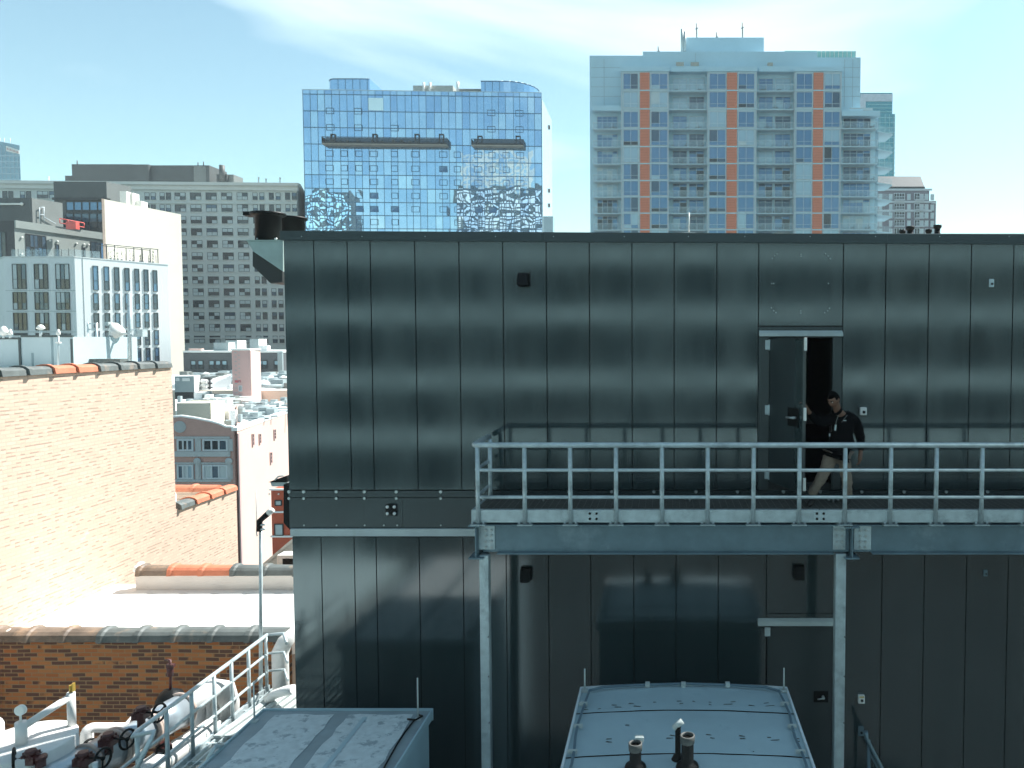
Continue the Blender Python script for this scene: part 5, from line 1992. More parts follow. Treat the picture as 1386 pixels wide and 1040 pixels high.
for j in range(len(fl_z) - 1):
    z1_, z0_ = fl_z[j], fl_z[j + 1]
    for k in range(ncol):
        a, c_ = us[k], us[k + 1]
        s1, s2 = random.gauss(0, .0022), random.gauss(0, .0022)
        d1 = (c_ - a) * s1
        d2 = (z1_ - z0_) * s2
        lo_ = j > 6
        mi = random.choices([0, 1, 2, 3], [4, 5, 2, 2])[0]
        m_, n_ = (3, 3)
        mb.add([TF.at(a, z0_, .1), TF.at(c_, z0_, .1 + d1), TF.at(c_, z1_, .1 + d1 + d2), TF.at(a, z1_, .1 + d2)], [(0, 1, 2, 3)], mi)
mb.build('curtain_glass', MG, tw)
for j in range(1, len(fl_z)):
    fm.fbox(TF, 0, TF.L, .0, .18, fl_z[j] - .09, fl_z[j] + .09)
for k in range(ncol + 1):
    tk_ = .055
    u_ = min(max(us[k], tk_), TF.L - tk_)
    fm.fbox(TF, u_ - tk_, u_ + tk_, .0, .16, fl_z[-1], fl_z[0] - .05)
fm.build('mullion_frame', MGF, tw)
mb = MB().fbox(TF, 0, TF.L, .0, .2, fl_z[0] - .12, fl_z[0])
mb.build('top_rail', M_FRW, tw)
mb = MB()
mb.fbox(TS, .0, TS.L, 0, .1, GROUND, tz - 1.5)
mb.build('side_glass', glass('pale_side_glass', (.72, .84, .88), .12, .55, 1.5), tw)
mb = MB()
for q in (172, 258, 278):
    u_, z_ = TS.hit(742, q)
    mb.fbox(TS, u_, u_ + 1.2, .1, .4, z_ - .4, z_ + .5)
mb.build_each('open_vent', M_FRD, tw)
# operable sashes (outlined panes)
sash_cols = {447: 1, 467: 0, 487: 0, 507: 1, 535: 0, 563: 1, 601: 1, 620: 0, 648: 1, 667: 0, 686: 0, 705: 1}
def sash(wu, hu, fill=None):
    mb = MB()
    t_ = .09
    for (x0, x1, z0, z1) in ((-wu / 2, wu / 2, 0, t_), (-wu / 2, wu / 2, hu - t_, hu), (-wu / 2, -wu / 2 + t_, t_, hu - t_), (wu / 2 - t_, wu / 2, t_, hu - t_)):
        mb.box(x0, x1, -.26, -.19, z0, z1)
    if fill:
        mb.add([(-wu / 2, -.2, 0), (wu / 2, -.5, 0), (wu / 2, -.22, hu), (-wu / 2, -.2, hu)], [(0, 1, 2, 3)], 1)
    return mb.mesh('opening_sash', [MGF, G_MID])
sm, sw2, so_ = sash(1.7, 1.5), sash(2.0, 1.5), sash(2.0, 1.5, True)
items = []
opened = {(601, 5), (507, 7), (487, 8), (507, 8), (535, 8), (648, 8), (667, 8)}
for j in range(4, len(fl_q) - 1):
    for p, wd in sash_cols.items():
        if random.random() < .12: continue
        q = (fl_q[j] + fl_q[j + 1]) / 2 + 4
        u_, _ = TF.hit(p - 1 + (q - 210) * .01, q)
        zz = fl_z[j + 1] + (fl_z[j] - fl_z[j + 1]) * .28
        items.append(((so_ if (p, j) in opened else sw2 if wd else sm), TF.at(u_, zz, 0)))
for (p, j) in ((447, 2), (485, 2), (665, 2), (703, 2), (447, 3), (485, 3), (534, 3), (665, 3), (703, 3)):
    u_, _ = TF.hit(p, 160)
    items.append((sw2, TF.at(u_, fl_z[j] + .9 - 1.6, 0)))
many('opening_sash', items, tw, TF.rot)
# balconies
def tower_balcony(p0_, p1_, q0_, q1_, frames):
    u0_, _ = TF.hit(p0_, q0_)
    u1_, _ = TF.hit(p1_, q0_)
    zb__ = TF.hit((p0_ + p1_) / 2, q1_)[1]
    zt__ = TF.hit((p0_ + p1_) / 2, q0_)[1]
    D = 2.4
    mb = MB().fbox(TF, u0_, u1_, .2, D, zb__, zb__ + .28)
    bk = mb.build('balcony', mat('balcony_soffit', (.30, .28, .24), .8), tw)
    mb = MB()
    mb.fbox(TF, u0_, u1_, .2, D + .04, zb__ + .281, zb__ + .62)
    mb.fbox(TF, u0_ - .05, u0_, .2, D, zb__ + .3, zt__)
    mb.fbox(TF, u1_, u1_ + .05, .2, D, zb__ + .3, zt__)
    mb.fbox(TF, u0_, u1_, D - .08, D, zt__ - .1, zt__)
    u_ = u0_
    while u_ < u1_:
        mb.fbox(TF, u_, u_ + .06, D - .06, D, zb__ + .6, zt__)
        u_ += .35
    mb.build('railing', M_FRD, bk)
    mb = MB()
    mb.fbox(TF, u0_ + .2, u1_ - .2, .2, .26, zb__ + .62, zb__ + 2.3)
    mb.build('backing_glass', G_DARK2, bk)
    mb = MB()
    for p in frames:
        ua, _ = TF.hit(p - 3.2, 190)
        ub, _ = TF.hit(p + 3.2, 190)
        zt2_ = TF.hit(p, q0_ - 6)[1]
        mb.fbox(TF, ua, ua + .18, .2, .6, zb__ + .62, zt2_)
        mb.fbox(TF, ub - .18, ub, .2, .6, zb__ + .62, zt2_)
        mb.fbox(TF, ua, ub, .2, .6, zt2_, zt2_ + .16)
    mb.build_each('door_frame', M_FRD, bk, 3)
    mb = MB()
    for k in range(int((u1_ - u0_) / 2.2)):
        ux = u0_ + .8 + k * 2.2 + random.uniform(0, 1)
        if ux > u1_ - 1.2: break
        mb.fbox(TF, ux, ux + random.uniform(.4, 1.0), .8, 1.5, zb__ + .6, zb__ + random.uniform(.9, 1.7))
    mb.build('furniture', M_CHAR, bk)
tower_balcony(440.5, 607.5, 189, 199.5, (451.5, 508, 565, 598))
tower_balcony(640.5, 710, 191.5, 201, (650, 701.5))
# glazed penthouses and plant on the tower roof
def round_ph(p0_, p1_, q0_, label_side):
    pass
GP = MG[1]
def curved_box(pl, pr, qt, Y0, rad, right_round, name):
    a, c_ = P(pl, qt, Y0), P(pr, qt, Y0)
    pts = []
    n = 7
    if right_round:
        pts = [(a.x, Y0), (c_.x - rad, Y0)]
        for i in range(1, n + 1):
            t = math.pi / 2 * i / n
            pts.append((c_.x - rad + rad * math.sin(t), Y0 + rad * (1 - math.cos(t))))
        pts += [(c_.x, Y0 + 16), (a.x, Y0 + 16)]
    else:
        pts = []
        for i in range(n + 1):
            t = math.pi / 2 * i / n
            pts.append((a.x + rad - rad * math.cos(math.pi / 2 - t) if False else a.x + rad * (1 - math.sin(t)), Y0 + rad * (1 - math.cos(t))))
        pts = pts[::-1] + [(c_.x, Y0), (c_.x, Y0 + 16), (a.x, Y0 + 16)]
    z0 = tz - 3.2
    mb = MB().prism(pts, z0 + .001, a.z)
    o_ = mb.build(name, MG[1], tw)
    mb = MB()
    k = a.x + 1.0
    while k < c_.x - (rad if right_round else 0) - .3:
        if k > a.x + (0 if right_round else rad):
            mb.box(k, k + .12, Y0 - .06, Y0 - .005, z0, a.z)
        k += 1.9
    zc = a.z
    for i in range(len(pts) - 3):
        p_, q_ = Vector((*pts[i], zc)), Vector((*pts[i + 1], zc))
        mb.tube([p_, q_], .14, 6)
    mb.build('penthouse_frame', MGF, o_)
curved_box(442, 500, 107, 205, 2.2, False, 'glazed_penthouse')
curved_box(651, 723, 110.2, 206, 8.0, True, 'glazed_penthouse')
mb = MB()
FQ = Face(XY(500.3, 205), XY(519, 221))
mb.prism([(FQ.A.x, FQ.A.y), (FQ.B.x, FQ.B.y), (FQ.B.x - .3, FQ.B.y + .2), (FQ.A.x, FQ.A.y + .2)], tz - 3.2, 0, ztop=[P(500, 107, 205).z, P(519, 121, 221).z, P(519, 121, 221).z, P(500, 107, 205).z])
mb.build('sloping_screen', M_FRW, tw)
M_PLANT = mat('plant_grey', (.34, .36, .33), .8, 0, .06, .3)
pbox(559, 613, 116, 128, 207, 8, MB()).build('plant_room', M_PLANT, tw)
pbox(618, 652, 120.5, 128, 207, 8, MB()).build('plant_room', M_CHAR2, tw)
mb = MB()
for (p, q, r_) in ((573.5, 112, .3), (582, 112, .3), (619.5, 111, .35)):
    mb.cyl(P(p, 127, 206.4), P(p, q, 206.4), r_, n=10)
mb.build_each('flue', M_WHITE, tw)
mb = MB()
mb.fbox(TF, TF.hit(499, 140)[0], TF.hit(519, 140)[0], .19, .22, TF.hit(500, 150)[1], TF.hit(500, 133)[1])
mb.build('pale_glass', glass('pale_glass', (.72, .84, .84), .1, .5, 1.5), tw)
# low block right of it
o = pbox(735, 748.5, 293, 330, 196, 3, MB()).build('glass_stair_block', glass('stair_glass', (.33, .45, .50), .1, .4, 1.5))
tag(o, 'small grey glazed block at the foot of the blue mirror tower, right side', 'building')

# ================================================================== orange striped apartment tower
OY = 144.
def ox(p, Y=OY): return P(p, 200, Y).x
def oz(q, Y=OY): return P(990, q, Y).z
ot = thing('orange_striped_tower', 'pale apartment tower with three orange panel strips, blue windows and stacked balconies', 'tower', (ox(990), OY + 8, GROUND))
M_OW = mat('tower_pale_panel', (.39, .57, .66), .6, 0, .04, .2, detail=5)
M_OSL = mat('tower_slab_edge', (.44, .57, .62), .7, 0, .04, .3)
M_ORG = mat('orange_panel', (.56, .19, .11), .6, 0, .07, .5)
M_ORL = mat('orange_joint', (.30, .07, .035), .7)
YM = OY + 1.8      # recessed main wall
qf = [98, 123, 148, 174.5, 199, 222, 245, 267, 289, 311.5, 334]
zf = [oz(q) for q in qf]
zf += [zf[-1] - 3.2 * k for k in range(1, 5)]
mb = MB()
mb.box(P(798, 75, OY + 2.2).x, P(870, 75, OY + 2.2).x - .01, OY + 2.2, OY + 22, GROUND, P(830, 75.5, OY + 2.2).z)
mb.box(P(870, 75, OY + 2.2).x, P(1106, 75, OY + 2.2).x - .01, OY + 2.2, OY + 22, GROUND, P(990, 70, OY + 2.2).z)
mb.box(P(1106, 75, OY + 2.2).x, P(1165, 75, OY + 2.2).x, OY + 2.2, OY + 22, GROUND, P(1130, 78, OY + 2.2).z)
mb.build('wall', M_OW, ot)
# panel joints of the upper pale walls
mb = MB()
Yw = OY + 2.2
for p in (818, 1153, 1142):
    mb.box(P(p, 200, Yw).x - .03, P(p, 200, Yw).x + .03, Yw - .03, Yw - .002, P(p, 145, Yw).z, P(p, 80, Yw).z)
for q in (92, 105, 118, 131):
    mb.box(P(800, q, Yw).x, P(842, q, Yw).x, Yw - .03, Yw - .002, P(820, q, Yw).z, P(820, q, Yw).z + .05)
    mb.box(P(1138, q, Yw).x, P(1164, q, Yw).x, Yw - .03, Yw - .002, P(1150, q, Yw).z, P(1150, q, Yw).z + .05)
mb.box(P(941, 75, Yw).x, P(941, 75, Yw).x + .05, Yw - .03, Yw - .002, P(941, 88, Yw).z, P(941, 72, Yw).z)
mb.build('panel_joint', mat('joint', (.27, .33, .36), .7), ot)
mb = MB()
mb.box(P(927, 50, OY + 6).x, P(1034, 50, OY + 6).x, OY + 6, OY + 14, P(980, 72, OY + 6).z - 1, P(980, 51, OY + 6).z)
mb.build('penthouse', M_OW, ot)
mb = MB()
mb.cyl(P(923.5, 72, OY + 5), P(923.5, 40, OY + 5), .3, n=10)
mb.cyl(P(927.0, 72, OY + 5), P(927.0, 43, OY + 5), .25, n=10)
mb.build_each('flue', M_GALV, ot)
mb = MB()
for (p, q) in ((943, 32), (1005, 31), (970, 44), (891, 63)):
    b_ = P(p, 56 if p > 900 else 72, OY + 8)
    mb.cyl(b_, P(p, q, OY + 8), .12, n=5)
    mb.tube([P(p - 1.5, q + 8, OY + 8), P(p + 1.5, q + 6, OY + 8)], .14, 5)
mb.build_each('antenna', M_CHAR2, ot, 2)
# roof screen (teal glass railing) at the right
mb = MB()
mb.box(P(1062, 70, OY + 3).x, P(1106, 70, OY + 3).x, OY + 3, OY + 3.1, P(1080, 70.5, OY + 3).z, P(1080, 69, OY + 3).z)
mb.box(P(1106, 70, OY + 3).x, P(1158.5, 70, OY + 3).x, OY + 3, OY + 3.1, P(1130, 80, OY + 3).z, P(1130, 69.5, OY + 3).z)
o = mb.build('roof_glass_screen', glass('teal_screen', (.32, .62, .58), .1, .2, 1.5), ot)
mb = MB()
for k in range(10):
    x = P(1106 + k * 5.8, 70, OY + 2.9).x
    mb.box(x - .05, x + .05, OY + 2.9, OY + 2.98, P(1130, 79, OY + 3).z, P(1130, 69.5, OY + 3).z)
mb.build('screen_post', M_WHITE, o)
# projecting bays
bays = [(841, 905, (843.5, 864), (866.3, 879.3), (881, 904)), (957.5, 1023.5, (959.5, 982.5), (983.5, 997.3), (998.7, 1021)), (1075, 1138, (1077, 1099), (1100.2, 1113.5), (1115, 1136.5))]
mb = MB()
for b_ in bays:
    mb.box(ox(b_[0]), ox(b_[1]), OY, YM + .39, GROUND, zf[0] + .1)
mb.build_each('bay_wall', M_OSL, ot)
mb = MB()
for b_ in bays:
    mb.box(ox(b_[0] - 1.5), ox(b_[1] + 1.5), OY - .25, YM + .39, zf[0] + .11, oz(91))
mb.box(ox(905) + .4, ox(956), OY + .6, YM + .39, oz(95.5), oz(88))
mb.box(ox(1024) + .4, ox(1073.5), OY + .6, YM + .39, oz(95.5), oz(88))
mb.build_each('bay_parapet', M_OW, ot)
mb = MB()
for (p0_, p1_, q0_) in ((915, 925.5, 83), (935, 946, 83), (1039, 1046, 83.5)):
    mb.box(ox(p0_), ox(p1_), OY + .5, OY + 1.5, oz(88), oz(q0_))
mb.build_each('roof_hatch', M_PLANT, ot)
random.seed(77)
glsets = [[G_MID], [G_LITE, G_MID], [G_LITE], [G_DARK2, G_MID], [G_PALE, G_LITE], [G_DARK, G_DARK2, G_MID]]
wcache = {}
def owin(w_, h_, st, v):
    key = (round(w_, 1), round(h_, 1), st, v)
    if key not in wcache:
        if st == 'bay':
            wcache[key] = win_mesh('window', w_, h_, M_FRW, glsets[v], 2, (.35, 1.1), .09, .1, seed=v * 7 + int(w_ * 10))
        elif st == 'door':
            wcache[key] = win_mesh('window', w_, h_, M_FRW, glsets[v], 2, (1.2, .3), .08, .1, seed=v * 7 + 3)
        else:
            wcache[key] = win_mesh('window', w_, h_, M_FRW, glsets[v], 4, (1.2, .3), .08, .1, seed=v * 7 + 5)
    return wcache[key]
def pickv(j):
    if j >= 6:
        return random.choices([0, 1, 2, 3, 4, 5], [2, 2, 1.5, 3, 1.5, 5])[0]
    return random.choices([0, 1, 2, 3, 4, 5], [4, 3, 2, 3, 1, 1.2])[0]
items = []
org = []
H = abs(zf[3] - zf[4])
for j in range(len(zf) - 1):
    z1_, z0_ = zf[j], zf[j + 1]
    h_ = z1_ - z0_
    hr_ = 2.9
    for b_ in bays:
        for (p0_, p1_) in (b_[2], b_[4]):
            x0, x1 = ox(p0_), ox(p1_)
            items.append((owin(x1 - x0, hr_ if h_ > 3.0 else 2.75, 'bay', pickv(j)), Vector(((x0 + x1) / 2, OY - .012, z0_ + .22)), abs(z0_)))
        x0, x1 = ox(b_[3][0]), ox(b_[3][1])
        org.append((x0, x1, z0_ + .13, z1_ - .10))
    for (p0_, p1_) in ((910.5, 930), (932.5, 953), (1026.5, 1046), (1048.5, 1070)):
        x0, x1 = P(p0_, 200, YM + .3).x, P(p1_, 200, YM + .3).x
        items.append((owin(x1 - x0, 2.75, 'door', pickv(j)), Vector(((x0 + x1) / 2, YM + .38, z0_ + .15)), abs(z0_)))
    if j >= 2:
        x0, x1 = P(808, 200, YM + .3).x, P(836, 200, YM + .3).x
        items.append((owin(x1 - x0, 2.7, 'wide', pickv(j)), Vector(((x0 + x1) / 2, YM + .38, z0_ + .15)), abs(z0_)))
        x0, x1 = P(1141, 200, YM - .2).x, P(1178, 200, YM - .2).x
        items.append((owin(x1 - x0, 2.7, 'wide', pickv(j)), Vector(((x0 + x1) / 2, YM - .22, z0_ + .15)), abs(z0_)))
items = [(a, b__) for a, b__, _ in items]
many('window', items, ot, 0)
me_o = {}
for (x0, x1, z0_, z1_) in org:
    key = (round(x1 - x0, 2), round(z1_ - z0_, 1))
    if key not in me_o:
        mb = MB().box(-(x1 - x0) / 2, (x1 - x0) / 2, -.12, 0, 0, z1_ - z0_)
        for k in range(1, 6):
            zz = (z1_ - z0_) * k / 6
            mb.box(-(x1 - x0) / 2 + .02, (x1 - x0) / 2 - .02, -.125, -.119, zz - .02, zz + .02, 1)
        me_o[key] = mb.mesh('orange_panel', [M_ORG, M_ORL])
    inst('orange_panel', me_o[key], ot, ((x0 + x1) / 2, OY - .002, z0_), 0)
# right wing (behind the right balconies) wall
mb = MB()
mb.box(ox(1139.5), P(1184, 200, YM).x, YM - .2, YM + 12, GROUND, oz(154.5))
mb.build('wing_wall', M_OW, ot)
mb = MB()
mb.box(ox(1138.6), ox(1190.5), OY - .2, YM - .21, oz(157.5), oz(150.5))
mb.box(ox(1138.6), ox(1168), OY + .2, YM - .21, oz(150.5) + .01, oz(147.5))
mb.build('wing_parapet', M_OW, ot)
mb = MB()
mb.box(ox(1150), ox(1181), OY + .3, OY + .36, oz(150), oz(145.5))
mb.build('wing_roof_glass', G_PALE, ot)
# balconies
def balcony(x0, x1, yf, yb, zt_, glass_right=False, left_return=False, kind=0):
    mb = MB().box(x0, x1, yf, yb, zt_ - .07, zt_ + .1)
    o = mb.build('balcony', M_OSL, ot)
    mb = MB().box(x0 + .06, x1 - .06, yf + .05, yf + .08, zt_ + .18, zt_ + 1.15)
    if glass_right:
        mb.box(x1 - .09, x1 - .06, yf + .09, yb, zt_ + .18, zt_ + 1.15)
    mb.build('glass_panel', G_BALC, o)
    mb = MB().box(x0, x1, yf + .03, yf + .1, zt_ + 1.16, zt_ + 1.22)
    n = max(2, round((x1 - x0) / 1.7))
    for k in range(n + 1):
        x = x0 + (x1 - x0 - .06) * k / n
        mb.box(x, x + .06, yf + .0, yf + .045, zt_ + .1, zt_ + 1.16)
    mb.build('railing', M_FRW, o)
    if random.random() < .7:
        mb = MB()
        for k in range(random.randint(2, 5)):
            x = random.uniform(x0 + .4, x1 - .9)
            a_ = random.uniform(.4, .7)
            hh = random.uniform(.5, 1.1)
            yq = yf + random.uniform(.25, .5)
            mb.box(x, x + a_, yq, yq + .4, zt_ + .45, zt_ + .5)
            mb.box(x, x + .05, yq, yq + .4, zt_ + .1, zt_ + .45)
            mb.box(x + a_ - .05, x + a_, yq, yq + .4, zt_ + .1, zt_ + .45)
            mb.box(x + a_ - .06, x + a_, yq, yq + .4, zt_ + .5, zt_ + hh)
        mb.build('furniture', M_FRD, o)
for j in range(1, len(zf) - 0):
    z_ = zf[j]
    balcony(ox(905) + .05, ox(957) - .02, OY + .2, YM + .37, z_)
    balcony(ox(1023.6) + .05, ox(1074.8) - .02, OY + .2, YM + .37, z_)
    if j >= 3:
        balcony(ox(802.5), ox(841) - .02, OY + .2, YM + .37, z_)
        balcony(ox(1138.2), ox(1187.5), OY - .2, YM - .25, z_)
mb = MB()
mb.box(ox(802), ox(841) - .05, OY + .4, YM + .37, zf[2] - .15, zf[2] + .8)
mb.build('terrace_parapet', M_OW, ot)
# side balconies of the right wing (seen past the corner)
for j in range(3, len(zf)):
    z_ = zf[j]
    x0, x1 = P(1187, 200, OY + 2).x, P(1204, 200, OY + 6).x
    mb = MB().prism([(x0, OY + 1.7), (x1, OY + 4), (x1, OY + 9), (x0, OY + 9)], z_ - .15, z_ + .1)
    o = mb.build('side_balcony', M_OSL, ot)
    mb = MB()
    FF = Face((x0, OY + 1.75), (x1, OY + 4.05))
    mb.fbox(FF, 0, FF.L, -.05, 0, z_ + .18, z_ + 1.15)
    mb.build('glass_panel', G_BALC, o)
mb = MB()
x0 = P(1185, 200, OY + 2).x
mb.box(x0 - 1.0, x0 + .6, OY + 2.3, OY + 9, GROUND, zf[2] - .3)
mb.build('wing_side_wall', G_LITE, ot)
# slab lines across everything on bays
mb = MB()
for j in range(1, len(zf)):
    for b_ in bays:
        mb.box(ox(b_[0]), ox(b_[1]), OY - .16, OY - .135, zf[j] - .09, zf[j] + .12)
mb.build('slab_edge', M_OSL, ot)
mb = MB()
for p in (841.3, 904.6, 957.6, 1023.2, 1075.3, 1137.6):
    mb.box(ox(p) - .06, ox(p) + .06, OY - .12, OY - .01, GROUND, zf[0])
mb.build_each('corner_post', M_FRW, ot)

# ---------------- teal glass tower behind, right
YTG = 230
tg = thing('teal_glass_tower', 'slim teal glass tower with pale stepped top behind the orange striped tower', 'tower', (P(1185, 200, YTG).x, YTG + 5, GROUND))
M_TEAL = glass('teal_glass', (.10, .30, .34), .1, .5, 1.5)
mb = pbox(1164, 1208, 126, 600, YTG + 2, 10, MB(), GROUND)
mb.build('upper_glass', M_TEAL, tg)
mb = pbox(1150, 1211.5, 154.5, 600, YTG, 10, MB(), GROUND)
mb.build('lower_glass', M_TEAL, tg)
mb = pbox(1165, 1208.3, 127.5, 137.5, YTG + 1.8, 10, MB())
mb = pbox(1180, 1200, 126, 127.5, YTG + 2.5, 8, mb)
mb = pbox(1163, 1172, 132, 154, YTG + 1.7, 10, mb)
mb.build('crown', mat('crown_pale', (.50, .53, .58), .6), tg)
mb = MB()
k = 160
while k < 320:
    z = P(1190, k, YTG).z
    mb.box(P(1150, k, YTG).x, P(1211.5, k, YTG).x + .05, YTG - .12, YTG - .01, z, z + .18)
    k += 6.8
for p in (1176, 1183, 1190, 1197, 1203, 1209):
    x = P(p, 200, YTG).x
    mb.box(x, x + .18, YTG - .1, YTG - .01, GROUND, P(p, 155, YTG).z)
for q in (142, 147, 152):
    z = P(1190, q, YTG + 2).z
    mb.box(P(1175, q, YTG + 2).x, P(1208, q, YTG + 2).x, YTG + 1.9, YTG + 1.99, z, z + .2)
mb.build('mullion', mat('teal_mullion', (.30, .48, .50), .5), tg)

# ---------------- grey violet brick tower with dark roof
YV = 205
vt = thing('mansard_brick_tower', 'grey violet brick apartment tower with pale bands and a dark sloping roof', 'tower', (P(1225, 280, YV).x, YV + 6, GROUND))
M_VB = mat('violet_brick', (.20, .175, .19), .9, 0, .08, .5)
M_VP = mat('pale_band', (.50, .52, .53), .8, 0, .05, 1)
VF = Face(XY(1180, YV), XY(1258, YV))
mb = pbox(1180, 1258, 257, 600, YV, 12, MB(), GROUND)
mb = pbox(1258.05, 1267, 272, 600, YV + .5, 11, mb, GROUND)
mb.build('wall', M_VB, vt)
zr0, zr1 = P(1220, 256, YV).z, P(1220, 239, YV + 4).z
xa, xb = P(1180, 256, YV).x, P(1253.5, 256, YV).x
mb = MB().hexa([(xa, YV + .5, zr0), (xb, YV + .5, zr0), (xb, YV + 12, zr0), (xa, YV + 12, zr0),
                (xa + 1, YV + 4, zr1), (P(1246, 239, YV + 4).x, YV + 4, zr1), (P(1246, 239, YV + 4).x, YV + 10, zr1), (xa + 1, YV + 10, zr1)])
mb.build('roof', mat('teal_slate', (.022, .042, .048), .6, 0, .1, .5), vt)
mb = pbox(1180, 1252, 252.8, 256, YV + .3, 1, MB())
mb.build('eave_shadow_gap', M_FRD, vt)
mb = MB()
for q in (257, 273.5, 285.5):
    z = P(1220, q, YV).z
    mb.box(VF.A.x, VF.B.x + .2, YV - .2, YV - .005, z - .25, z + .25)
z = P(1262, 274, YV).z
mb.box(VF.B.x + .25, P(1267, 270, YV).x + .2, YV + .3, YV + .49, z - .25, z + .25)
mb.build_each('pale_band', M_VP, vt)
vw = win_mesh('window', 1.5, 1.8, M_VP, [G_DARK, M_BLIND], 2, (1,), .14, .1, seed=2)
vw2 = win_mesh('window', .95, 1.6, M_VP, [G_DARK2, M_BLIND], 1, (1,), .14, .1, seed=4)
for q in (267, 281, 292, 303, 314):
    for p, me_ in ((1186, vw2), (1191.5, vw2), (1205.5, vw2), (1213.5, vw), (1220.5, vw), (1230, vw2), (1241, vw), (1247.5, vw2), (1254, vw2), (1262.5, vw2)):
        u_, z_ = VF.hit(p, q + 4)
        off = .02 if p < 1258 else -.48
        inst('window', me_, vt, VF.at(u_, z_, off), 0)
for q in (271.5, 285, 296, 307):
    for (p0_, p1_) in ((1210.5, 1223.5), (1238, 1250)):
        mb = MB()
        a, c_ = P(p0_, q, YV), P(p1_, q, YV)
        mb.box(a.x, c_.x, YV - 1.0, YV - .21, a.z - .12, a.z + .12)
        mb.box(a.x, c_.x, YV - 1.0, YV - .93, a.z + .8, a.z + .9)
        k = a.x
        while k < c_.x:
            mb.box(k, k + .07, YV - .99, YV - .94, a.z + .12, a.z + .8)
            k += .32
        mb.build('balcony', M_VP, vt)

# ================================================================== roofs and small buildings in the middle distance
M_PINKW = mat('pale_pink_wall', (.60, .43, .37), .85, 0, .04, .25, dirt=((.70, .45, .37), .12, .58, .1))
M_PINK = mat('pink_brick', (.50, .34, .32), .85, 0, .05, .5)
M_PINK_LIT = mat('pink_brick_lit', (.66, .47, .42), .85, 0, .05, .5)  # pink brick lightened to paint in the sun on right-hand sides
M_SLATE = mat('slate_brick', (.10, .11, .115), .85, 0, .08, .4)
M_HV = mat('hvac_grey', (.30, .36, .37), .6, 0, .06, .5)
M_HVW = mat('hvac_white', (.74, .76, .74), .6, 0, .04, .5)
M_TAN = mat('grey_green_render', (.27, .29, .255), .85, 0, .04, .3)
M_CREAM = mat('cream_lit_side', (.70, .65, .52), .85, 0, .03, .3)  # lighter than the front, sunlight put into the colour of this side
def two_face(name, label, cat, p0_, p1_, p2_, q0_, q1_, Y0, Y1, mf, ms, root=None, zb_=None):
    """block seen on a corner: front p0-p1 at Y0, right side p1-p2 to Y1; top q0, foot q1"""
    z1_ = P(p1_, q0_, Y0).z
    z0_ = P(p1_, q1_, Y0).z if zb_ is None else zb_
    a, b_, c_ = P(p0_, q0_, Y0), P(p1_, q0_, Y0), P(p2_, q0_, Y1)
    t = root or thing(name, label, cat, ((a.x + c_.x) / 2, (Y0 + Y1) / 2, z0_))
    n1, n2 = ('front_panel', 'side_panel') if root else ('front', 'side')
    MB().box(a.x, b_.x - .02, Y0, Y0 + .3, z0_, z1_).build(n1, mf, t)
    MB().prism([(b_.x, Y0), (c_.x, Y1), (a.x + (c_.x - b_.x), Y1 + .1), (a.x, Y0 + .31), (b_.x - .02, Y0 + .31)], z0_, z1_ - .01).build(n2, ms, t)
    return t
# slate coloured brick building
YS = 135.
sb = thing('slate_brick_building', 'dark slate brick building with white roofline in front of the stone block', 'building', (P(320, 490, YS).x, YS + 5, GROUND))
mb = pbox(248, 383, 477, 600, YS, 16, MB(), GROUND)
mb.build('wall', M_SLATE, sb)
mb = MB()
a, c_ = P(248, 477.5, YS), P(383.5, 477.5, YS)
mb.box(a.x, c_.x, YS - .15, YS + 16, a.z + .01, a.z + .3)
mb.build('parapet', M_HVW, sb)
SF = Face((a.x, YS), (c_.x, YS))
sme = win_mesh('window', .98, 1.55, M_FRD, [M_BLIND, G_DARK, G_LITE], 1, (1, 1), .12, .1, seed=3)
for p, q in ((262.3, 500), (272, 500), (287, 500), (295.7, 500), (304.3, 500), (352, 500), (358.5, 500), (359, 516), (352, 516), (375, 500)):
    u_, z_ = SF.hit(p, q)
    inst('window', sme, sb, SF.at(u_, z_, .02), 0)
mb = MB()
mb.box(P(377, 480, YS).x, P(383.4, 480, YS).x, YS - .4, YS - .01, GROUND, a.z)
mb.build('pale_corner', M_HV, sb)
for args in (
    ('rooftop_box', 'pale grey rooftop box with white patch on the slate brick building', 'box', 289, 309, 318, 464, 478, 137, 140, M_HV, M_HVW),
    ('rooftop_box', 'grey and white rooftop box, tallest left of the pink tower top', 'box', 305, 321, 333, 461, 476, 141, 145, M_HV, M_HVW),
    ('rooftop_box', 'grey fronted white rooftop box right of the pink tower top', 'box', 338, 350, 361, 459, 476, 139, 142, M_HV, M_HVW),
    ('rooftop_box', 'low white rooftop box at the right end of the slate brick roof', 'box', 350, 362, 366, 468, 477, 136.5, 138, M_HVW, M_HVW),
    ('rooftop_box', 'low pink brick box at the left end of the slate brick roof', 'box', 255, 273, 276, 472, 477.5, 136.5, 138, M_PINK_LIT, M_PINK_LIT),
):
    two_face(*args, zb_=a.z + .3)
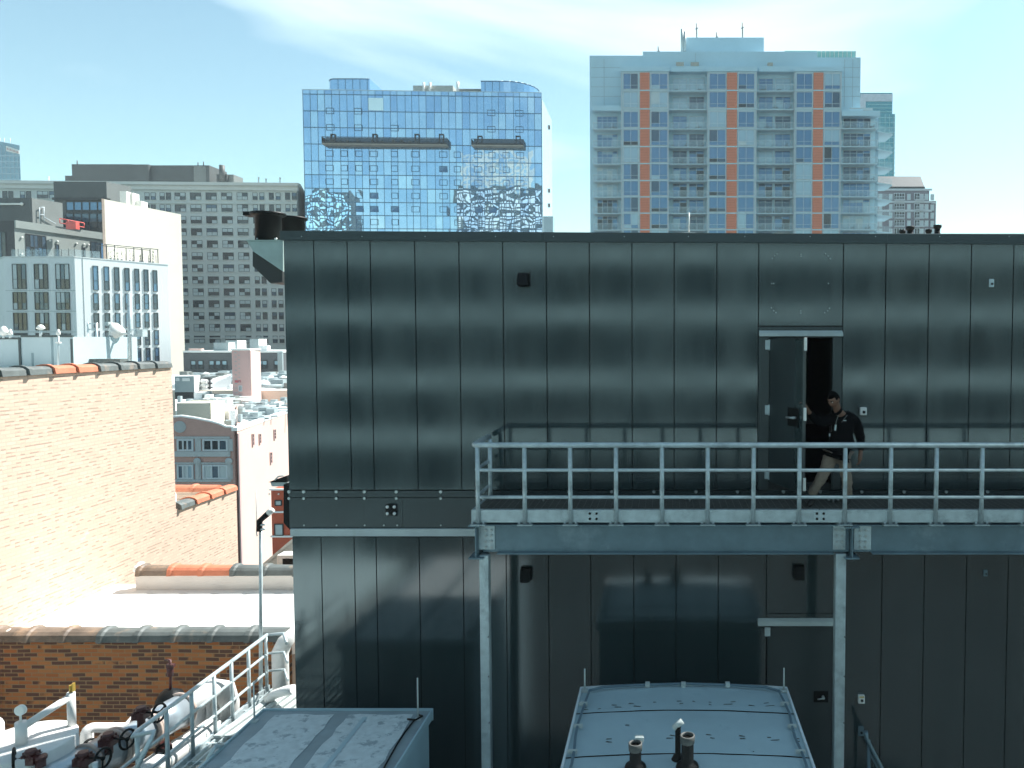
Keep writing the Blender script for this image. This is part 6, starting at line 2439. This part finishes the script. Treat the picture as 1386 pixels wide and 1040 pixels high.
# flat white roofs
wr = thing('white_roof_building', 'low building with cluttered white flat roof around the pink tower', 'building', (P(310, 520, 110).x, 108, GROUND))
mb = MB().prism([XY(225, 92), XY(389, 92), XY(389, 133), XY(225, 133)], GROUND, -6.0)
mb.build('wall', mat('cream_wall', (.66, .58, .48), .85, 0, .05, .3), wr)
mb = MB().prism([XY(226, 92.4), XY(389, 92.4), XY(389, 132), XY(225, 132)], -5.995, -5.95)
mb.build('roof', M_ROOFW, wr)
mb = MB()
a_, b_ = P(283, 530, 95), P(313, 507, 95)
mb.add([(P(283, 515, 96).x, 96, P(283, 516, 96).z), (P(313, 508, 96).x, 96, P(313, 508, 96).z), (P(313, 532, 95).x, 95, -5.94), (P(276, 532, 95).x, 95, -5.94),
        (P(283, 515, 100).x, 100, P(283, 516, 96).z), (P(313, 508, 100).x, 100, P(313, 508, 96).z)],
       [(3, 2, 1, 0), (0, 1, 5, 4), (3, 0, 4), (1, 2, 5)])
mb.build('sloping_roof', M_ROOFW, wr)
def floor_of(Y): return -5.95
two_face('hvac_unit', 'large blue grey air handling unit with white side, left of the pipe rack', 'hvac unit', 236, 262.5, 271, 509.5, 531, 90, 93, M_HV, M_HVW, zb_=P(250, 531, 90).z)
t_ = bpy.data.objects['hvac_unit']
mb = MB()
Yh = 90
for (p0_, p1_) in ((238, 243), (247, 257)):
    mb.box(P(p0_, 512, Yh).x, P(p1_, 512, Yh).x, Yh - .05, Yh - .01, P(250, 516, Yh).z, P(250, 512, Yh).z)
mb.build_each('louvre', M_HVW, t_)
mb = MB().box(P(236, 531, Yh).x, P(263, 531, Yh).x, Yh + .1, Yh + 2.9, -7.2, P(250, 531, Yh).z - .01)
mb.build('stand', M_FRD, t_)
pr = thing('pipe_rack', 'dark pipe rack with white coils between the air handling unit and the sloping white roof', 'rack', tuple(P(279, 530, 93)))
mb = MB()
for p in (271, 276, 284):
    mb.cyl(P(p, 530, 93), P(p, 512, 93), .1, n=5)
for q in (513, 519, 525):
    mb.tube([P(270, q, 93), P(287, q, 93)], .12, 5)
mb.build('frame', M_FRD, pr)
mb = MB()
for q in (516, 522, 528):
    mb.tube([P(273, q, 92.8), P(281, q + 1, 92.8)], .3, 6)
mb.build_each('coil', M_HVW, pr)
# pink tower
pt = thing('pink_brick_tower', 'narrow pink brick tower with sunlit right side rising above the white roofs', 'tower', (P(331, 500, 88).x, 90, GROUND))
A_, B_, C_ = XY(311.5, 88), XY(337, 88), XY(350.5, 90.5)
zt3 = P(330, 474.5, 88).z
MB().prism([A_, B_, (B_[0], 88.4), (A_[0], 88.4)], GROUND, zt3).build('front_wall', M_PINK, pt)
MB().prism([(B_[0] + .01, B_[1]), C_, (C_[0] * 93 / 90.5, 93), (A_[0], 92.5), (A_[0], 88.41), (B_[0], 88.41)], GROUND, zt3).build('side_wall', M_PINK_LIT, pt)
MB().prism([(A_[0] - .1, 87.9), (B_[0], 87.9), (C_[0] + .1, C_[1]), (C_[0] * 93 / 90.5, 93.1), (A_[0], 92.6)], zt3 + .001, zt3 + .18).build('coping', M_HVW, pt)
PF = Face(A_, B_)
mb = MB()
for (p0_, p1_, q0_, q1_) in ((323.5, 328, 522, 530), (321, 329, 542.5, 550)):
    u0_, u1_, z0_, z1_ = PF.rect(p0_, q0_, p1_, q1_)
    me_ = win_mesh('window', u1_ - u0_, z1_ - z0_, M_FRW, [G_DARK], 2, (1,), .07, .1)
    inst('window', me_, pt, PF.at((u0_ + u1_) / 2, z0_, .02), 0)
mb.fbox(PF, PF.hit(318, 516)[0], PF.hit(326, 516)[0], .01, .04, PF.hit(320, 518)[1], PF.hit(320, 515)[1])
mb.build('faded_mark', mat('dull_red', (.36, .10, .12), .8), pt)
mb = MB()
for k in range(11):
    z_ = PF.hit(315, 478 + k * 6)[1]
    mb.fbox(PF, .35, .55, 0, .06, z_, z_ + .08)
    mb.fbox(PF, .75, .9, 0, .06, z_ + .2, z_ + .28)
mb.build_each('rung', M_HV, pt)
# tan box
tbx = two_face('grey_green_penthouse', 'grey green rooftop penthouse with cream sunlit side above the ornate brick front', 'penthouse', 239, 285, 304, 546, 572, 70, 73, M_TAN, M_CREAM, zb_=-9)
# ornate brick front
YO = 60.
of = thing('ornate_brick_building', 'old pink brick front with curved parapet, round medallion and pale framed windows', 'building', (P(275, 600, YO).x, YO + 4, GROUND))
M_OB = brick_mat('faded_pink_brick', (.44, .27, .235), (.50, .31, .265), (.36, .27, .24), 'x', row=.08, wid=.22, mort=.01, bump=.1)
M_TRIM = mat('grey_stone_trim', (.38, .42, .43), .8, 0, .06, 1)
mb = MB()
xs_ = [P(p, 570, YO).x for p in (225, 245, 262, 285, 297, 305, 316)]
zs_ = [P(270, q, YO).z for q in (566, 564.5, 567, 571.5, 575, 579, 579)]
for i in range(len(xs_) - 1):
    mb.hexa([(xs_[i], YO, GROUND), (xs_[i + 1], YO, GROUND), (xs_[i + 1], YO + .4, GROUND), (xs_[i], YO + .4, GROUND),
             (xs_[i], YO, zs_[i]), (xs_[i + 1], YO, zs_[i + 1]), (xs_[i + 1], YO + .4, zs_[i + 1]), (xs_[i], YO + .4, zs_[i])])
mb.build('wall', M_OB, of)
mb = MB()
mb.tube([(x, YO + .1, z + .04) for x, z in zip(xs_, zs_)], .13, 6)
mb.build('parapet_coping', M_HVW, of)
mb = MB().prism([(xs_[0], YO + .41), (xs_[-1], YO + .41), (P(316, 580, 69).x, 69), (P(225, 580, 69).x, 69)], GROUND, -7.3)
mb.build('roof', M_ROOFW, of)
OF = Face((xs_[0], YO), (xs_[-1], YO))
mb = MB()
for (q0_, q1_, o_) in ((591, 594, .12), (611, 618, .14), (626, 628.5, .1), (649, 652, .12)):
    mb.fbox(OF, 0, OF.L - .3, 0, o_, OF.hit(270, q1_)[1], OF.hit(270, q0_)[1])
mb.build_each('stone_band', M_TRIM, of)
mb = MB()
for p in (268.5, 311):
    for (q0_, q1_) in ((594.3, 610.8), (628.8, 648.8)):
        u0_, u1_, z0_, z1_ = OF.rect(p - 4, q0_, p + 4, q1_)
        mb.fbox(OF, u0_, u1_, 0, .08, z0_, z1_)
    c = OF.at(OF.hit(p, 624)[0], OF.hit(p, 624)[1], .15)
    mb.ball(c, .3, 10, 0, (1, .5, .9))
    u0_, u1_, z0_, z1_ = OF.rect(p - 2.2, 628, p + 2.2, 645)
    mb.fbox(OF, u0_, u1_, .081, .16, z0_, z1_)
mb.build_each('pilaster', M_TRIM, of)
mb = MB()
c = OF.at(OF.hit(244, 578)[0], OF.hit(244, 578)[1], .05)
mb.cyl(c + Vector((0, .06, 0)), c, .40, n=20)
mb.ring(c, (0, 1, 0), .40, .07, 20, 6)
mb.build('medallion', M_TRIM, of)
for (p0_, p1_) in ((240.5, 262.5), (275, 309)):
    for (q0_, q1_, gl) in ((594.5, 610.5, [G_DARK2, G_DARK]), (629, 648.5, [G_LITE, G_DARK2, G_PALE])):
        u0_, u1_, z0_, z1_ = OF.rect(p0_, q0_, p1_, q1_)
        me_ = win_mesh('window', u1_ - u0_, z1_ - z0_, M_FRW, gl, 3, (1,), .12, .13, seed=int(p0_))
        inst('window', me_, of, OF.at((u0_ + u1_) / 2, z0_, .02), 0)
# pink side wall building
pA, pB = XY(316, YO), XY(391, 76)
pw = thing('pale_pink_building', 'tall pale pink side wall with small slit windows, beside the dark building', 'building', ((pA[0] + pB[0]) / 2, 68, GROUND))
PW = Face(pA, pB)
zA, zB = P(316, 584, YO).z, P(389, 558, 75.6).z
zb1 = (zA + zB) / 2
MB().prism([pA, pB, (pB[0] * 88 / 76 - 1, 88), (pA[0] * 88 / 60, 88)], GROUND, zb1).build('wall', M_PINKW, pw)
MB().prism([(pA[0], pA[1] + .3), (pB[0] - .1, pB[1] + .2), (pB[0] * 88 / 76 - 1.2, 87.8), (pA[0] * 86 / 60, 87.8)], zb1 + .001, zb1 + .03).build('roof', M_ROOFW, pw)
mb = MB()
mb.fbox(PW, 0, PW.L, -.4, .03, zb1 + .0, zb1 + .28)
mb.build('parapet_coping', M_HVW, pw)
mb = MB()
mb.fbox(PW, 0, .35, .001, .1, GROUND, zb1 - .2)
mb.build('corner_strip', M_PINK, pw)
for (p, q0_, q1_) in ((341.5, 587, 604), (351, 587, 601), (371, 581, 595), (366, 612, 628)):
    u0_, u1_, z0_, z1_ = PW.rect(p - 1.1, q0_, p + 1.1, q1_)
    me_ = win_mesh('slit_window', u1_ - u0_, z1_ - z0_, M_PINK, [G_DARK], 1, (1, 1, 1), .06, .08)
    inst('slit_window', me_, pw, PW.at((u0_ + u1_) / 2, z0_, .02), PW.rot)
# roof clutter on pale pink building and beyond
zf_ = zb1 + .03
clut = (
    ('hvac_unit', 'grey rooftop unit with dark grille directly below the pink tower foot', 'hvac unit', 322, 333, 337, 549, 560, 79, 80, M_HV, M_HVW),
    ('hvac_unit', 'small white rooftop unit left of the black box on the pale pink building', 'hvac unit', 337, 343, 346, 550, 558, 80, 81, M_HV, M_HVW),
    ('roof_box', 'black rooftop box on the pale pink building near the dark building', 'box', 346.5, 355, 356, 546, 556.5, 82, 83, M_CHAR, M_CHAR2),
    ('hvac_unit', 'blue grey rooftop unit at the right, partly behind the dark building edge', 'hvac unit', 364, 378, 384, 546, 557, 81, 83, M_HV, M_HVW),
    ('roof_box', 'slim white chimney box beside the grey green penthouse', 'box', 311, 318, 320, 556, 584, 66, 67, M_HVW, M_HVW),
    ('roof_box', 'small grey box at the right end of the ornate brick parapet', 'box', 303, 313, 314.5, 570, 580, 63, 64, M_TAN, M_HV),
    ('roof_box', 'low white box between the chimney box and the rooftop units', 'box', 322, 330, 334, 561, 568, 74, 75, M_HVW, M_HVW),
)
for a in clut:
    base_ = zf_ if a[3] > 320 else -7.3
    two_face(*a, zb_=base_)
random.seed(15)
mb = MB()
for k in range(60):
    p = random.uniform(318, 388)
    Y_ = random.uniform(66 if p > 350 else 63, 86)
    x = P(p, 500, Y_).x
    if Y_ < 62 + (p - 316) * .22: continue
    s_ = random.uniform(.2, .8)
    if k % 3 == 0:
        mb.tube([(x, Y_, zf_ + .25), (x + random.uniform(1, 3), Y_ + random.uniform(0, 2), zf_ + .25)], random.uniform(.05, .13), 6)
    else:
        mb.box(x, x + s_, Y_, Y_ + s_, zf_, zf_ + random.uniform(.15, .7))
o = mb.build('roof_clutter', [M_HV])
tag(o, 'small grey vents and pipes scattered over the pale pink building roof', 'roof clutter', kind='stuff')
mb = MB()
for k in range(150):
    p = random.uniform(236, 388)
    Y_ = random.uniform(93.5, 130)
    x = P(p, 500, Y_).x
    s_ = random.uniform(.3, 1.6)
    r_ = random.random()
    if r_ < .25:
        mb.tube([(x, Y_, -5.6), (x + random.uniform(2, 6), Y_ + random.uniform(-1, 3), -5.6)], random.uniform(.1, .25), 6)
    elif r_ < .9:
        mb.box(x, x + s_, Y_, Y_ + s_, -5.95, -5.95 + random.uniform(.2, 1.1), random.choice([0, 0, 2]))
    else:
        mb.ball((x, Y_, -5.9), s_ * .6, 8, 1)
o = mb.build('roof_clutter', [M_HV, M_HVW, M_CHAR2])
tag(o, 'ducts, vents and pipes crowded on the white flat roofs around the pink tower', 'roof clutter', kind='stuff')
mb = MB()
for k in range(40):
    p = random.uniform(238, 305)
    Y_ = random.uniform(74, 88)
    x = P(p, 500, Y_).x
    s_ = random.uniform(.3, 1.4)
    if random.random() < .45:
        mb.tube([(x, Y_, -6.35), (x + random.uniform(1, 4), Y_ + random.uniform(-1, 2), -6.3)], random.uniform(.08, .2), 6, random.choice([0, 1]))
    else:
        mb.box(x, x + s_, Y_, Y_ + s_, -6.7, -6.7 + random.uniform(.2, .9), random.choice([0, 1, 1, 2]))
mb.prism([XY(233, 73.2), XY(306, 73.2), XY(318, 87.5), XY(233, 87.5)], GROUND, -6.7, 1)
o = mb.build('roof_clutter', [M_HV, M_ROOFW, M_CHAR2])
tag(o, 'pipes, ducts and boxes on the white roof behind the grey green penthouse', 'roof clutter', kind='stuff')
# orange red building by the dark corner
YR_ = 40.
rd = thing('orange_red_building', 'small orange red building with white lined floors beside the dark building corner', 'building', (P(374, 690, YR_).x, YR_ + 3, GROUND))
RF = Face(XY(360.5, YR_), XY(395, YR_))
MB().box(RF.A.x, RF.B.x, YR_, YR_ + 5, GROUND, P(370, 662.5, YR_).z).build('wall', mat('orange_red_paint', (.42, .085, .04), .7, 0, .1, .8), rd)
mb = MB()
for q in (662.5, 693, 726):
    z_ = P(370, q, YR_).z
    mb.fbox(RF, -.05, RF.L, .001, .1, z_ - .04, z_ + .04)
mb.build_each('white_line', M_HVW, rd)
for (p0_, p1_, q0_, q1_) in ((372.5, 382, 677, 684.5), (372, 384, 709, 725)):
    u0_, u1_, z0_, z1_ = RF.rect(p0_, q0_, p1_, q1_)
    me_ = win_mesh('window', u1_ - u0_, z1_ - z0_, M_FRD, [G_PALE, G_DARK2], 1, (1,), .04, .06, seed=int(q0_))
    inst('window', me_, rd, RF.at((u0_ + u1_) / 2, z0_, .02), 0)
mb = MB()
for p in (364.5, 377):
    c = P(p, 669, YR_ - .03)
    mb.ball(c, .05, 8)
mb.build_each('lamp', M_WHITE, rd)

# ================================================================== buildings on the camera side of the yard (seen in reflections)
M_BR = mat('dark_teal_facade', (.06, .095, .10), .8, 0, .15, .5)
M_SP = mat('pale_spandrel', (.58, .86, .90), .8, 0, .08, .5)
ob = thing('facing_office_building', 'office building with pale floor bands across the yard, seen only as reflection in the cladding', 'building', (2, -18, GROUND))
MB().box(-34, 34, -30, -12, GROUND, 6.5).build('wall', M_BR, ob)
mb = MB()
for h in (3.8, 1.15, -1.8, -4.4, -7.4, -10.2, -13):
    mb.box(-34, 34, -11.99, -11.75, h - .34, h + .34)
mb.build_each('spandrel_band', M_SP, ob)
mb = MB()
k = -33.5
while k < 33:
    for h in (2.6, -.4, -3.3, -6, -8.8):
        mb.box(k, k + 2.2, -11.98, -11.9, h - .8, h + .7)
    k += 3.1
mb.build('window', G_DARK, ob)
o = MB().box(-13.5, -8.2, -1, 5.2, YARD, -6.9).build('reflector_roof', mat('reflector_membrane', (.56, .74, .76), .8, 0, .1, .8))  # unseen roof added to give the cladding a bright reflected patch
tag(o, 'unseen pale blue grey roof added left of the yard to reflect in the cladding', 'roof')
def refl_tower(x0, x1, Y_, top, label, mw, mb2, fh=3.1, wd=2.2):
    t = thing('tower_across_the_street', label, 'tower', ((x0 + x1) / 2, Y_ - 8, GROUND))
    MB().box(x0, x1, Y_ - 16, Y_, GROUND, top).build('wall', mw, t)
    mb = MB()
    z = GROUND + 3
    while z < top - 3:
        x = x0 + 1
        while x < x1 - wd:
            mb.box(x, x + wd, Y_, Y_ + .08, z, z + fh * .62)
            x += wd * 1.5
        z += fh
    mb.build('window', mb2, t)
    return t
refl_tower(-98, -58, -70, 112, 'cream tower behind the viewpoint, seen reflected in the blue glass tower', mat('cream_facade', (.50, .48, .42), .8, 0, .05, .1), G_LITE, 3.4, 2.0)
refl_tower(-100, -50, -55, 88, 'dark balconied tower behind the viewpoint, reflected low in the blue glass tower', mat('dark_green_facade', (.03, .05, .05), .5, 0, .2, .1), M_HVW, 3.2, 1.7)
refl_tower(-200, -158, -55, 84, 'grey tower behind the viewpoint, reflected at the left of the blue glass tower', mat('grey_green_facade', (.05, .07, .07), .6, 0, .2, .1), M_SP, 3.2, 1.9)

# ================================================================== the person at the upper door
def skin_mesh(name, joints, edges, radii, sub=2):
    me = bpy.data.meshes.new(name + '_cage')
    me.from_pydata([tuple(j) for j in joints], edges, [])
    o = bpy.data.objects.new(name + '_cage', me)
    COL.objects.link(o)
    sk = o.modifiers.new('skin', 'SKIN')
    sk.use_smooth_shade = True
    for i, r_ in enumerate(radii):
        v = me.skin_vertices[0].data[i]
        v.radius = r_ if isinstance(r_, tuple) else (r_, r_)
        v.use_root = (i == 0)
    s_ = o.modifiers.new('sub', 'SUBSURF')
    s_.levels = s_.render_levels = sub
    dg = bpy.context.evaluated_depsgraph_get()
    ev = o.evaluated_get(dg)
    m_ = bpy.data.meshes.new_from_object(ev)
    bpy.data.objects.remove(o)
    vs = [v.co.copy() for v in m_.vertices]
    fs = [tuple(p.vertices) for p in m_.polygons]
    return vs, fs
def J(px, py, Y):
    return P(px, py, Y)
YPn = 10.82
M_SKIN = mat('skin_brown', (.16, .075, .045), .5, 0, .08, 12)
M_JACK_ = mat('black_jacket_cloth', (.005, .005, .006), .9, 0, .3, 30, .2, spec=.05)
M_TROU = mat('khaki_trousers', (.25, .195, .15), .9, 0, .15, 14, .3)
M_HAIR = mat('black_hair', (.004, .0035, .0035), .95, 0, .3, 60, .5, spec=.05)
M_SHOE = mat('dark_shoes', (.02, .017, .015), .6)
ZD = zdeck + .003
man = thing('person', 'person in black jacket and khaki trousers stepping out of the open door, head bowed', 'person', (J(1128, 690, YPn).x, YPn, ZD))
pel = J(1134, 612, YPn + .02)
low = J(1139, 596, YPn + .02)
che = J(1142, 577, YPn - .0)
nec = J(1138, 561, YPn - .07)
nek2 = J(1133, 554, YPn - .11)
shL = J(1157, 570, YPn - .02)
shR = J(1124, 569, YPn + .02)
elL = J(1165, 592, YPn + .03)
wrL = J(1165, 614, YPn - .04)
haL = J(1164, 620, YPn - .06)
elR = J(1108, 573, YPn - .02)
wrR = J(1093, 556, YPn - .12)
haR = J(1090, 551, YPn - .14)
hpR = J(1125, 618, YPn + .0)
knR = J(1113, 645, YPn - .06)
anR = J(1099, 675, YPn - .02)
hpL = J(1142, 618, YPn + .04)
knL = J(1146, 648, YPn - .04)
anL = J(1147, 681, YPn + .06)
anR.z = ZD + .14
anL.z = ZD + .10
def body_build():
    jt = [pel, low, che, nec, nek2, shL, elL, wrL, haL, shR, elR, wrR, haR, hpL, knL, anL, hpR, knR, anR]
    ed = [(0, 1), (1, 2), (2, 3), (3, 4), (3, 5), (5, 6), (6, 7), (7, 8), (3, 9), (9, 10), (10, 11), (11, 12), (0, 13), (13, 14), (14, 15), (0, 16), (16, 17), (17, 18)]
    rd_ = [.11, .105, .10, .05, .052, .042, .038, .03, .036, .042, .045, .03, .036, .085, .058, .04, .085, .058, .04]
    vs, fs = skin_mesh('person', jt, ed, rd_, 2)
    mb = MB()
    mb.add(vs, fs, 0, True)
    # head: shaped ball with brow, nose, chin, ears; face turned to the left of the picture and down
    fwd = Vector((-.62, -.62, -.48)).normalized()
    up = Vector((-.30, -.20, .93))
    up = (up - fwd * up.dot(fwd)).normalized()
    rt = fwd.cross(up).normalized()
    hc = J(1128.3, 541.5, YPn - .17)
    def Hh(a, b_, c_):
        return hc + rt * a + fwd * b_ + up * c_
    n, m_ = 28, 20
    hv, hf = [], []
    for i in range(m_ + 1):
        t = math.pi * i / m_
        for k in range(n):
            a = 2 * math.pi * k / n
            x, y, z = math.sin(t) * math.cos(a), math.sin(t) * math.sin(a), math.cos(t)
            X, Y_, Z = x * .074, y * .094, z * .118
            if z < -.1:
                f_ = 1 - .34 * min(1, (-z - .1) / .9)
                X *= f_
                if y > 0: Y_ *= (1 - .12 * (-z))
                else: Y_ *= 1 - .45 * (-z)
            if y > .75 and abs(x) < .3 and -.35 < z < .12:            # nose
                Y_ += .020 * (1 - abs(x) / .3) * (1 - abs(z + .18) / .30 if abs(z + .18) < .30 else 0)
            if y > .7 and .08 < abs(x) < .5 and .02 < z < .2:          # eye sockets
                Y_ -= .007
            if y > .75 and .2 < z < .32: Y_ += .004                    # brow
            if y > .7 and abs(x) < .35 and -.60 < z < -.42: Y_ += .006 # lips
            if y > .6 and abs(x) < .3 and z < -.75: Y_ += .008         # chin
            hv.append(Hh(X, Y_, Z))
    for i in range(m_):
        for k in range(n):
            hf.append((i * n + k, i * n + (k + 1) % n, (i + 1) * n + (k + 1) % n, (i + 1) * n + k))
    mb.add(hv, hf, 0, True)
    for s_ in (-1, 1):
        mb.ball(Hh(s_ * .075, -.005, -.005), .028, 8, 0, (.6, .8, 1.1))
    mb.tube([nec, nek2, Hh(0, -.02, -.06)], [.06, .055, .05], 12)
    # hands: palm and five fingers each
    def hand(w_, h_, dirn, side, curl):
        d = dirn.normalized()
        s_ = side.normalized()
        nrm = d.cross(s_).normalized()
        pal = h_ + d * .035
        mb.tube([w_, h_, pal], [.027, .032, .03], 10)
        for i, (o_, L_) in enumerate(((-.030, .066), (-.010, .074), (.010, .070), (.028, .056))):
            b_ = h_ + d * .045 + s_ * o_
            p1_ = b_ + d * L_ * .45 + nrm * curl * .3
            p2_ = p1_ + (d * .6 + nrm * curl * 18).normalized() * L_ * .38
            p3_ = p2_ + (d * .2 + nrm * curl * 26).normalized() * L_ * .28
            mb.tube([b_, p1_, p2_, p3_], [.0095, .0088, .008, .006], 7)
        t0 = h_ + s_ * -.030 + d * .005
        t1 = t0 + (s_ * -1 + d * .6).normalized() * .035
        t2 = t1 + (d + nrm * curl * 12).normalized() * .03
        mb.tube([t0, t1, t2], [.013, .011, .008], 7)
    hand(wrL, haL, Vector((-.08, -.1, -1)), Vector((-.5, -.8, 0)), .03)
    hand(wrR, haR, Vector((-.45, -.25, .75)), Vector((.6, -.6, .2)), -.03)
    # fuse into one continuous surface
    me = mb.mesh('person_body', [M_SKIN])
    o_ = bpy.data.objects.new('body_cage', me)
    COL.objects.link(o_)
    rm = o_.modifiers.new('remesh', 'REMESH')
    rm.mode = 'VOXEL'
    rm.voxel_size = .0055
    rm.use_smooth_shade = True
    sm_ = o_.modifiers.new('smooth', 'SMOOTH')
    sm_.factor = .5
    sm_.iterations = 2
    dg = bpy.context.evaluated_depsgraph_get()
    m2 = bpy.data.meshes.new_from_object(o_.evaluated_get(dg))
    bpy.data.objects.remove(o_)
    off = root_loc(man)
    for v in m2.vertices:
        v.co -= off
    m2.materials.clear()
    m2.materials.append(M_SKIN)
    for p_ in m2.polygons: p_.use_smooth = True
    b2 = bpy.data.objects.new('body', m2)
    COL.objects.link(b2)
    b2.parent = man
    # eyes, brows, mouth line
    mb = MB()
    for s_ in (-1, 1):
        mb.ball(Hh(s_ * .029, .079, .010), .0105, 10)
    mb.build_each('eye', M_WHITE, man)
    mb = MB()
    for s_ in (-1, 1):
        mb.ball(Hh(s_ * .029, .0875, .009), .0045, 8)
        mb.tube([Hh(s_ * .014, .093, .028), Hh(s_ * .032, .090, .032), Hh(s_ * .048, .078, .028)], .0035, 6)
        mb.tube([Hh(s_ * .016, .089, .017), Hh(s_ * .030, .089, .020), Hh(s_ * .043, .080, .014)], .003, 6)
    mb.tube([Hh(-.022, .086, -.056), Hh(0, .094, -.054), Hh(.022, .086, -.056)], .0028, 6)
    mb.build('brow_and_mouth_line', M_HAIR, man)
    # hair cap, short
    hv2, hf2 = [], []
    rnd = random.Random(4)
    for i in range(13):
        t = math.pi * i / 20
        for k in range(n):
            a = 2 * math.pi * k / n
            x, y, z = math.sin(t) * math.cos(a), math.sin(t) * math.sin(a), math.cos(t)
            lim = .48 if y > .3 else (-.35 if y < -.2 else .1)
            g_ = 1.10 if z > lim else .96
            g_ += rnd.uniform(-.012, .012)
            zz = z if z > -.1 else z
            hv2.append(Hh(x * .074 * g_, y * .094 * g_ * (1 - .3 * max(0, -z)), zz * .118 * g_))
    for i in range(12):
        for k in range(n):
            hf2.append((i * n + k, i * n + (k + 1) % n, (i + 1) * n + (k + 1) % n, (i + 1) * n + k))
    mb = MB().add(hv2, hf2, 0, True)
    mb.build('hair', M_HAIR, man)
body_build()
# jacket
hemz = J(1130, 612, YPn)
jt = [J(1134, 606, YPn + .0), low, che, nec + Vector((-.012, -.02, .035)), shL + Vector((.0, 0, .0)), elL, wrL + (wrL - elL) * -.1, shR, elR, wrR + (elR - wrR) * .15, J(1131, 616, YPn - .01)]
ed = [(0, 1), (1, 2), (2, 3), (3, 4), (4, 5), (5, 6), (3, 7), (7, 8), (8, 9), (0, 10)]
vs, fs = skin_mesh('jacket', jt, ed, [(.175, .145), (.165, .14), (.18, .15), .085, .095, .070, .05, .09, .068, .048, (.215, .17)], 2)
rnd = random.Random(2)
mb = MB().add([v + Vector((0, 0, 0)) + Vector((math.sin(v.z * 60 + v.x * 25), 0, 0)) * .004 for v in vs], fs, 0, True)
jk = mb.build('jacket', M_JACK_, man)
mb = MB()
fwd2 = Vector((-.45, -.9, 0)).normalized()
c0 = nek2 + Vector((.0, .0, -.045))
mb.ring(c0 + Vector((0, 0, .02)), (nek2 - nec).normalized(), .066, .020, 20, 6)
mb.build('collar', M_JACK_, jk)
mb = MB()
q = J(1130.5, 578, YPn - .175)
mb.hexa([q + Vector((-.012, 0, -.05)), q + Vector((.012, .0, -.052)), q + Vector((.012, .008, -.052)), q + Vector((-.012, .008, -.05)),
         q + Vector((-.004, 0, .03)), q + Vector((.02, 0, .03)), q + Vector((.02, .008, .03)), q + Vector((-.004, .008, .03))])
q = J(1143.5, 569.5, YPn - .165)
mb.box(q.x - .02, q.x + .02, q.y - .004, q.y + .004, q.z - .006, q.z + .006)
q = J(1123, 589, YPn - .175)
mb.box(q.x - .008, q.x + .008, q.y - .004, q.y + .004, q.z - .02, q.z + .02)
mb.build('badge', M_PALE, jk)
mb = MB().tube([J(1135, 562, YPn - .16), J(1132, 570, YPn - .17), J(1131, 576, YPn - .175)], .004, 5)
mb.tube([J(1147, 562, YPn - .15), J(1142, 568, YPn - .165), J(1139, 572, YPn - .17)], .003, 5)
mb.build('lanyard', M_CHAR2, jk)
# trousers
aR2 = anR + Vector((0.01, 0, .03))
aL2 = anL + Vector((0, 0, .02))
jt = [pel + Vector((0, 0, .02)), hpL, knL, aL2, aL2 + Vector((0, 0, -.065)), hpR, knR, aR2, aR2 + (aR2 - knR).normalized() * .06]
ed = [(0, 1), (1, 2), (2, 3), (3, 4), (0, 5), (5, 6), (6, 7), (7, 8)]
vs, fs = skin_mesh('trousers', jt, ed, [(.145, .125), .100, .082, .072, .075, .108, .082, .072, .075], 2)
mb = MB().add([v + Vector((math.sin(v.z * 70 + v.x * 30) + math.sin(v.z * 31), math.cos(v.z * 55), 0)) * .0045 for v in vs], fs, 0, True)
mb.build('trousers', M_TROU, man)
for a_, dx_ in ((anR, -.02), (anL, .0)):
    mb = MB()
    t0 = Vector((a_.x + .03, a_.y + .03, ZD + .045))
    toe = Vector((a_.x - .07, a_.y - .19, ZD + .03))
    if a_ is anR:
        t0.z += .02
    mb.tube([t0 + (t0 - toe) * .12, t0, (t0 + toe) / 2 + Vector((0, 0, .005)), toe, toe + (toe - t0) * .12], [.03, .043, .045, .036, .015], 12)
    mb.build('shoe', M_SHOE, man)

# ================================================================== air
hz_ = MB().box(-420, 420, -130, 470, GROUND - 2, 135).build('haze', M_GAP)
hm = bpy.data.materials.new('haze_air')
hm.use_nodes = True
hm.node_tree.nodes.clear()
pv = hm.node_tree.nodes.new('ShaderNodeVolumePrincipled')
pv.inputs['Color'].default_value = (.80, .93, 1.0, 1)
pv.inputs['Density'].default_value = .00028
ho = hm.node_tree.nodes.new('ShaderNodeOutputMaterial')
hm.node_tree.links.new(pv.outputs[0], ho.inputs['Volume'])
hz_.data.materials.clear()
hz_.data.materials.append(hm)
tag(hz_, kind='stuff')
